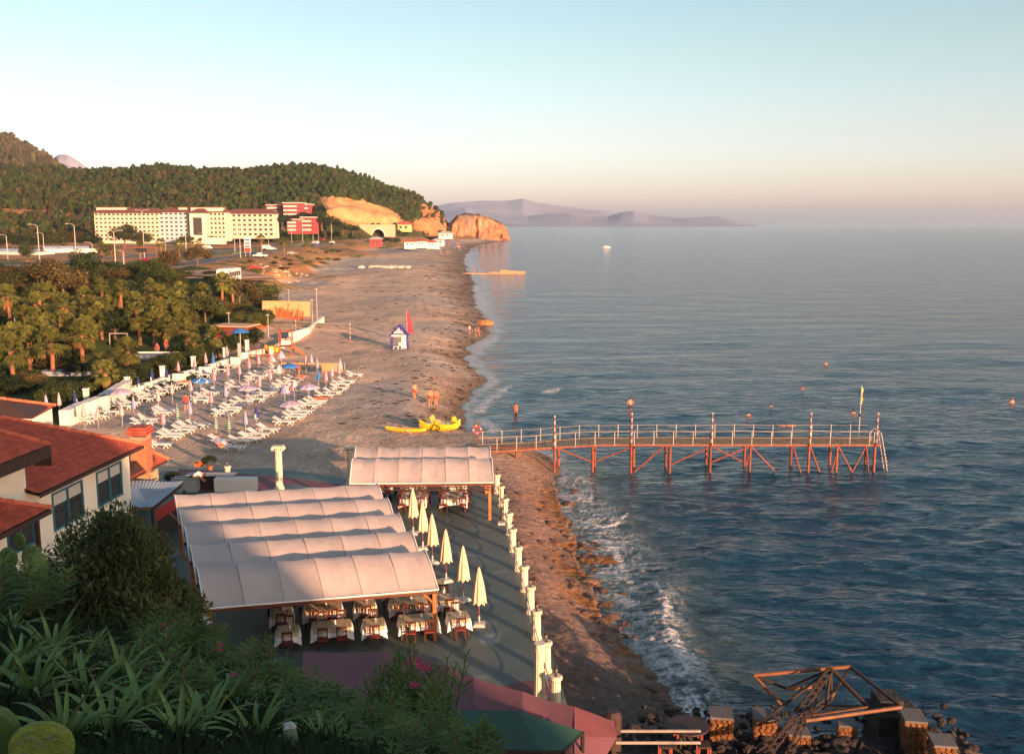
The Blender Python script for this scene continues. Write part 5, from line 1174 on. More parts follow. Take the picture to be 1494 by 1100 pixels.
# small kitchen with hip roof and rough stone pier
def rel(px, py, Y): return PD(px, py, Y)
kz = 4.6; kc = P(243, 674, kz); kx = kc.x; ky = kc.y
t = thing('kitchen_annex', 'low kitchen with bright red hipped roof and stone corner behind the restaurant', 'building', (kx-3, ky-1, 2.2)); o = Vector((kx-3, ky-1, 2.2))
Aq = P(187, 702, kz)-o; Bq = Vector((kx, ky, kz))-o; Tq = Vector((kx-3.6, ky+2.6, kz+1.5))-o; T2 = Vector((kx-9, ky+2.2, kz+1.7))-o; A2_ = Vector((kx-9, ky-6.6, kz))-o
Aq = Vector((kx-3.2, ky-5.2, kz))-o
Aq = P(186,702,kz)-o; Bq = P(246,671,kz)-o; Tq = P(207,653,kz+1.1)-o; T2 = P(160,650,kz+1.1)-o; tiled('roof_tiles', Aq, Bq, Tq, T2, 10, 18, t); tiled('roof_tiles', Bq, Bq+Vector((-3,4,0)), Tq+Vector((-.3,.5,0)), Tq, 10, 12, t); ridge('hip_tile', Bq, Tq, t)
mb = MB(); mb.box((2.4,-.6,1.15), (.95,1.0,2.3)); mb.obj('stone_pier', STONE, t); mb = MB(); mb.box((0.6,-.8,1.1), (3.0,.2,2.2)); mb.obj('dark_back_wall', DARK, t); mb = MB(); mb.box((-1.5,-3.4,1.1), (2.8,.2,2.2)); mb.obj('side_wall', CREAM, t)
stm = []
for k in range(4): mb = MB(); mb.ball((0,0,0), 1.1, 5, 4); r_ = np.random.RandomState(k+50); mb.v = [tuple(np.array(v)*(1+(r_.rand(3)-.5)*.3)) for v in mb.v]; stm.append(mb.mesh('stone', STONE))
for k in range(36):
    x = 2.2+(k % 4)*.24; z = .2+(k//4)*.24; q = ob('stone', stm[k % 4], t, loc=(x-.18+.05*(k//4 % 2),-1.13,z)); q.scale = (.13,.06,.12)
# metal roof canopy with red gable
t = thing('metal_canopy', 'pale blue corrugated metal canopy roof beside the restaurant corner', 'canopy', (0,0,TZ)); cz = 4.3
a, b, c, d = [P(*q)-Vector((0,0,TZ)) for q in ((187,739,cz-.1),(222,740,cz-.1),(268,703,cz+.25),(187,701,cz+.25))]
for i in range(3):
    for j in range(3):
        def uv(u, v): p = a.lerp(b, u).lerp(d.lerp(c, u), v); return (p.x, p.y, p.z+.03*math.sin(u*9+v*5))
        V = []; nn_ = 16
        for vi in range(5):
            for ui in range(nn_+1): u = (i+ui/nn_)/3; v = (j+vi/4)/3; p = uv(u, v); V.append((p[0], p[1], p[2]+.02*math.sin(ui/nn_*math.pi*10)+.004*(i+j)))
        ob('metal_sheet', npmesh('metal_sheet', V, gridfaces(5, nn_+1), mat('pale_blue_metal', (.30,.38,.44), .45, .12, 2, metal=.3, dirt=((.2,.22,.24), .5, 1.0)), False), t)
mb = MB(); mb.beam(b-Vector((0,0,.12)), c-Vector((0,0,.12)), .08, .12); mb.obj('edge_beam', DARKW, t)
for q in (b, c, d): mb = MB(); mb.box((q.x,q.y,(cz-TZ)/2-.12), (.12,.12,cz-TZ-.24)); mb.obj('post', DARKW, t)
mb = MB(); q = b.lerp(c, .1); r2_ = b.lerp(c, .9); mb.quad((q.x,q.y,1.1),(r2_.x,r2_.y,1.1),(r2_.x,r2_.y,1.75),(q.x,q.y,1.75)); mb.obj('red_panel', mat('red_board', (.45,.04,.03), .6), t)
mb = MB(); mb.quad((q.x,q.y,0),(r2_.x,r2_.y,0),(r2_.x,r2_.y,1.1),(q.x,q.y,1.1)); mb.obj('brown_board', DARKW, t)
# neighbouring small red roof at the far left
t = thing('small_red_roofed_house', 'small house with red roof at the left edge, beyond the restaurant', 'house', (0,0,0)); rz_ = 4.9
e_ = P(80, 594, rz_); f_ = P(45, 612, rz_); g_ = PD(0, 583, e_.y-.5)
tl = [P(46, 611, rz_), P(81, 592, rz_), Vector((P(0,582,rz_+1.3).x, P(0,582,rz_+1.3).y, rz_+1.3)), P(-40, 585, rz_+1.3)]
tiled('roof_tiles', P(-60,608,rz_), tl[0], tl[1], tl[2], 10, 24, t); ridge('hip_tile', tl[1], tl[2], t)
mb = MB(); p = P(58, 606, rz_-.3); q = P(76, 597, rz_-.3); mb.quad((p.x,p.y,1.8),(q.x,q.y,1.8),(q.x,q.y,rz_-.1),(p.x,p.y,rz_-.1)); p2 = P(-60,607,rz_-.3); mb.quad((p2.x,p2.y,1.8),(p.x,p.y,1.8),(p.x,p.y,rz_-.1),(p2.x,p2.y,rz_-.1)); mb.obj('wall', CREAM, t)

# ------------------------------------------------------------------ lower terrace roofs (bottom)
PUR = mat('dull_purple_tarpaulin', (.16,.066,.08), .8, .12, .8, .01, 3); GRT = mat('dark_green_tarpaulin', (.025,.08,.065), .75, .12, .8, .01, 3)
t = thing('purple_tarpaulin_roof', 'broad dull purple tarpaulin roof over the lower terrace in the shade', 'canopy', (0,0,0)); z1 = 4.2
top = [P(442,950,z1+.5), P(560,950,z1+.5), P(607,955,z1+.5), P(655,972,z1+.45), P(690,986,z1+.4), P(762,1008,z1+.3), P(838,1030,z1+.1)]
edge_ = [P(896,1052,z1-.6), P(900,1075,z1-.6), P(880,1110,z1-.7)]
low = [P(440,1130,z1-.1), P(520,1130,z1-.1), P(590,1130,z1-.1), P(650,1130,z1-.1), P(700,1130,z1-.1), P(770,1130,z1-.2), P(838,1110,z1-.3)]
for k in range(6):
    mb = MB(); a, b, c, d = top[k], top[k+1], low[k+1], low[k]; n_ = 6
    g_ = [[a.lerp(b, u/n_).lerp(d.lerp(c, u/n_), v/n_)+Vector((0,0,-.05*math.sin(u/n_*math.pi))) for u in range(n_+1)] for v in range(n_+1)]
    for v in range(n_):
        for u in range(n_): mb.quad(g_[v][u], g_[v][u+1], g_[v+1][u+1], g_[v+1][u])
    mb.obj('roof_panel', PUR, t, True)
mb = MB(); mb.quad(top[6], edge_[0], edge_[1], P(838,1075,z1-.1)); mb.obj('hip_panel', mat('red_purple_tarpaulin', (.17,.055,.062), .8, .12), t)
mb = MB(); mb.quad(P(838,1075,z1-.1), edge_[1], edge_[2], low[6]); mb.obj('hip_panel', PUR, t)
for a in (top[2], top[5], edge_[0]): mb = MB(); mb.box((a.x,a.y+.0,(a.z+TZ)/2-.05), (.12,.12,a.z-TZ-.1)); mb.obj('post', DARKW, t)
t = thing('green_tarpaulin_canopy', 'dark green tarpaulin canopy in front of the purple roof at the bottom', 'canopy', (0,0,0)); z2 = 5.0
g1 = [P(640,1034,z2), P(700,1035,z2), P(756,1037,z2), P(850,1066,z2-.5)]; g2 = [P(640,1085,z2-.45), P(705,1092,z2-.5), P(790,1094,z2-.5), P(822,1093,z2-.55)]
for k in range(3): mb = MB(); mb.quad(g1[k], g1[k+1], g2[k+1], g2[k]); mb.obj('tarpaulin_panel', GRT, t)
for q in (g2[1], g2[3], g1[3]): mb = MB(); mb.tube([(q.x,q.y,TZ-.4),(q.x,q.y,q.z-.03)], .06, 6); mb.obj('post', DARK, t)
for a, b in ((g2[0], g2[1]), (g2[1], g2[2]), (g2[2], g2[3]), (g2[3], g1[3])): mb = MB(); mb.tube([a-Vector((0,0,.06)), b-Vector((0,0,.06))], .05, 5); mb.obj('edge_pole', DARK, t)
t = thing('white_sack', 'crumpled white sack lying beside the green canopy post', 'sack', P(853,1088,3.0)); mb = MB(); mb.ball((0,0,.15), (.5,.35,.28), 12, 7); r_ = np.random.RandomState(5); mb.v = [tuple(np.array(v)*(1+(r_.rand(3)-.5)*.22)) for v in mb.v]; mb.obj('sack', mat('white_sackcloth', (.6,.58,.56), .8, .1, 3), t)
mb = MB(); mb.box((0,0,-.12), (1.2,1.0,.2)); mb.obj('ledge', DARKW, t)
# pipe rails, table and stools, ruined wall
for y_, lab in ((1066,'upper pale pipe rail running right from the tarpaulin roof'),(1083,'lower pale pipe rail running right from the tarpaulin roof')):
    a = P(897, y_, 2.6); b = P(1022, y_, 2.6); mb = MB(); mb.tube([a, b], .05, 8); o = mb.obj('pipe_rail', mat('weathered_pipe', (.30,.27,.24), .7, .3, 3)); tag(o, lab, 'rail', 'pale pipe rails')
t = thing('tree_stump_post', 'thick dark round post standing at the end of the pipe rails', 'post', P(893,1105,1.6)); mb = MB(); mb.lathe([(.3,0),(.3,1.5),(.2,1.65)], 10); mb.obj('post', DARKW, t)
p = P(1003, 1098, 1.5); t = thing('bar_table', 'dark round topped table on red legs above the surf', 'table', p); mb = MB(); mb.lathe([(.7,.95),(.72,.98),(.7,1.01)], 16); mb.obj('tabletop', DARKW, t)
for x, y in ((-.4,-.3),(.4,-.3),(-.4,.3),(.4,.3)): mb = MB(); mb.beam((x,y,0), (x,y,.95), .07); mb.obj('leg', REDST, t)
for dx, lab in ((-.9,'dark stool left of the round topped table'),(.35,'dark stool in front of the round topped table')):
    q = thing('bar_stool', lab, 'stool', (p.x+dx, p.y-.9, p.z+.1), 0, 'dark stools'); mb = MB(); mb.box((0,0,.7), (.42,.42,.06)); mb.obj('seat', DARKW, q)
    for x in (-.18,.18):
        for y in (-.18,.18): mb = MB(); mb.beam((x,y,0), (x,y,.68), .05); mb.obj('leg', REDST, q)
MAS = mat('rubble_masonry', (.27,.12,.045), .95, .45, 3, .08, 6); TOPC = mat('grey_cement_cap', (.12,.115,.11), .9, .2, 3)
stp = [m_.copy() for m_ in stm]
for m_ in stp: m_.materials.clear(); m_.materials.append(MAS)
def stump(px, ptop, zt, w_, d_, zb, lab):
    p = P(px, ptop, zt); t = thing('masonry_pier', lab, 'wall', (p.x, p.y, zb), R(-8), None); h = zt-zb; mb = MB(); mb.box((0,0,h/2-.06), (w_*.9,d_*.9,h-.1)); mb.obj('core', MAS, t)
    mb = MB(); mb.box((0,0,h-.04), (w_*1.02,d_*1.02,.08)); mb.obj('cap', TOPC, t); nx = max(4, int(w_/.16)); nz_ = int(min(h, 1.8)/.14)
    for i in range(nx):
        for j in range(nz_):
            q = ob('stone', stp[random.randrange(4)], t, loc=(-w_/2+(i+.5)*w_/nx+(.05 if j % 2 else 0)-.02, -d_*.46, h-.15-j*.14), rot=(0,random.random()*6,0)); q.scale = (.10,.06,.08)
            if i < 3: q = ob('stone', stp[random.randrange(4)], t, loc=(w_*.46, -d_/2+(i+.5)*d_/3, h-.15-j*.14)); q.scale = (.06,.15,.08)
for a in ((1052,1038,2.7,.75,.8,-.5,'square ruined masonry pier with grey cap, leftmost above the surf'),(1115,1040,2.6,.75,.8,-.5,'second ruined masonry pier, left of the fallen steel frame'),(1332,1042,3.0,.7,.9,-.5,'sunlit orange rubble pier right of the fallen steel frame'),(1375,1078,2.9,.7,.8,-.5,'lowest orange rubble pier at the far right bottom'),(1235,1052,2.3,.6,.6,-.5,'short ruined pier half hidden behind the frame'),(1165,1065,2.3,.7,.6,-.5,'small broken pier under the frame beams')): stump(*a)
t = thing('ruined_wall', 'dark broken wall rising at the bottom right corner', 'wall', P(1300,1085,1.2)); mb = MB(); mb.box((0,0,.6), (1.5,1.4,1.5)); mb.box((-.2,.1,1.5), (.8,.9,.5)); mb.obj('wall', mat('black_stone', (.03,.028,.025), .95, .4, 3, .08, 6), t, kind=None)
RUS = mat('rusty_steel_pipe', (.17,.07,.03), .6, .35, 3); BLK = mat('black_charred_timber', (.035,.022,.018), .8, .3)
t = thing('collapsed_steel_frame', 'collapsed rusty steel roof frame over the ruin at the bottom right', 'steel frame', (0,0,0)); fr = lambda x, y, z: P(x, y, z)
z3 = 3.6
pts = {'a': P(1100,985,z3), 'b': P(1240,972,z3+.4), 'c': P(1315,1031,z3), 'd': P(1175,1051,z3-.2), 'e': P(1148,1004,z3-.3), 'f': P(1185,1002,z3-.3), 'g': P(1212,975,z3+.5), 'h': P(1265,1030,z3-.2), 'i': P(1185,1042,z3-.3), 'j': P(1140,1028,2.8), 'k': P(1213,1017,z3-.6), 'l': P(1120,1100,2.4), 'm': P(1105,1058,2.5), 'n': P(1160,1100,2.6), 'o': P(1205,1030,z3-.4)}
for a, b, r_, m_ in (('a','b',.065,RUS),('b','c',.05,BLK),('d','c',.065,RUS),('a','j',.055,RUS),('a','e',.05,BLK),('e','f',.06,RUS),('g','h',.07,BLK),('g','k',.045,BLK),('g','o',.05,BLK),('b','k',.045,RUS),('i','h',.05,RUS),('g','m',.05,BLK),('e','g',.045,BLK),('o','h',.04,BLK)):
    mb = MB(); mb.tube([pts[a], pts[b]], r_, 8); mb.obj('pipe', m_, t)
def lattice(a, b, wd_):
    a, b = Vector(a), Vector(b); d = (b-a); n_ = int(d.length/.28); u = d.cross(Vector((0,0,1))).normalized()*wd_; v = Vector((0,0,wd_)); cs = [u, -u, v]
    for c in cs: mb = MB(); mb.tube([a+c, b+c], .025, 5); mb.obj('truss_chord', BLK, t)
    mb = MB()
    for k in range(n_):
        for i in range(3): mb.tube([a+d*(k/n_)+cs[i], a+d*((k+1)/n_)+cs[(i+1) % 3]], .014, 4)
    mb.obj('truss_lacing', BLK, t, kind='stuff')
lattice(pts['g'], pts['l'], .12); lattice(P(1205,985,z3+.2), P(1150,1100,2.4), .10); lattice(pts['k'], P(1100,1095,2.3), .1)
# rubble under the ruin and a floor of rock for it to stand on
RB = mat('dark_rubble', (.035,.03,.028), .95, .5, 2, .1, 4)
xx = np.linspace(3.0, 17.0, 90)[None, :]*np.ones((70, 1)); yy = np.linspace(20, 34.5, 70)[:, None]*np.ones((1, 90))
zz = -.8+2.6*sstep(34.2, 31.5, yy+(fbm(xx, yy, .5, 3, 201)-.5)*2.4)*sstep(17, 14.5, xx+(fbm(xx, yy, .6, 2, 202)-.5)*2)+(fbm(xx, yy, 1.4, 4, 203)-.5)*.9
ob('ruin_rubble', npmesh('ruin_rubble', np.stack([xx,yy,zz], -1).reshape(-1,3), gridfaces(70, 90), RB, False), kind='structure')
def fq_(k): sc = random.uniform(.05,.15); return (random.uniform(4.5, 15.5), random.uniform(26, 33.5), 1.7+random.random()*.25), (sc*1.4, sc, sc*.8), random.random()*6
scatter('rubble_stones', 500, fq_, rm, RB, 'loose dark rubble lying below the collapsed steel frame')
# ------------------------------------------------------------------ foliage builders
def leafmat(name, col, var=.45): return mat(name, col, .7, var, 1.2, trans=.25, spec=.25)
LG = leafmat('olive_green_leaves', (.055,.072,.02)); LD = leafmat('dark_green_leaves', (.024,.040,.014)); LB = leafmat('brown_green_leaves', (.085,.066,.026)); LY = leafmat('yellow_green_leaves', (.12,.13,.03))
PG = leafmat('palm_leaf', (.12,.13,.03)); PB_ = mat('dead_palm_leaf', (.22,.11,.045), .9, .35, 2); BARK = mat('reddish_palm_trunk', (.24,.11,.055), .9, .35, 4, .03, 8); BRK = mat('grey_brown_bark', (.14,.09,.06), .9, .3, 3)
def crown_mesh(name, seed, n, leaf, m, shape=(1,1,1), clumps=22, flat=.5):
    r = np.random.RandomState(seed); cc = []
    for k in range(clumps):
        v = r.randn(3); v /= np.linalg.norm(v); v[2] = abs(v[2])*1.1-.25; cc.append(np.r_[v*(.45+.35*r.rand()), .22+.22*r.rand()])
    cc = np.array(cc); w_ = cc[:, 3]**2; idx = r.choice(clumps, n, p=w_/w_.sum()); d = r.randn(n, 3); d /= np.linalg.norm(d, axis=1)[:, None]
    p = cc[idx, :3]+d*cc[idx, 3:4]*(.55+.45*r.rand(n, 1)**.5); p *= np.array(shape)
    a = r.randn(n, 3); a /= np.linalg.norm(a, axis=1)[:, None]; b = np.cross(a, d+.3*r.randn(n, 3)); b /= np.linalg.norm(b, axis=1)[:, None]+1e-9
    s = leaf*(.6+.8*r.rand(n, 1)); V = np.stack([p-a*s, p-b*s*flat, p+a*s, p+b*s*flat], 1).reshape(-1, 3)
    return npmesh(name, V, np.arange(n*4).reshape(-1, 4), m, False)
CR = {}
def crown(kind, seed):
    key = (kind, seed % 3)
    if key not in CR:
        m = {'green': LG, 'dark': LD, 'brown': LB, 'yellow': LY}[kind]; CR[key] = crown_mesh('crown', hash(key[1])+{'green':1,'dark':2,'brown':3,'yellow':4}[kind]*10, 3600, .055, m)
    return CR[key]
TM = {}
def trunkmesh(h, r, m, key):
    if key not in TM:
        mb = MB(); mb.tube([(0,0,-.3),(.04*h,0,h*.5),(0,.03*h,h)], [r*1.3, r, r*.6], 8)
        for k in range(5):
            a = k*1.257; mb.tube([(0,.02*h,h*.72),(math.cos(a)*h*.22,math.sin(a)*h*.22,h*1.1)], [r*.5, r*.15], 5)
        TM[key] = mb.mesh('trunk', m)
    return TM[key]
def tree(p, h, w_, kind, label, seed=0, name='tree', cat='tree', group=None, trunk=.14):
    t = thing(name, label, cat, p, seed*1.7, group); ch = h*(1-trunk)
    o = ob('crown', crown(kind, seed), t, 'stuff', (0,0,h*trunk+ch*.42), None, (w_/2, w_/2*.95, ch*.58))
    o = ob('trunk', trunkmesh(1, .05, BRK, 'tree'), t, None, (0,0,0), None, (h*.6, h*.6, h*(trunk+.25))); return t
def shrub(p, h, w_, kind, label, seed=0, group='garden shrubs'):
    t = thing('shrub', label, 'shrub', p, seed*2.1, group); o = ob('foliage', crown(kind, seed), t, 'stuff', (0,0,h*.40), None, (w_/2, w_/2, h*.62))
    o = ob('stem', trunkmesh(1, .05, BRK, 'tree'), t, None, (0,0,0), None, (h*.5, h*.5, h*.4)); return t
# fan palms
def fan_frond(mb, az, el, L, fan, r):
    d = Vector((math.cos(az)*math.cos(el), math.sin(az)*math.cos(el), math.sin(el))); s = Vector((-math.sin(az), math.cos(az), 0)); u = s.cross(d)
    if u.z < 0: u = -u
    b = d*L*.5; mb.tri(s*.02, -s*.02, b)
    for k in range(13):
        a = (k/12-.5)*2.7+r.uniform(-.06,.06); q = (d*math.cos(a)+s*math.sin(a)); ln = fan*(1-.25*abs(a)/1.25); mid = b+q*ln*.6+u*.03; tip = b+q*ln-Vector((0,0,ln*(.25+.35*r.random()))); sd = (s*math.cos(a)-d*math.sin(a))*fan*.055
        mb.tri(b, mid+sd, mid-sd); mb.tri(mid-sd, mid+sd, tip)
def palm_crown(seed):
    r = random.Random(seed); mb = MB()
    for k in range(40): fan_frond(mb, k*2.4, R(r.uniform(-45, 82)), r.uniform(1.3,2.2), r.uniform(.75,1.05), r)
    return mb.mesh('crown', PG)
def palm_skirt(seed):
    r = random.Random(seed+99); mb = MB()
    for k in range(12): fan_frond(mb, k*2.4+.5, R(r.uniform(-82, -58)), r.uniform(.8,1.1), r.uniform(.6,.8), r)
    return mb.mesh('dead_fronds', PB_)
PCM = [palm_crown(i) for i in range(4)]; PSM = [palm_skirt(i) for i in range(2)]
def feather_crown(seed):
    r = random.Random(seed); mb = MB()
    for k in range(30):
        az = k*2.4; el = R(r.uniform(5, 75)); L = r.uniform(2.0,2.7); prev = None
        d = Vector((math.cos(az), math.sin(az), 0)); s = Vector((-math.sin(az), math.cos(az), 0)); p = Vector((0,0,0)); e_ = el
        for j in range(12):
            q = p+(d*math.cos(e_)+Vector((0,0,math.sin(e_))))*L/12; e_ -= R(9)
            for sg_ in (-1,1):
                l = .55*(1-abs(j/12-.4)); n_ = (s*sg_*.8+(q-p).normalized()*.5+Vector((0,0,.15))).normalized(); mb.tri(p, q, p.lerp(q, .5)+n_*l)
            p = q
    return mb.mesh('crown', PG)
def palm(px, pc, pb, label, seed, kind='fan', z=None, sc=1.0):
    p = G(px, pb) if z is None else P(px, pb, z); top = PD(px, pc, p.y).z-p.z; top = max(top, 1.2)
    t = thing('palm_tree', label, 'palm tree', p, seed*1.3, 'palm trees in the garden' if pb > 400 else 'palm trees along the road')
    mb = MB(); n_ = 9; pts = [(.12*math.sin(seed+k*.5)*k/n_, .1*math.cos(seed)*k/n_, -.2+(top+.15)*k/n_) for k in range(n_+1)]; mb.tube(pts, [.30 if k == 0 else .22+.02*(k % 2) for k in range(n_+1)], 8); mb.obj('trunk', BARK, t)
    me = PCM[seed % 4] if kind == 'fan' else FEA
    ob('crown', me, t, 'stuff', (pts[-1][0], pts[-1][1], top), (0,0,seed), sc); 
    if kind == 'fan': ob('dead_fronds', PSM[seed % 2], t, 'stuff', (pts[-1][0], pts[-1][1], top-.1), (0,0,seed*2), sc*(1.0 if seed % 3 == 0 else .72))
    return t
FEA = feather_crown(3)
PL = [(15,432,482,'tall fan palm at the left edge with bright trunk, back row',1.25),(21,512,568,'fan palm at the left edge in the front of the garden',1.3),(89,448,488,'left one of twin fan palms left of the garden lamp',1.0),(99,443,500,'right one of twin fan palms, with thick orange trunk',1.1),(126,430,474,'slender fan palm behind the twin palms',1.0),(160,448,488,'fan palm beside the grey frame in the garden middle',1.1),
 (201,440,478,'short skirted fan palm in the garden middle',1.1),(236,432,474,'tall fan palm with sunlit trunk, centre of the garden',1.25),(78,500,548,'broad fan palm left of the feather palm',1.3),(190,512,556,'low fan palm right of the feather palm',1.1),(243,480,512,'yellowish fan palm above the middle wall pillar',1.2),(128,478,522,'fan palm behind the feather palm',1.1),(45,500,540,'fan palm between the left edge palm and broad palm',1.1),
 (325,412,453,'fan palm with bright trunk beside the white garden board',1.2),(297,425,458,'fan palm left of the white garden board',1.1),(262,424,462,'fan palm behind the sunlit tall one',1.1),(272,482,514,'fan palm above the third wall pillar',1.1),(316,492,522,'yellow green fan palm near the last garden pillar',1.0),(178,420,462,'far fan palm in the middle back row',1.0),(222,418,455,'far fan palm at the back right of the middle',1.0),(60,425,462,'far fan palm at the back left',1.0),(155,545,582,'small fan palm close to the white wall',.9),(150,415,450,'far slim fan palm in the centre back row',.95),
 (285,500,524,'low fan palm between two wall pillars',.9),(110,490,525,'fan palm crown just left of the garden centre',1.05),(340,420,440,'low palm right of the bright trunked one',.9)]
rq = random.Random(21)
for i in range(26):
    a = rq.uniform(0, 300); b = rq.uniform(455, float(np.interp(a, [0,100,240,330], [560,545,520,500]))); PL.append((a, b-rq.uniform(26, 40)*(b-326)/160, b, 'dense fan palm %s, %s row' % ('at garden left' if a < 100 else 'at garden middle' if a < 200 else 'at garden right', 'front' if b > 510 else 'back'), rq.uniform(1.0, 1.35)))
for i, (a, b, c, l, s) in enumerate(PL): palm(a, b, c, l, i, sc=s)
palm(150, 528, 566, 'big arching feather palm in the front of the garden', 31, 'feather')
for i, (a, b, c, l) in enumerate([(150,362,388,'small palm by the road left of the crossing'),(165,366,389,'second small palm by the road'),(236,355,376,'palm before the hotel, left of the lamps'),(262,358,376,'palm on the median before the hotel'),(282,352,368,'palm before the hotel middle'),(293,354,370,'slim palm in front of the hotel'),(382,349,374,'dark roadside palm left of the parked cars'),(415,352,374,'slender roadside palm by the grey car'),(449,355,368,'small roadside palm near the bend'),(205,360,378,'palm on the traffic island')]): palm(a, b, c, l, 40+i, sc=1.3)
# trees
TR = [(92,440,8.5,10,'brown','largest brown green tree at the back left of the garden'),(60,425,7,9,'brown','brown green tree at the left behind the tallest palm'),(128,425,9,9,'dark','dark bushy tree right of the largest garden tree'),(250,405,7,6,'brown','reddish brown tree in the middle beside the dirt lot'),(288,388,6,10,'brown','low wide brown tree near the road, centre left'),(225,415,6,8,'green','green bush tree left of the reddish brown tree'),
 (352,352,18,15,'dark','big dark tree in front of the hotel right wing'),(182,362,12,18,'green','wide green tree hiding the hotel lower floors'),(208,362,9,12,'green','round green tree right of the wide hotel tree'),(20,368,9,13,'dark','first tree of the row at the far left by the pale roofs'),(45,366,9,12,'green','second tree of the row at the far left'),(75,368,10,14,'green','third tree of the row at the far left'),(105,366,10,13,'brown','fourth tree of the row at the far left'),
 (130,366,9,12,'dark','tree at the left corner of the hotel'),(40,384,7,6,'green','small tree beside the pale greenhouse roof'),(270,362,7,10,'green','small green tree at the hotel entrance'),(308,358,6,10,'dark','dark tree at the foot of the hotel annex'),(400,345,9,10,'brown','tree left of the lower red hotel'),(470,345,9,14,'dark','dark tree right of the lower red hotel'),(490,345,9,12,'dark','dark tree near the quarry foot'),(385,350,8,9,'green','tree between hotel and red buildings'),(505,343,7,10,'green','tree at the foot of the quarry face'),(565,356,5,9,'dark','dark tree at the head of the beach'),(578,352,5,9,'green','green tree behind the beach bars'),(440,347,6,9,'green','tree below the lower red hotel'),
 (350,448,6,10,'brown','brown bush tree right of the bright trunked palm'),(378,444,5,9,'green','green bush tree before the tan hoarding'),(300,470,5,8,'green','round garden tree behind the red roofed hut'),(170,500,5,7,'dark','dark garden tree behind the grey steps'),(60,520,5,7,'dark','dark garden tree in the left part')]
for i, (a, b, h, w_, k, l) in enumerate(TR): tree(G(a, b), h, w_, k, l, i)
r = random.Random(4); k = 0
ZN = ['at garden left end','in garden left part','in garden middle','in garden right part','at garden right end']; ZD = ['near the wall','in from the wall','half way back','towards the road','by the road']
for i in range(120):
    a = r.uniform(-20, 400); f_ = r.random()**.8; lo_ = np.interp(a, [0,100,240,330,400], [585,560,535,500,470]); hi = np.interp(a, [0,100,240,330,400], [415,420,425,430,448]); b = lo_+(hi-lo_)*f_
    kd = r.choice(['green','dark','green','brown','dark','yellow']); s_ = r.uniform(.8, 1.4)*(1+.6*f_)
    shrub(G(a, b), 1.45*s_, 3.4*s_, kd, '%s shrub %s, %s' % ({'green':'green','dark':'dark green','brown':'brownish','yellow':'yellow green'}[kd], ZN[int(min(max(a,0),399)/80)], ZD[int(f_*4.99)]), i)
wall_px = [(70,606),(100,598),(150,582),(190,568),(240,552),(285,538),(330,523),(375,508)]
for i in range(30):
    f_ = i/29*(len(wall_px)-1); k = min(int(f_), len(wall_px)-2); a = wall_px[k][0]+(wall_px[k+1][0]-wall_px[k][0])*(f_-k); b = wall_px[k][1]+(wall_px[k+1][1]-wall_px[k][1])*(f_-k)
    p = G(a, b-7); shrub(p, 2.0+.6*r.random(), 2.7, 'dark' if i % 3 else 'green', 'oleander bush of the hedge behind the white wall, %s' % ('left part' if i < 10 else 'middle part' if i < 20 else 'right part'), i, 'oleander hedge behind the wall')
rb = random.Random(31)
for i in range(34):
    a = rb.uniform(-10, 262); b = rb.uniform(398, 428); kd = rb.choice(['green','brown','green','dark']); shrub(G(a, b), rb.uniform(2.6, 4.6), rb.uniform(6, 9.5), kd, 'tall %s bush between the palm garden and the road, %s' % ({'green':'green','dark':'dark','brown':'brownish'}[kd], 'left part' if a < 90 else 'middle part' if a < 180 else 'right part'), i, 'tall bushes by the road')
# roadside scrub on the bank
for i in range(34):
    a = r.uniform(300, 500); b = np.interp(a, [300,400,500], [395,378,358])+r.uniform(0, 22); shrub(G(a, b), r.uniform(.8,1.6), r.uniform(2,4.5), r.choice(['brown','yellow','green']), 'dry low bush on the earth bank below the road, %s' % ('left' if a < 370 else 'middle' if a < 430 else 'right')+' part', i, 'dry bushes on the bank')

# ------------------------------------------------------------------ white wall, pillars, garden things
def lowwall(pts, h, th, label, m=WALLW, lift=0):
    q = [G(a, b) for a, b in pts]; o = q[0].copy(); t = thing('low_wall', label, 'wall', o)
    for a, b in zip(q, q[1:]):
        mb = MB(); zc = min(a.z, b.z)-.2; hh = h+.2+abs(a.z-b.z); c = (a+b)/2-o; d = b-a; d.z = 0; mb.box((c.x, c.y, zc+hh/2-o.z), (d.length+th*.9, th, hh), rz=math.atan2(d.y, d.x)); mb.obj('wall_section', m, t)
    return t
lowwall([(98,620),(120,611),(150,598),(178,582),(186,574)], 1.35, .9, 'broad white rendered wall at the near left end of the lounger field')
lowwall([(186,574),(220,564),(245,556),(285,545),(330,531),(352,524),(392,513)], .55, .45, 'low white wall with flower beds between the hedge and the loungers')
lowwall([(396,517),(425,500),(450,486),(471,473)], .9, .5, 'white painted wall with slanting end beyond the playground')
for i, (a, tp, bs) in enumerate([(127,568,592),(187,551,573),(238,535,557),(283,521,541),(329,508,525),(361,497,513),(413,495,508)]):
    p = G(a, bs); h = PD(a, tp, p.y).z-p.z; t = thing('white_pillar', 'square white pillar %s counted from the left along the garden wall' % ORD[i], 'pillar', p, 0, 'white pillars along the garden wall')
    mb = MB(); mb.box((0,0,h/2), (.42,.42,h)); mb.obj('shaft', WALLW, t); mb = MB(); mb.box((0,0,h+.05), (.52,.52,.1)); mb.obj('cap', WALLW, t); mb = MB(); mb.ball((0,0,h+.25), .12, 8, 5); mb.obj('lamp_globe', LANT, t)
def simple_box(name, label, cat, p, dims, m, part, rz=0):
    t = thing(name, label, cat, p, rz); mb = MB(); mb.box((0,0,dims[2]/2), dims); mb.obj(part, m, t); return t
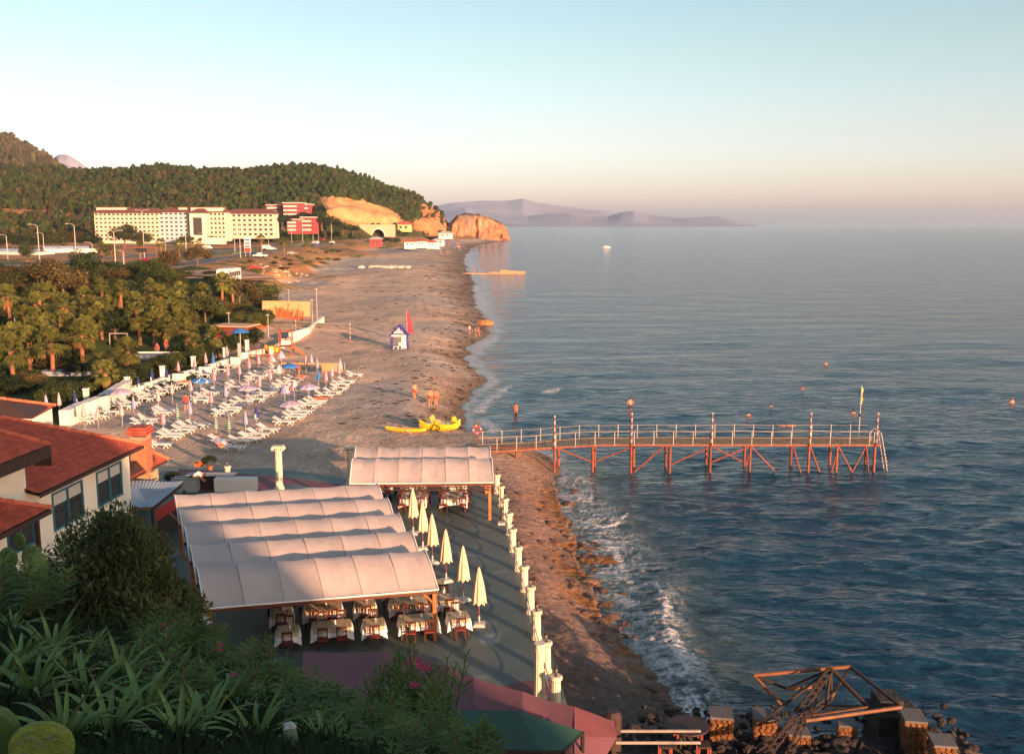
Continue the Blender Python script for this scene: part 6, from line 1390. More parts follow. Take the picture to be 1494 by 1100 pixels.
for i, (a, b) in enumerate([(203,574),(262,556),(300,546),(345,531)]): t = simple_box('white_planter', 'white rendered planter block %s from the left in the low wall' % ORD[i], 'planter', G(a, b), (1.2,.8,.9), WALLW, 'body'); mb = MB(); mb.box((0,0,.93), (1.0,.6,.06)); mb.obj('soil', DARK, t)
# red hut
p = G(345, 500); t = thing('red_hut', 'dark red garden hut with flat tan roof behind the hedge', 'hut', p, R(-12)); mb = MB(); mb.box((0,0,1.2), (4.5,3.2,2.4)); mb.obj('wall', mat('dark_red_boards', (.17,.035,.025), .8, .2), t)
p.z += 0; mb = MB(); mb.box((0,0,2.52), (5.6,4.2,.16)); mb.obj('roof', mat('tan_roof_sheet', (.50,.33,.20), .85, .1), t)
for x in (-1,1): mb = MB(); mb.box((x,-1.62,1.4), (.8,.05,.7)); mb.obj('window', DARK, t)
for i, (a, b, l) in enumerate([(316,463,'white board sign with lettering among the palms')]):
    p = G(a, b); t = thing('garden_board', l, 'sign', (p.x, p.y, p.z)); mb = MB(); mb.box((0,0,1.9), (1.9,.08,1.0), M=Matrix.Rotation(R(-8), 3, 'Y')); mb.obj('board', WHITEP, t); letters('BEACH', t, (0,-.06,2.1), .5, DARK, (R(90),R(-8),0)); letters('CLUB', t, (0,-.06,1.65), .4, DARK, (R(90),R(-8),0))
    for x in (-.7,.7): mb = MB(); mb.tube([(x,.03,0),(x,.03,1.5)], .05, 6); mb.obj('post', STEEL, t)
HD_ = mat('tan_hoarding', (.44,.25,.12), .9, .1, .5)
p1 = G(383, 462); p2 = G(453, 462); 
for i in range(4):
    a = p1.lerp(p2, i/4); b = p1.lerp(p2, (i+1)/4)
    if i == 0: t = thing('tan_hoarding', 'long tan construction hoarding at the back of the playground', 'fence', p1)
    mb = MB(); mb.beam((a-p1)+Vector((0,0,1.4)), (b-p1)+Vector((-.03,0,1.4)), .08, 2.8); mb.obj('hoarding_panel', HD_, t)
for a, b, l in ((370,452,'left'),(385,430,'middle'),(430,445,'right')):
    pass
# timber pile / orange fence
t = thing('rust_fence', 'rust orange stick fence along the playground, sagging', 'fence', G(336, 462)); o = t.location.copy(); OR = mat('rust_orange_sticks', (.36,.10,.035), .85, .4, 3)
for (a0, b0, a1, b1, h, n_) in ((336,462,395,462,1.2,40),(395,462,445,468,1.9,45),(356,488,392,478,1.0,25)):
    mb = MB()
    for k in range(n_): q = G(a0+(a1-a0)*k/n_, b0+(b1-b0)*k/n_)-o; x = random.uniform(-.25,.25); mb.beam(q, q+Vector((x, random.uniform(-.3,.3), h*random.uniform(.7,1.1))), .09)
    mb.obj('stick_panel', OR, t, kind='stuff')
# playground
PRD = mat('red_brown_playground_timber', (.26,.06,.035), .7, .25)
p = G(418, 518); t = thing('climbing_frame', 'red brown timber climbing tower with slide at the playground', 'climbing frame', p, R(5))
for x in (-.8,.8):
    for y in (-.8,.8): mb = MB(); mb.beam((x,y,0), (x,y,3.4), .12); mb.obj('post', PRD, t)
for z in (1.2,2.1,3.2):
    for (a, b) in (((-.8,-.8),(.8,-.8)),((.8,-.8),(.8,.8)),((-.8,.8),(.8,.8)),((-.8,-.8),(-.8,.8))): mb = MB(); mb.beam((*a,z), (*b,z), .08); mb.obj('rail', PRD, t)
mb = MB(); mb.box((0,0,1.2), (1.6,1.6,.08)); mb.obj('platform', PRD, t); mb = MB(); mb.beam((.8,0,1.2), (2.4,-.6,.15), .6, .06); mb.obj('slide', mat('orange_slide', (.55,.17,.03), .5), t)
t = thing('play_fence', 'low red brown timber fence around the playground toys', 'fence', G(388, 522)); 
for k in range(6): mb = MB(); mb.beam((k*.8-2,0,0), (k*.8-2,0,1.2), .09); mb.obj('post', PRD, t)
for z in (.4,1.1): mb = MB(); mb.beam((-2,0,z), (2,0,z), .07); mb.obj('rail', PRD, t)
t = thing('toy_car_ride', 'yellow and orange children ride inside the timber fence', 'play ride', G(398, 516)); mb = MB(); mb.ball((0,0,.6), (1.0,.5,.5), 10, 6); mb.obj('body', YEL, t, True); mb = MB(); mb.ball((-.9,0,.9), (.3,.35,.35), 8, 5); mb.obj('head', mat('orange_slide'), t, True)
for x in (-.5,.5): mb = MB(); mb.box((x,0,.12), (.15,.4,.24)); mb.obj('foot', PRD, t)
p = G(352, 528); t = thing('open_blue_parasol', 'open blue parasol on a tall pole by the hedge and hut', 'parasol', p); mb = MB(); mb.tube([(0,0,0),(0,0,4.3)], .05, 6); mb.obj('pole', WHPNT, t); mb = MB(); mb.lathe([(1.2,3.75),(1.2,3.8),(.7,4.05),(.05,4.3)], 10); mb.obj('canopy', BLU, t)
p = G(350, 531); simple_box('white_post', 'white square post at the right part of the low wall', 'post', p, (.3,.3,2.6), WHPNT, 'shaft')
for (a, b, rr, l) in ((112,545,(7,4),'grey blue terrace floor with white rim between the palms'),(232,523,(6,3),'small grey stage floor among the garden bushes')):
    p = G(a, b); t = thing('garden_terrace', l, 'terrace', p); mb = MB(); mb.box((0,0,.25), (rr[0],rr[1],.5)); mb.obj('floor', mat('grey_blue_paving', (.25,.28,.32), .7), t); mb = MB(); mb.box((0,rr[1]/2+.15,.32), (rr[0]+.5,.28,.64)); mb.obj('rim', WALLW, t)
for (a, b, l) in ((174,506,'small white goal frame in the garden lawn'),(155,492,'left grey goal frame behind the palm trunk')):
    p = G(a, b); t = thing('goal_frame', l, 'goal', p)
    for x in (-1.2,1.2): mb = MB(); mb.beam((x,0,0), (x,0,1.8), .09); mb.obj('post', STEEL, t)
    mb = MB(); mb.beam((-1.2,0,1.8), (1.2,0,1.8), .09); mb.obj('crossbar', STEEL, t)
person('person in dark clothes standing in the garden by the stage', on(230, 520), 0, 'stand', shirt=(.3,.04,.04), shorts=(.04,.04,.12)); person('second person in red beside the garden stage', on(243, 514), 1, 'stand', shirt=(.4,.03,.03), shorts=(.05,.05,.05))
# thin poles beyond the playground
for a, tp, bs, l in ((463,422,468,'tall pole with lamp at the wall end'),(456,438,470,'thin pole left of the tall lamp pole'),(422,423,446,'thin pole behind the tan hoarding'),(382,424,446,'thin pole left behind the hoarding'),(335,457,490,'pole at the left of the playground'),(392,460,494,'pole in the playground middle'),(24,458,500,'garden lamp post left of the palms'),(100,428,470,'slanting tall garden lamp')):
    p = G(a, bs); h = PD(a, tp, p.y).z-p.z; t = thing('thin_pole', l, 'pole', p); mb = MB(); mb.tube([(0,0,0),(0,0,h)], [.07,.05], 6); mb.obj('shaft', STEEL, t); mb = MB(); mb.box((0,-.1,h+.05), (.5,.25,.12)); mb.obj('lamp', WHPNT, t)

# ------------------------------------------------------------------ roads, lamps, cars
ASPH = mat('asphalt', (.085,.085,.09), .8, .15, .3); KERB = mat('pale_kerb', (.42,.40,.36), .85, .1); WLINE = mat('white_road_paint', (.6,.6,.58), .7, .1); DIRT = mat('pinkish_dirt_lot', (.36,.23,.16), .95, .15, .3)
def ribbon(name, pts, wd_, m, lift, off=0, zz=None):
    q = []
    for (a, b), (c, d) in zip(pts, pts[1:]):
        for k in range(8): f_ = k/8; q.append(G(a+(c-a)*f_, b+(d-b)*f_))
    q.append(G(*pts[-1])); V = []
    zs = np.array([p.z for p in q]); zs = np.convolve(np.pad(zs, 6, 'edge'), np.ones(13)/13, 'valid')+.25 if len(q) > 14 else zs+.25
    for i, p in enumerate(q):
        d = (q[min(i+1, len(q)-1)]-q[max(i-1, 0)]); d.z = 0; d.normalize(); n_ = Vector((-d.y, d.x, 0)); z = zs[i]+lift
        V += [tuple((p+n_*(off-wd_/2)).to_2d())+(z,), tuple((p+n_*(off+wd_/2)).to_2d())+(z,)]
    mb = MB()
    for i in range(len(q)-1):
        a, b, c, d = V[2*i], V[2*i+1], V[2*i+3], V[2*i+2]; mb.quad(a, b, c, d)
        if name in ('road', 'median'): mb.quad(a, d, (d[0],d[1],d[2]-1.5), (a[0],a[1],a[2]-1.5)); mb.quad(b, c, (c[0],c[1],c[2]-1.5), (b[0],b[1],b[2]-1.5))
    return mb.obj(name, m, kind='structure')
RDS = [[(-260,440),(-60,412),(60,404),(150,400),(270,386),(350,375),(440,362),(520,351),(560,346),(620,339),(660,335)], [(-260,412),(-60,390),(60,386),(150,378),(230,373),(330,367),(420,357),(500,348),(548,343)]]
for i, rd in enumerate(RDS):
    ribbon('road', rd, 9.5 if i == 0 else 8.5, ASPH, .0)
    for off in (-4.5, 4.5): ribbon('road_edge_line', rd, .28, WLINE, .02, off)
    ribbon('kerb', rd, .35, KERB, .14, -5.1 if i == 0 else -4.6); ribbon('kerb', rd, .35, KERB, .14, 5.1 if i == 0 else 4.6)
ribbon('median', [(130,388),(230,381),(330,371),(420,359),(500,350)], 5.5, mat('median_grass', (.07,.10,.025), .9, .3, .5), .03)
ribbon('dirt_lot', [(260,402),(290,398),(330,404),(345,412)], 22, DIRT, -.1)
def lamp(px, tp, bs, label, arms=1):
    p = G(px, bs); h = PD(px, tp, p.y).z-p.z; t = thing('street_lamp', label, 'street lamp', p, 0, 'street lamps along the road'); mb = MB(); mb.tube([(0,0,0),(0,0,h-.4)], [.15,.09], 7); mb.obj('pole', WHPNT, t)
    for s_ in ((1,) if arms == 1 else (-1,1)): 
        mb = MB(); mb.tube([(0,0,h-.5),(-s_*.6,0,h),(-s_*1.8,0,h+.1)], .07, 5); mb.obj('arm', WHPNT, t); mb = MB(); mb.box((-s_*2.1,0,h+.08), (.8,.3,.16)); mb.obj('lamp_head', WHPNT, t)
LPS = [(59,328,392,-1,'first tall street lamp from the left edge'),(112,327,386,1,'second tall street lamp from the left edge'),(169,337,389,2,'lamp before the hotel left corner'),(211,307,377,2,'very tall lamp mast before the hotel middle'),(242,343,373,2,'thin lamp before the hotel centre'),(343,324,369,1,'left lamp of the pair at the big dark tree'),(351,324,376,1,'right lamp of the pair at the big dark tree'),(136,354,380,1,'short lamp left of the hotel'),(181,366,388,1,'short signal pole by the crossing'),
 (392,323,357,1,'lamp before the upper red hotel'),(415,321,352,1,'lamp left of the lower red hotel'),(426,328,357,2,'low double lamp below the red hotel'),(442,323,357,2,'lamp in front of the lower red hotel'),(457,323,354,2,'lamp right of the lower red hotel'),(465,322,352,2,'lamp before the dark trees'),(484,322,352,2,'lamp below the quarry left edge'),(505,326,349,2,'lamp below the quarry middle'),(522,330,347,1,'lamp left of the tunnel mouth'),(590,328,343,1,'lamp right of the tunnel mouth'),(12,343,380,1,'short lamp at the far left'),(300,340,369,1,'lamp before the hotel annex'),(272,318,371,1,'tall thin lamp at the hotel corner'),(65,340,372,1,'short lamp behind the second road'),(535,330,346,1,'lamp close to the tunnel mouth')]
for a, b, c, n_, l in LPS: lamp(a, b, c, l, abs(n_))
TYRE = mat('black_tyre', (.015,.015,.015), .8, .1)
CM = {}
def car_mesh(kind, m):
    L, W_, H_ = {'car': (4.2,1.7,1.42), 'pickup': (4.9,1.8,1.6), 'van': (4.8,1.9,2.0)}[kind]; prof = {'car': [(-2.1,.35),(-2.1,.8),(-1.6,.95),(-1.1,1.4),(.35,1.42),(1.0,.95),(2.0,.8),(2.1,.4)], 'pickup': [(-2.4,.4),(-2.4,.95),(-.4,.95),(-.3,1.6),(.7,1.6),(1.2,1.05),(2.35,.9),(2.4,.4)], 'van': [(-2.4,.4),(-2.4,1.9),(-2.2,2.0),(1.3,2.0),(1.8,1.2),(2.35,1.0),(2.4,.4)]}[kind]
    mb = MB(); n = len(prof); st = [(-W_/2,.0),(-W_/2+.08,.03),(W_/2-.08,.03),(W_/2,.0)]; rings = []
    for y, g in st: rings.append([(x*(1 if abs(y) < W_/2-.01 else .985), y*(.86 if z > 1.2 else 1), z+g) for x, z in prof])
    for a, b in zip(rings, rings[1:]):
        for i in range(n): mb.quad(a[i], a[(i+1) % n], b[(i+1) % n], b[i])
    mb.poly(rings[0]); mb.poly(rings[-1]); return mb, L, W_, H_
def car(px, py, kind, col, label, rz=0):
    p = G(px, py, .27); t = thing('parked_car' if py > 372 else 'car', label, 'car' if kind == 'car' else kind.replace('pickup', 'pickup truck'), p, rz, 'cars on and beside the road')
    m = mat('car_paint_%d_%d' % (col[0]*99, col[2]*99), col, .3, .04, 1, coat=.5); mb, L, W_, H_ = car_mesh(kind, m); mb.obj('body', m, t)
    for s_ in (-1,1):
        mb = MB(); z0, z1 = (.98,1.33) if kind == 'car' else (1.05,1.5) if kind == 'pickup' else (1.2,1.7); x0, x1 = (-1.15,.7) if kind == 'car' else (-.3,.9) if kind == 'pickup' else (-1.0,1.5); mb.quad((x0,s_*(W_/2*.98),z0),(x1,s_*(W_/2*.98),z0),(x1-.35,s_*(W_/2*.88),z1),(x0+.15,s_*(W_/2*.88),z1)); mb.obj('side_window', GLASS, t)
        for x in (-1.3,1.3): mb = MB(); mb.tube([(x,s_*(W_/2-.18),.33),(x,s_*(W_/2+.01),.33)], .33, 12); mb.obj('wheel', TYRE, t)
        mb = MB(); mb.box((2.08 if kind == 'car' else 2.4, s_*.6,.68), (.08,.3,.14)); mb.obj('headlight', WHITEP, t)
    mb = MB(); mb.quad((1.03 if kind == 'car' else 1.22,-.7,.98),(1.03 if kind == 'car' else 1.22,.7,.98),(.42 if kind == 'car' else .75,.6,1.4),(.42 if kind == 'car' else .75,-.6,1.4)); mb.obj('windscreen', GLASS, t)
CW_ = (.62,.6,.58); CRD = (.35,.03,.04)
for q in ((374,396,'car',CRD,'red car parked on the grassy bank below the road',0),(214,385,'car',(.2,.02,.04),'dark red car on the road before the hotel',2.9),(380,377,'pickup',CW_,'white pickup on the near road',3.1),(390,365,'van',CW_,'white van by the roadside palm',.2),(397,366,'car',CW_,'white car right beside the white van',.2),(426,373,'car',(.25,.26,.25),'grey green car parked by the bank',.1),(460,358,'van',CW_,'white minibus driving near the bend',2.6),(484,356,'car',CW_,'small pale car at the road bend',2.6),(506,347,'car',CW_,'pale car far along the road',2.5),(520,343,'van',(.6,.5,.45),'cream van before the tunnel',2.5),(497,350,'car',(.1,.1,.1),'dark car far along the road',2.5),(470,352,'car',CRD,'red car behind the white minibus',2.5),(540,346,'car',(.5,.1,.05),'reddish car at the tunnel mouth',2.5),(295,366,'car',CW_,'white car parked at the hotel forecourt',0),(303,365,'van',(.5,.5,.5),'grey van parked at the hotel forecourt',0)): car(*q)
# bus
p = G(327, 419, .2); t = thing('tourist_bus', 'white coach seen from the front on the dirt lot', 'bus', p, R(0)); WB_ = 2.5
mb = MB(); mb.box((0,4,1.75), (2.5,9,2.7)); mb.obj('body', WHITEP, t); mb = MB(); mb.box((0,-.53,1.85), (2.2,.05,1.25)); mb.obj('windscreen', GLASS, t); mb = MB(); mb.box((0,4,3.16), (2.3,7.5,.12)); mb.obj('roof', WHITEP, t)
for k in range(5): mb = MB(); mb.box((1.262,.8+k*1.6,2.1), (.03,1.4,.9)); mb.obj('side_window', GLASS, t)
for x in (-1.1,1.1):
    for y in (1,6.5): mb = MB(); mb.tube([(x-.12,y,.5),(x+.12,y,.5)], .5, 12); mb.obj('wheel', TYRE, t)
    mb = MB(); mb.box((x*.8,-.53,.8), (.4,.06,.2)); mb.obj('headlight', WHPNT, t); mb = MB(); mb.tube([(x*1.1,-.4,2.9),(x*1.35,-.7,2.7),(x*1.35,-.7,2.2)], .07, 5); mb.obj('mirror', DARK, t)
# totem sign
p = G(362, 376); t = thing('roadside_totem', 'white and red fuel price totem beside the road', 'sign', p); h = PD(362, 345, p.y).z-p.z
mb = MB(); mb.box((0,0,h*.62), (2.2,.4,h*.76)); mb.obj('panel', WHITEP, t); mb = MB(); mb.box((0,-.22,h*.35), (2.0,.05,h*.2)); mb.obj('red_panel', mat('red_board'), t)
for k in range(3): mb = MB(); mb.box((0,-.22,h*(.52+.15*k)), (1.7,.05,h*.07)); mb.obj('sign_band', mat('dark_blue_board', (.03,.05,.2), .6), t)
for x in (-.8,.8): mb = MB(); mb.box((x,0,h*.12), (.15,.2,h*.24)); mb.obj('leg', STEEL, t)
t = thing('road_gantry', 'orange brown overhead sign frame across the second road', 'gantry', G(182, 388))
for x in (0,9): mb = MB(); mb.tube([(x,0,0),(x,0,5)], .12, 6); mb.obj('post', PRD, t)
mb = MB(); mb.beam((0,0,5), (9,0,5), .2); mb.obj('crossbeam', PRD, t); mb = MB(); mb.box((5,0,4.3), (2.6,.2,1.2)); mb.obj('sign_panel', DARK, t)
for i, (a0, a1, b, l) in enumerate([(-60,62,372,'long low pale blue greenhouse roof at the far left'),(64,142,369,'second pale blue greenhouse roof left of the hotel')]):
    p = G(a0, b); q = G(a1, b); L = (q-p).length; t = thing('greenhouse', l, 'greenhouse', p, math.atan2(q.y-p.y, q.x-p.x)); mb = MB(); mb.box((L/2,3,.5), (L,8,1.6)); mb.obj('wall', WALLW, t)
    for k in range(int(L/6)): mb = MB(); x = k*6; mb.quad((x,-1.3,1.0),(x+5.8,-1.3,1.0),(x+5.8,3,2.4),(x,3,2.4)); mb.quad((x,3,2.4),(x+5.8,3,2.4),(x+5.8,7.3,1.0),(x,7.3,1.0)); mb.obj('roof_sheet', mat('pale_blue_roof', (.34,.42,.52), .5, .08), t)

# ------------------------------------------------------------------ hotels
HW = mat('cream_hotel_render', (.62,.54,.43), .9, .05, .2); HWS = mat('pale_grey_render', (.50,.52,.56), .9, .05, .2); WD = mat('dark_hotel_window', (.05,.045,.045), .3, .3); HRF = mat('brown_red_roof', (.16,.06,.045), .9, .15)
wm = {}
def winmesh(w_, h_):
    k = (round(w_, 1), round(h_, 1))
    if k not in wm: 
        mb = MB(); mb.box((0,0,0), (w_,.12,h_)); mb.mats = 0; wm[k] = mb.mesh('window', WD)
    return wm[k]
bal = {}
def block(t, o, px0, px1, top, bot, Y, depth, floors, cols, m, balc=True, roof=True, cnt=[0]):
    a = PD(px0, bot, Y); b = PD(px1, bot, Y); z1 = PD(px0, top, Y).z; z0 = a.z-1; W_ = b.x-a.x; H_ = z1-z0
    mb = MB(); mb.box(((a.x+b.x)/2-o.x, Y+depth/2-o.y, (z0+z1)/2-o.z), (W_, depth, H_)); mb.obj('wall', m, t); fh = (z1-a.z)/floors
    for f_ in range(floors):
        for c in range(cols):
            x = a.x+(c+.5)*W_/cols-o.x; z = a.z+(f_+.5)*fh-o.z
            ob('window', winmesh(W_/cols*.56, fh*.66), t, loc=(x, Y-.04-o.y, z)); cnt[0] += 1
        if balc:
            mb = MB()
            for c in range(cols): x = a.x+(c+.5)*W_/cols-o.x; mb.box((x, Y-.6-o.y, a.z+f_*fh+.5-o.z+.05), (W_/cols*.62, 1.1, fh*.30))
            mb.obj('balcony_row', m, t, kind='stuff')
    if roof:
        mb = MB(); x0, x1, y0, y1 = a.x-1.2-o.x, b.x+1.2-o.x, Y-1.6-o.y, Y+depth+1.2-o.y; z = z1-o.z; xm = (x1-x0)*.04; ym = (y0+y1)/2
        r_ = [(x0,y0,z),(x1,y0,z),(x1,y1,z),(x0,y1,z),(x0+4,ym,z+3.0),(x1-4,ym,z+3.0)]
        for f_ in ((0,1,5,4),(1,2,5),(2,3,4,5),(3,0,4),(3,2,1,0)): mb.poly([r_[i] for i in f_])
        mb.obj('roof', HRF, t)
Yh = 610; o = PD(140, 352, Yh); t = thing('seaside_hotel', 'huge cream seven storey hotel with many balconies below the wooded hill', 'hotel', o)
block(t, o, 140, 234, 311, 353, Yh, 14, 7, 15, HW); block(t, o, 234.3, 276, 310, 352, Yh+1, 14, 7, 6, HWS)
block(t, o, 278, 301, 311, 350, Yh-4, 18, 1, 1, HW, False); block(t, o, 301.5, 330, 310, 350, Yh+4, 14, 6, 5, HW)
block(t, o, 331, 400, 312, 346, Yh+16, 14, 5, 9, HW)
for a, b in ((143,186),(262,274),(280,326)):
    A_ = PD(a, 307, Yh+6); B_ = PD(b, 307, Yh+6); mb = MB(); mb.box(((A_.x+B_.x)/2-o.x, 7, A_.z-o.z+.0), (B_.x-A_.x, 6, 3.0)); mb.obj('roof_house', HW, t); mb = MB(); mb.box(((A_.x+B_.x)/2-o.x, 7, A_.z-o.z+1.7), (B_.x-A_.x+1.5, 7, .4)); mb.obj('roof_slab', HRF, t)
mb = MB(); a = PD(262, 356, Yh-12)-o; b = PD(328, 356, Yh-12)-o; mb.box(((a.x+b.x)/2, a.y, a.z+1.8), (b.x-a.x, 8, 4)); mb.obj('entrance_pavilion', HW, t)
RHW = mat('red_hotel_render', (.36,.05,.06), .9, .08, .3); PKB = mat('pale_pink_balcony', (.62,.45,.42), .9, .05)
def redhotel(px0, px1, top, bot, Y, fl, cols, label):
    o = PD(px0, bot, Y); t = thing('red_hotel', label, 'hotel', o); a = o; b = PD(px1, bot, Y); z1 = PD(px0, top, Y).z; W_ = b.x-a.x; fh = (z1-a.z)/fl
    mb = MB(); mb.box((W_/2,6,(z1-a.z)/2-1), (W_,12,z1-a.z+2)); mb.obj('wall', RHW, t)
    for f_ in range(fl):
        mb = MB(); mb.box((W_*.38,-.8,f_*fh+.6), (W_*.7,1.8,1.2)); mb.obj('balcony_band', PKB, t)
        for c in range(cols): ob('window', winmesh(W_/cols*.5, fh*.45), t, loc=((c+.5)*W_/cols, -.06, (f_+.62)*fh))
    mb = MB(); mb.box((W_/2,6,z1-a.z+.3), (W_+1.5,13.5,.6)); mb.obj('roof_slab', PKB, t)
redhotel(390, 412, 300, 315, 690, 3, 5, 'red hotel with pale balconies, upper left of three'); redhotel(414, 441, 297, 320, 680, 4, 6, 'red hotel with pale balconies, tallest of the three'); redhotel(420, 437, 321, 337, 640, 3, 4, 'lower red building with arched pale front'); redhotel(440, 460, 318, 337, 650, 3, 4, 'lower right bright red building'); redhotel(441, 453, 299, 312, 690, 2, 3, 'small red wing right of the tallest red hotel')
# tunnel portal
Yt = 800; o = PD(524, 346, Yt); t = thing('tunnel_portal', 'pale concrete road tunnel portal with dark arch under the quarry', 'tunnel', o); TC = mat('pale_tunnel_concrete', (.46,.36,.24), .9, .1, .2)
W_ = PD(577, 346, Yt).x-o.x; H_ = PD(524, 328, Yt).z-o.z; cx = (PD(552, 346, Yt).x-o.x); ra = PD(561, 346, Yt).x-o.x-cx; n_ = 16; arc = [(cx-ra*math.cos(math.pi*k/n_), ra*.2+ra*1.05*math.sin(math.pi*k/n_)) for k in range(n_+1)]
mb = MB(); 
for k in range(n_):
    (x0, z0), (x1, z1) = arc[k], arc[k+1]; mb.quad((x0,0,z0),(x1,0,z1),(x1,0,H_),(x0,0,H_)); mb.quad((x0,0,z0),(x1,0,z1),(x1,14,z1),(x0,14,z0))
mb.quad((0,0,-2),(cx-ra,0,-2),(cx-ra,0,H_),(0,0,H_)); mb.quad((cx+ra,0,-2),(W_,0,-2),(W_,0,H_),(cx+ra,0,H_)); mb.quad((0,0,H_),(W_,0,H_),(W_,3,H_),(0,3,H_)); mb.obj('portal_wall', TC, t)
mb = MB()
for k in range(n_):
    (x0, z0), (x1, z1) = arc[k], arc[k+1]; e_ = 1.12; f2 = lambda x, z: (cx+(x-cx)*e_, z*e_); a = f2(x0, z0); b = f2(x1, z1); mb.quad((x0,-.5,z0),(x1,-.5,z1),(b[0],-.5,b[1]),(a[0],-.5,a[1])); mb.quad((a[0],-.5,a[1]),(b[0],-.5,b[1]),(b[0],0,b[1]),(a[0],0,a[1]))
mb.obj('arch_ring', WALLW, t); mb = MB(); mb.box((cx,14,H_/2-1), (ra*2.6,.4,H_+2)); mb.obj('dark_bore', DARK, t)
def house(px0, px1, top, bot, Y, m, label, rf=TILE, name='house'):
    a = PD(px0, bot, Y); b = PD(px1, bot, Y); z = PD(px0, top, Y).z; W_ = b.x-a.x; H_ = (z-a.z)*.65; t = thing(name, label, 'house' if name == 'house' else name.replace('_', ' '), a); D_ = max(5, W_*.7)
    mb = MB(); mb.box((W_/2,D_/2,H_/2-.8), (W_,D_,H_+1.6)); mb.obj('wall', m, t); e_ = W_*.08+.4; h2 = z-a.z
    mb = MB(); r_ = [(-e_,-e_,H_),(W_+e_,-e_,H_),(W_+e_,D_+e_,H_),(-e_,D_+e_,H_),(W_*.25,D_/2,h2),(W_*.75,D_/2,h2)]
    for f_ in ((0,1,5,4),(1,2,5),(2,3,4,5),(3,0,4),(3,2,1,0)): mb.poly([r_[i] for i in f_])
    mb.obj('roof', rf, t); mb = MB(); mb.box((W_*.3,-.03,H_*.5), (W_*.16,.06,H_*.4)); mb.obj('window', WD, t); mb = MB(); mb.box((W_*.65,-.03,H_*.5), (W_*.16,.06,H_*.4)); mb.obj('window', WD, t)
house(578, 600, 323, 336, 860, mat('pale_green_render', (.40,.45,.20), .9), 'pale green house with red roof right of the tunnel')
BH = [(540,556,346,356,520,RHW,'pink red kiosk at the head of the beach'),(590,606,350,359,560,CREAM,'red roofed beach bar, first from the left'),(607,622,349,358,580,CREAM,'red roofed beach bar, second from the left'),(623,636,351,359,590,CREAM,'red roofed beach bar, third from the left'),(632,648,348,356,640,HWS,'pale roofed bar under the low cliff'),(640,660,338,346,760,WALLW,'white roofed beach restaurant below the headland')]
for q in BH: house(q[0], q[1], q[2], q[3], q[4], q[5], q[6], TILE if 'red roofed' in q[6] else mat('pale_sheet_roof', (.5,.47,.45), .7), 'beach_bar')
p = G(638, 364); t = thing('beach_tent', 'small blue and white pointed tent far along the beach', 'tent', p); mb = MB(); mb.cur = 0
for s_ in (-1,1): mb.quad((s_*3.5,0,.2),(0,0,5.2),(0,4,5.2),(s_*3.5,4,.2))
mb.obj('tent_cloth', HUTB, t); mb = MB(); mb.tri((-2.2,-.05,.2),(2.2,-.05,.2),(0,-.05,3.8)); mb.obj('front_cloth', WHITEP, t)
r = random.Random(11)
for i in range(26):
    a = r.uniform(598, 672); b = r.uniform(355, 366); pn = ['white','straw','red','blue'][i % 4]; mm = [WHITEP, mat('straw', (.4,.26,.12), .9), mat('red_board'), BLU][i % 4]; p = G(a, b)
    t = thing('beach_umbrella', 'tiny %s umbrella on the far beach, %s of the blue tent' % (pn, 'left' if a < 638 else 'right'), 'parasol', p, 0, 'umbrellas on the far beach'); mb = MB(); mb.tube([(0,0,0),(0,0,2.2)], .06, 5); mb.obj('pole', WHPNT, t); mb = MB(); mb.lathe([(1.5,2.0),(.05,2.8)], 8); mb.obj('canopy', mm, t)
for i in range(14):
    a = r.uniform(640, 682); b = r.uniform(356, 372); person('tiny bather on the far beach %s the jetty root' % ('left of' if a < 665 else 'near'), on(a, b), r.random()*6, 'stand', shorts=(.1,.1,.15), seed=i)['group'] = 'bathers on the far beach'

for i, (a, b, Y, h, w_, k, l) in enumerate([(400,327,660,9,16,'dark','dark tree below the upper left red hotel'),(412,333,640,9,14,'dark','dark tree left of the lower red building'),(388,334,640,9,14,'green','tree between the hotel end and red hotels'),(432,325,665,6,14,'dark','dark tree under the tallest red hotel'),(448,322,670,6,16,'green','green tree beside the small red wing'),(470,334,660,12,18,'dark','dark tree right of the bright red building'),(484,338,680,11,16,'dark','second dark tree right of the bright red building'),(500,341,720,9,16,'green','tree at the left quarry foot'),(465,318,700,9,18,'dark','dark tree above the bright red building'),(515,342,740,8,12,'dark','dark tree left of the tunnel wall')]):
    tree(PD(a, b, Y), h, w_, k, l, 60+i)

DBR = mat('dark_seaweed_debris', (.05,.035,.022), .95, .4, 3); PST = mat('pale_bank_stone', (.50,.36,.24), .9, .3, 3)
def fd_(k):
    y = 84*math.exp(random.random()**1.2*1.65); x = float(shoreX(y))-random.expovariate(1/(1.2+y*.035))-.6; s_ = random.uniform(.06,.2)*(y/90)**.6; return (x, y, float(gz(x, y))), (s_*2.2, s_, s_*.35), random.uniform(-.6,.6)
scatter('beach_debris', 600, fd_, rm, DBR, 'dark seaweed and driftwood bits strewn along the wet edge of the beach')
def fs_(k):
    a = random.gauss(405, 26); b = random.gauss(400, 9); p = G(a, b); s_ = random.uniform(.2,.7); return tuple(p), (s_*1.6, s_, s_*.5), random.random()*6
scatter('bank_stones', 70, fs_, rm, PST, 'pale broken stones lying on the orange earth bank below the road')
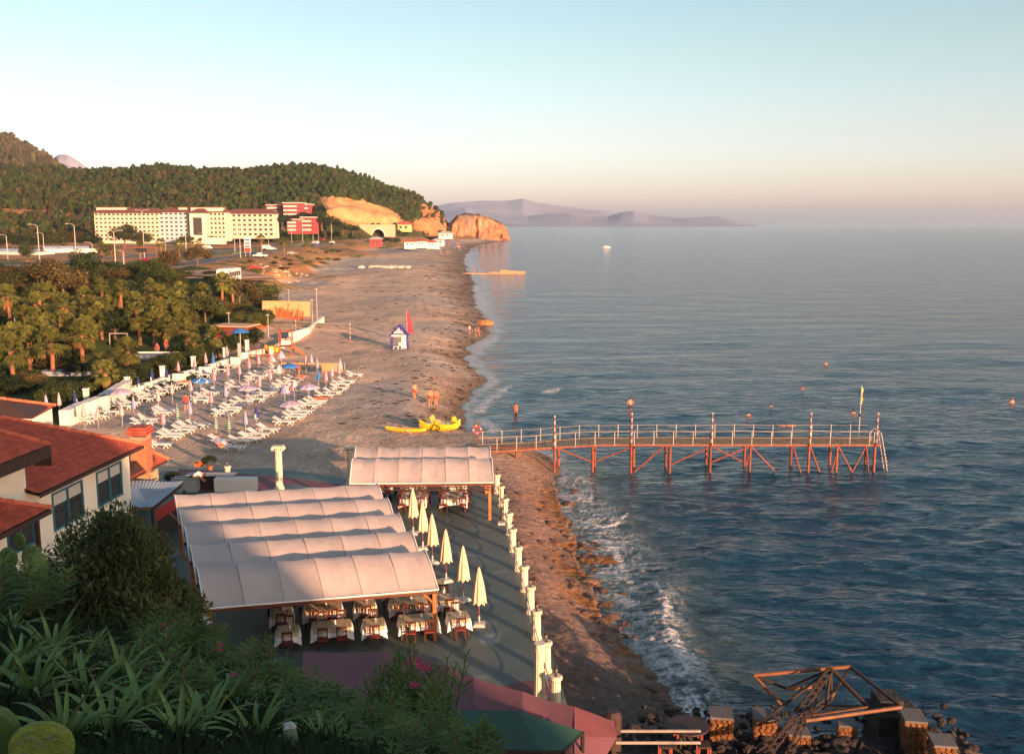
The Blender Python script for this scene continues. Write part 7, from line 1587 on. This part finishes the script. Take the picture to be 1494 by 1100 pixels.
# ------------------------------------------------------------------ foreground slope and its plants
SILP = [(-900,700),(-300,760),(-100,800),(0,838),(60,868),(150,905),(250,942),(330,972),(430,1010),(560,1062),(640,1100),(690,1150)]
YSL = [(-900,40),(-100,33),(0,30),(150,26),(300,19),(430,13.5),(560,10),(650,8),(690,7.5)]
def slopeY(px, py):
    s = np.interp(px, *zip(*SILP)); y0 = np.interp(px, *zip(*YSL)); t = (py-s)/(1170-s); return 1/((1-t)/y0+t/4.6)
def SP(px, py): return PD(px, py, float(slopeY(px, py)))
NU, NV = 150, 90; V = []
pxs = np.linspace(-900, 690, NU)
for v in range(NV):
    for u in range(NU):
        px = pxs[u]; s = np.interp(px, *zip(*SILP))
        if v >= 20: py = s+(1750-s)*((v-20)/(NV-21))**1.5; p = PD(px, py, float(slopeY(px, py))); n_ = (float(vn(p.x*1.2, p.y*1.2, 5))-.5)*.25; p.z += n_
        else: p = PD(px, s, float(slopeY(px, s))); k = (20-v)/20; p = Vector((p.x, p.y+k*5.5, p.z-(p.z-1.8)*min(1, k*1.35)**.75+(float(vn(px*.05, v*.4, 6))-.5)*.8))
        V.append(tuple(p))
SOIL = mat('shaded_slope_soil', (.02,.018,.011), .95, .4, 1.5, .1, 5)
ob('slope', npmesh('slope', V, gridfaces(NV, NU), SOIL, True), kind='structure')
AL = [mat('aloe_leaf_blue_green', (.12,.205,.06), .55, .3, 2, spec=.25), mat('aloe_leaf_dry_tip', (.10,.11,.035), .55, .25, 2, spec=.25)]
def aloe_leaf(curl, L, w_, seed):
    r = random.Random(seed); mb = MB(); n = 9; p = Vector((0,0,0)); el = R(78-curl*30); prev = None
    for k in range(n+1):
        f = k/n; ww = w_*(1-f**2.2)*(.75+.5*math.sin(min(1, f*2.2)*1.57))*.6+.002; mid = Vector((0,0,-ww*.45)); sd = Vector((0,ww,0)); d = Vector((math.cos(el), 0, math.sin(el))); up = Vector((-d.z, 0, d.x))
        ring = (p+sd+up*ww*.35, p-up*ww*.15, p-sd+up*ww*.35, p-up*ww*.55)
        if prev:
            for j in range(4): mb.quad(prev[j], prev[(j+1) % 4], ring[(j+1) % 4], ring[j])
            mb.m[-4:] = [1 if f > .8 else 0]*4
        prev = ring; p = p+d*L/n; el -= R(curl*15*(.5+f))
    return mb.mesh('leaf', AL, True)
ALM = [aloe_leaf(c, 1.15, .062, i) for i, c in enumerate((.3,.7,1.1,1.5))]
def aloe(px, py, sz, label, seed, tilt=0):
    p = SP(px, py); r = random.Random(seed); t = thing('aloe_plant', label, 'aloe', (p.x, p.y, p.z-.05), 0, 'aloe plants on the near slope')
    n = 27
    for k in range(n):
        q = ob('leaf', ALM[min(3, int(k/n*4+r.random()*.7))], t, loc=(0,0,.08), rot=(r.uniform(-.15,.15), R(10)-r.uniform(0,.25), k*2.4+r.uniform(-.2,.2))); s = sz*r.uniform(.8,1.15); q.scale = (s, s*1.05, s)
    mb = MB(); mb.tube([(0,0,-.3),(0,0,.12)], [.05,.06], 7); mb.obj('stem', BRK, t)
ALP = [(78,968,.62,'big rosette of long curling leaves at the left, above the middle'),(20,930,.5,'at the left edge under the prickly pear'),(0,1010,.6,'cut by the left edge half way down'),(50,1035,.55,'low left, above the yellow cactus pad'),(130,1040,.6,'right of the yellow cactus pad'),(110,1000,.5,'between the big rosette and the cactus pad'),(180,1000,.55,'in the left centre with upright leaves'),(215,1060,.6,'bottom centre left with tall blades'),(160,1090,.5,'at the bottom right of the cactus pad'),(250,1010,.5,'middle of the slope behind the tall bladed one'),(300,1080,.5,'bottom, left of the green cactus column'),
 (335,1045,.5,'large drooping one at the right of the aloes'),(265,1095,.45,'at the very bottom edge left of the middle'),(375,1095,.45,'at the very bottom edge by the cactus column'),(300,1000,.4,'small one behind the drooping one'),(215,975,.45,'small one near the upper bushes'),(140,955,.42,'small one right of the big rosette'),(95,1095,.45,'at the bottom beside the cactus pad'),(30,985,.5,'left of the big rosette'),(355,1010,.35,'small one at the edge of the oleanders'),(520,1090,.35,'slim one at the bottom among the oleanders'),(600,1098,.35,'slim one at the bottom right end of the slope'),(470,1098,.32,'slim one right of the cactus column')]
for i, (a, b, s, l) in enumerate(ALP): aloe(a, b, s, 'grey green aloe '+l, i)
# oleander shoots: real narrow leaves in whorls round each stem
OLM = [leafmat('oleander_leaf', (.085,.16,.036), .5), leafmat('fresh_oleander_leaf', (.15,.20,.04), .3)]
def shoots(name, seed, n, H_, spread, leafL, mats, dens=1.0):
    r = np.random.RandomState(seed); V = []; Fc = []; mi = []; o = 0; stems = MB()
    for s in range(n):
        a = r.rand()*6.28; rad = spread*r.rand()**.5; b0 = np.array([math.cos(a)*rad*.6, math.sin(a)*rad*.6, 0]); lean = np.array([math.cos(a)*rad*.5, math.sin(a)*rad*.5, H_*(.5+.35*r.rand()+.5*r.rand()**3)]); stems.tube([tuple(b0), tuple(b0+lean*.6), tuple(b0+lean)], [.012,.009,.004], 4, False)
        m = int(38*dens); fr = r.rand() < .3
        for k in range(m):
            f = .15+.85*(k+.5)/m; c = b0+lean*f; th = k*2.4; up = .35+.75*f; d = np.array([math.cos(th), math.sin(th), up]); d /= np.linalg.norm(d); L = leafL*(.6+.6*r.rand())*(1.1-.45*max(0, f-.7)/.3); w_ = L*.085; sd = np.cross(d, [0,0,1]); sd /= np.linalg.norm(sd)+1e-9
            mid = c+d*L*.5+np.array([0,0,.01]); tip = c+d*L-np.array([0,0,L*.12]); V += [c, mid+sd*w_, tip, mid-sd*w_]; Fc.append((o, o+1, o+2, o+3)); mi.append(1 if (fr and f > .7) else 0); o += 4
    return npmesh(name, np.array(V), np.array(Fc), mats, False, mi=mi), stems
OS = []
for i in range(5): me_, st_ = shoots('foliage', 300+i, 26, 1.0, .55, .20, OLM); OS.append((me_, st_.mesh('stem', BRK)))
PET = mat('magenta_flower', (.45,.03,.10), .6, .2); PEW = mat('white_flower', (.6,.6,.58), .6, .1)
def flower_mesh(m):
    mb = MB()
    for c in range(6):
        ctr = Vector((random.uniform(-.04,.04), random.uniform(-.04,.04), random.uniform(-.02,.03)))
        for k in range(5): a = k*1.257+c; b = a+.6; mb.tri(ctr, ctr+Vector((math.cos(a)*.035, math.sin(a)*.035, .02)), ctr+Vector((math.cos(b)*.035, math.sin(b)*.035, .015)))
    return mb.mesh('flower', m)
FLM = [flower_mesh(PET), flower_mesh(PEW)]
def oleander(px, py, h, w_, label, seed, fl=None, nfl=1):
    p = SP(px, py); t = thing('oleander_bush', label, 'bush', (p.x, p.y, p.z-.05), seed*1.9, 'oleander bushes on the near slope')
    o = ob('foliage', OS[seed % 5][0], t, 'stuff', scale=(w_, w_, h)); ob('stems', OS[seed % 5][1], t, 'stuff', scale=(w_, w_, h))
    if fl is not None:
        for k in range(nfl): ob('flower', FLM[fl], t, None, (random.uniform(-.3,.3)*w_, random.uniform(-.3,.0)*w_, h*random.uniform(.85,1.1)))
    return t
OL = [(618,1092,1.05,.8,'tallest oleander shoots rising over the purple roof',0,3),(590,1080,1.0,.7,'oleander left of the tallest shoots, with pink flowers',0,3),(655,1120,.8,.7,'oleander at the right end of the slope',None,0),(685,1140,.6,.6,'last oleander beside the green canopy',None,0),(540,1085,.8,.9,'dark oleander under the tallest shoots',None,0),(500,1065,.75,.9,'oleander before the purple roof edge',None,0),(455,1048,.8,.9,'oleander right of the cactus column, upper',1,1),(430,1020,.8,.9,'oleander with pale tips above the column',None,0),(395,1005,1.0,.9,'oleander before the leftmost tables',1,1),(365,985,1.3,.9,'tall oleander left of the tables',None,0),(330,985,1.0,1.0,'oleander below the awning corner',0,2),(285,965,1.3,1.1,'oleander with white bloom near the big bush',1,2),(262,960,1.2,1.0,'oleander shoots at the right foot of the big bush',0,1),
 (230,950,1.0,1.3,'oleander under the big bush',None,0),(190,932,1.1,1.5,'oleander left below the big bush',None,0),(150,920,1.2,1.6,'oleander in the upper left below the bush',None,0),(110,900,1.2,1.8,'oleander between prickly pear and big bush',None,0),(70,885,1.3,1.9,'oleander just right of the prickly pear',None,0),(30,880,1.1,1.8,'oleander under the prickly pear with a red flower',0,1),(200,990,.8,1.0,'dark oleander amid the aloes, upper',None,0),(320,1030,.7,.9,'dark oleander amid the aloes, right',0,2),(400,1050,.7,.9,'oleander left of the cactus column',None,0),(440,1085,.6,.8,'oleander behind the cactus column at the bottom',None,0),(490,1100,.55,.8,'low oleander at the bottom middle',None,0),(560,1120,.6,.8,'low oleander at the bottom under the tallest shoots',None,0),(630,1140,.5,.8,'low oleander at the bottom right',None,0),(250,1040,.6,.9,'oleander peeping between two aloes',None,0),(0,900,1.2,1.8,'oleander at the left edge',None,0),(380,1030,.8,1.0,'oleander in the middle of the slope',None,0),(520,1100,.7,.8,'bottom oleander with brown leaves',None,0),(595,1110,.8,.7,'oleander close under the pink flowers',None,0)]
for i, (a, b, h, w_, l, fl, nf) in enumerate(OL): oleander(a, b, h*(.85 if 580 < a < 640 and b < 1100 else .38 if 380 < a < 575 else .55 if a > 250 else .75), w_, l, i, fl, nf)
# grass and small leaves over the soil
r = np.random.RandomState(8); V = []; n = 52000; k = 0; Fc = []
gp = r.rand(n, 2); pxa = -120+gp[:, 0]*790; sa = np.interp(pxa, *zip(*SILP)); pya = sa+(1190-sa)*gp[:, 1]**.8; Ya = slopeY(pxa, pya)
dx = (pxa-747)/F; bb = -(pya-550)/F; dy = cp+bb*sp; dzv = -sp+bb*cp; tt_ = Ya/dy; base = np.stack([dx*tt_, Ya, CZ+dzv*tt_], -1); th = r.rand(n)*6.28; L = (.10+.16*r.rand(n))*np.sqrt(Ya/8)
lean = np.stack([np.cos(th)*L*.7, np.sin(th)*L*.7, L*(.5+.7*r.rand(n))], -1); sd = np.stack([-np.sin(th), np.cos(th), 0*th], -1)*L[:, None]*.11
base[:, 2] -= .04; V = np.stack([base-sd*.5, base+lean*.5+sd, base+lean+np.array([0,0,-.02]), base+lean*.5-sd], 1).reshape(-1, 3)
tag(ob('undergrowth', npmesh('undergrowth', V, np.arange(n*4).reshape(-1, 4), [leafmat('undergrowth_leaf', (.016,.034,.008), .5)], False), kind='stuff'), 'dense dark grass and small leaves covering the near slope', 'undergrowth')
# the big dark bush
p = SP(175, 925); p.z -= .6; t = thing('big_bush', 'large dense dark round bush between the restaurant and the awning', 'bush', (p.x, p.y, p.z)); PDt = PD(175, 745, p.y).z-p.z
def bigcrown():
    r = np.random.RandomState(77); cc = []
    for k in range(60): v = r.randn(3); v /= np.linalg.norm(v); v[2] = abs(v[2]); cc.append(np.r_[v*(.45+.38*r.rand())*np.array([1,1,1.0]), .16+.16*r.rand()])
    cc = np.array(cc); n = 42000; idx = r.choice(60, n, p=cc[:, 3]**2/(cc[:, 3]**2).sum()); d = r.randn(n, 3); d /= np.linalg.norm(d, axis=1)[:, None]; q = cc[idx, :3]+d*cc[idx, 3:4]*(.5+.6*r.rand(n, 1)**.5)
    a = d+.8*r.randn(n, 3); a /= np.linalg.norm(a, axis=1)[:, None]; b = np.cross(a, r.randn(n, 3)); b /= np.linalg.norm(b, axis=1)[:, None]; s = .021*(.6+.8*r.rand(n, 1)); V = np.stack([q-a*s*1.6, q-b*s*.5, q+a*s*1.6, q+b*s*.5], 1).reshape(-1, 3)
    return npmesh('foliage', V, np.arange(n*4).reshape(-1, 4), leafmat('dark_bush_leaf', (.085,.11,.04), .5), False)
bw = 250/1452*p.y/2*1.12; ob('foliage', bigcrown(), t, 'stuff', (0,0,PDt*.12), None, (bw, bw*.9, PDt*.86)); core = MB(); core.ball((0,0,0), 1, 12, 8); ob('branches', trunkmesh(1, .05, BRK, 'tree'), t, None, (0,0,0), None, (2.5,2.5,PDt*.6))
# prickly pears
PAD = mat('prickly_pear_pad', (.085,.14,.035), .6, .2, 3, dirt=((.24,.20,.10), .5, 3, .6)); PADY = mat('yellow_green_cactus_pad', (.20,.24,.025), .6, .3, 6, .02, 14, dirt=((.20,.17,.11), .95, 7, .53))
def pad_mesh(m):
    mb = MB(); n = 20; rings = []
    for y, s in ((-.09,.80),(-.05,.96),(0,1),(.05,.96),(.09,.80)):
        rings.append([(s*.5*math.sin(2*math.pi*k/n)*(.85+.15*math.cos(2*math.pi*k/n-math.pi)), y, .55-s*.55*math.cos(2*math.pi*k/n)) for k in range(n)])
    for a, b in zip(rings, rings[1:]):
        for k in range(n): mb.quad(a[k], a[(k+1) % n], b[(k+1) % n], b[k])
    mb.poly(rings[0][::-1]); mb.poly(rings[-1]); 
    return mb.mesh('pad', m, True)
PM, PMY = pad_mesh(PAD), pad_mesh(PADY)
p = SP(12, 880); t = thing('prickly_pear', 'light green prickly pear cactus of many pads at the left edge', 'cactus', p); rr = random.Random(2)
for k in range(26):
    x = rr.uniform(-1.2,.75); z = rr.uniform(0, 1.25)*(1-abs(x+.3)/2.4); q = ob('pad', PM, t, loc=(x, rr.uniform(-.5,.3), z), rot=(rr.uniform(-.3,.3), rr.uniform(-.7,.7), rr.uniform(-.8,.8))); q.scale = (rr.uniform(.34,.5),)*3
p = PD(58, 1102, 4.2); t = thing('cactus_pad_cluster', 'large yellow green cactus pad with grey scabs at the bottom left corner', 'cactus', (p.x, p.y, p.z-.12)); q = ob('pad', PMY, t, loc=(0,0,-.02), rot=(R(-12), 0, R(8))); q.scale = (.34,.34,.26); q = ob('pad', PM, t, loc=(-.2,.12,.0), rot=(0,R(-22),.3)); q.scale = (.3,.3,.3)
p = PD(424, 1108, 6.2); t = thing('cactus_column', 'upright green cactus stump with whitish broken top at the bottom', 'cactus', (p.x, p.y, p.z-.3)); mb = MB(); mb.lathe([(.062,0),(.06,.3),(.055,.48),(.045,.53)], 14, flute=.12); mb.obj('stem', mat('grey_green_cactus', (.14,.19,.10), .6, .2, 6), t, True); mb = MB(); mb.lathe([(.035,.525),(.05,.54),(.035,.56),(.01,.565)], 9, flute=.3); mb.obj('broken_top', mat('whitish_scar', (.5,.46,.42), .9, .3, 20), t)
# pots by the counter
for (a, b, l) in ((253,709,'dark leafy potted plant left of the counter'),(308,706,'reddish spiky potted plant on the counter end')):
    p = P(a, b, TZ); t = thing('potted_plant', l, 'plant', (p.x, p.y, TZ+(.94 if a > 300 else 0))); mb = MB(); mb.lathe([(.14,0),(.2,.3)], 10); mb.obj('pot', mat('clay_pot', (.25,.1,.05), .9), t); ob('foliage', crown('dark', 1), t, 'stuff', (0,0,.6), None, (.55,.55,.45))

# ------------------------------------------------------------------ labels: tell look-alikes apart by their order from the left
from collections import defaultdict
bpy.context.view_layer.update()
LB_ = defaultdict(list)
for o_ in S.objects:
    if o_.parent is None and 'label' in o_: LB_[o_['label']].append(o_)
TENS = ['first','second','third','fourth','fifth','sixth','seventh','eighth','ninth','tenth','eleventh','twelfth','thirteenth','fourteenth','fifteenth','sixteenth']
for l_, os_ in LB_.items():
    if len(os_) > 1:
        os_.sort(key=lambda q: q.location.x/max(q.location.y, 1))
        for i_, q in enumerate(os_): q['label'] = l_+', '+TENS[min(i_, 15)]+' from left'
for o_ in S.objects:
    if o_.parent is None and 'label' in o_ and len(o_['label'].replace(',', ' ').split()) > 16: print('LONG', len(o_['label'].split()), o_['label'])
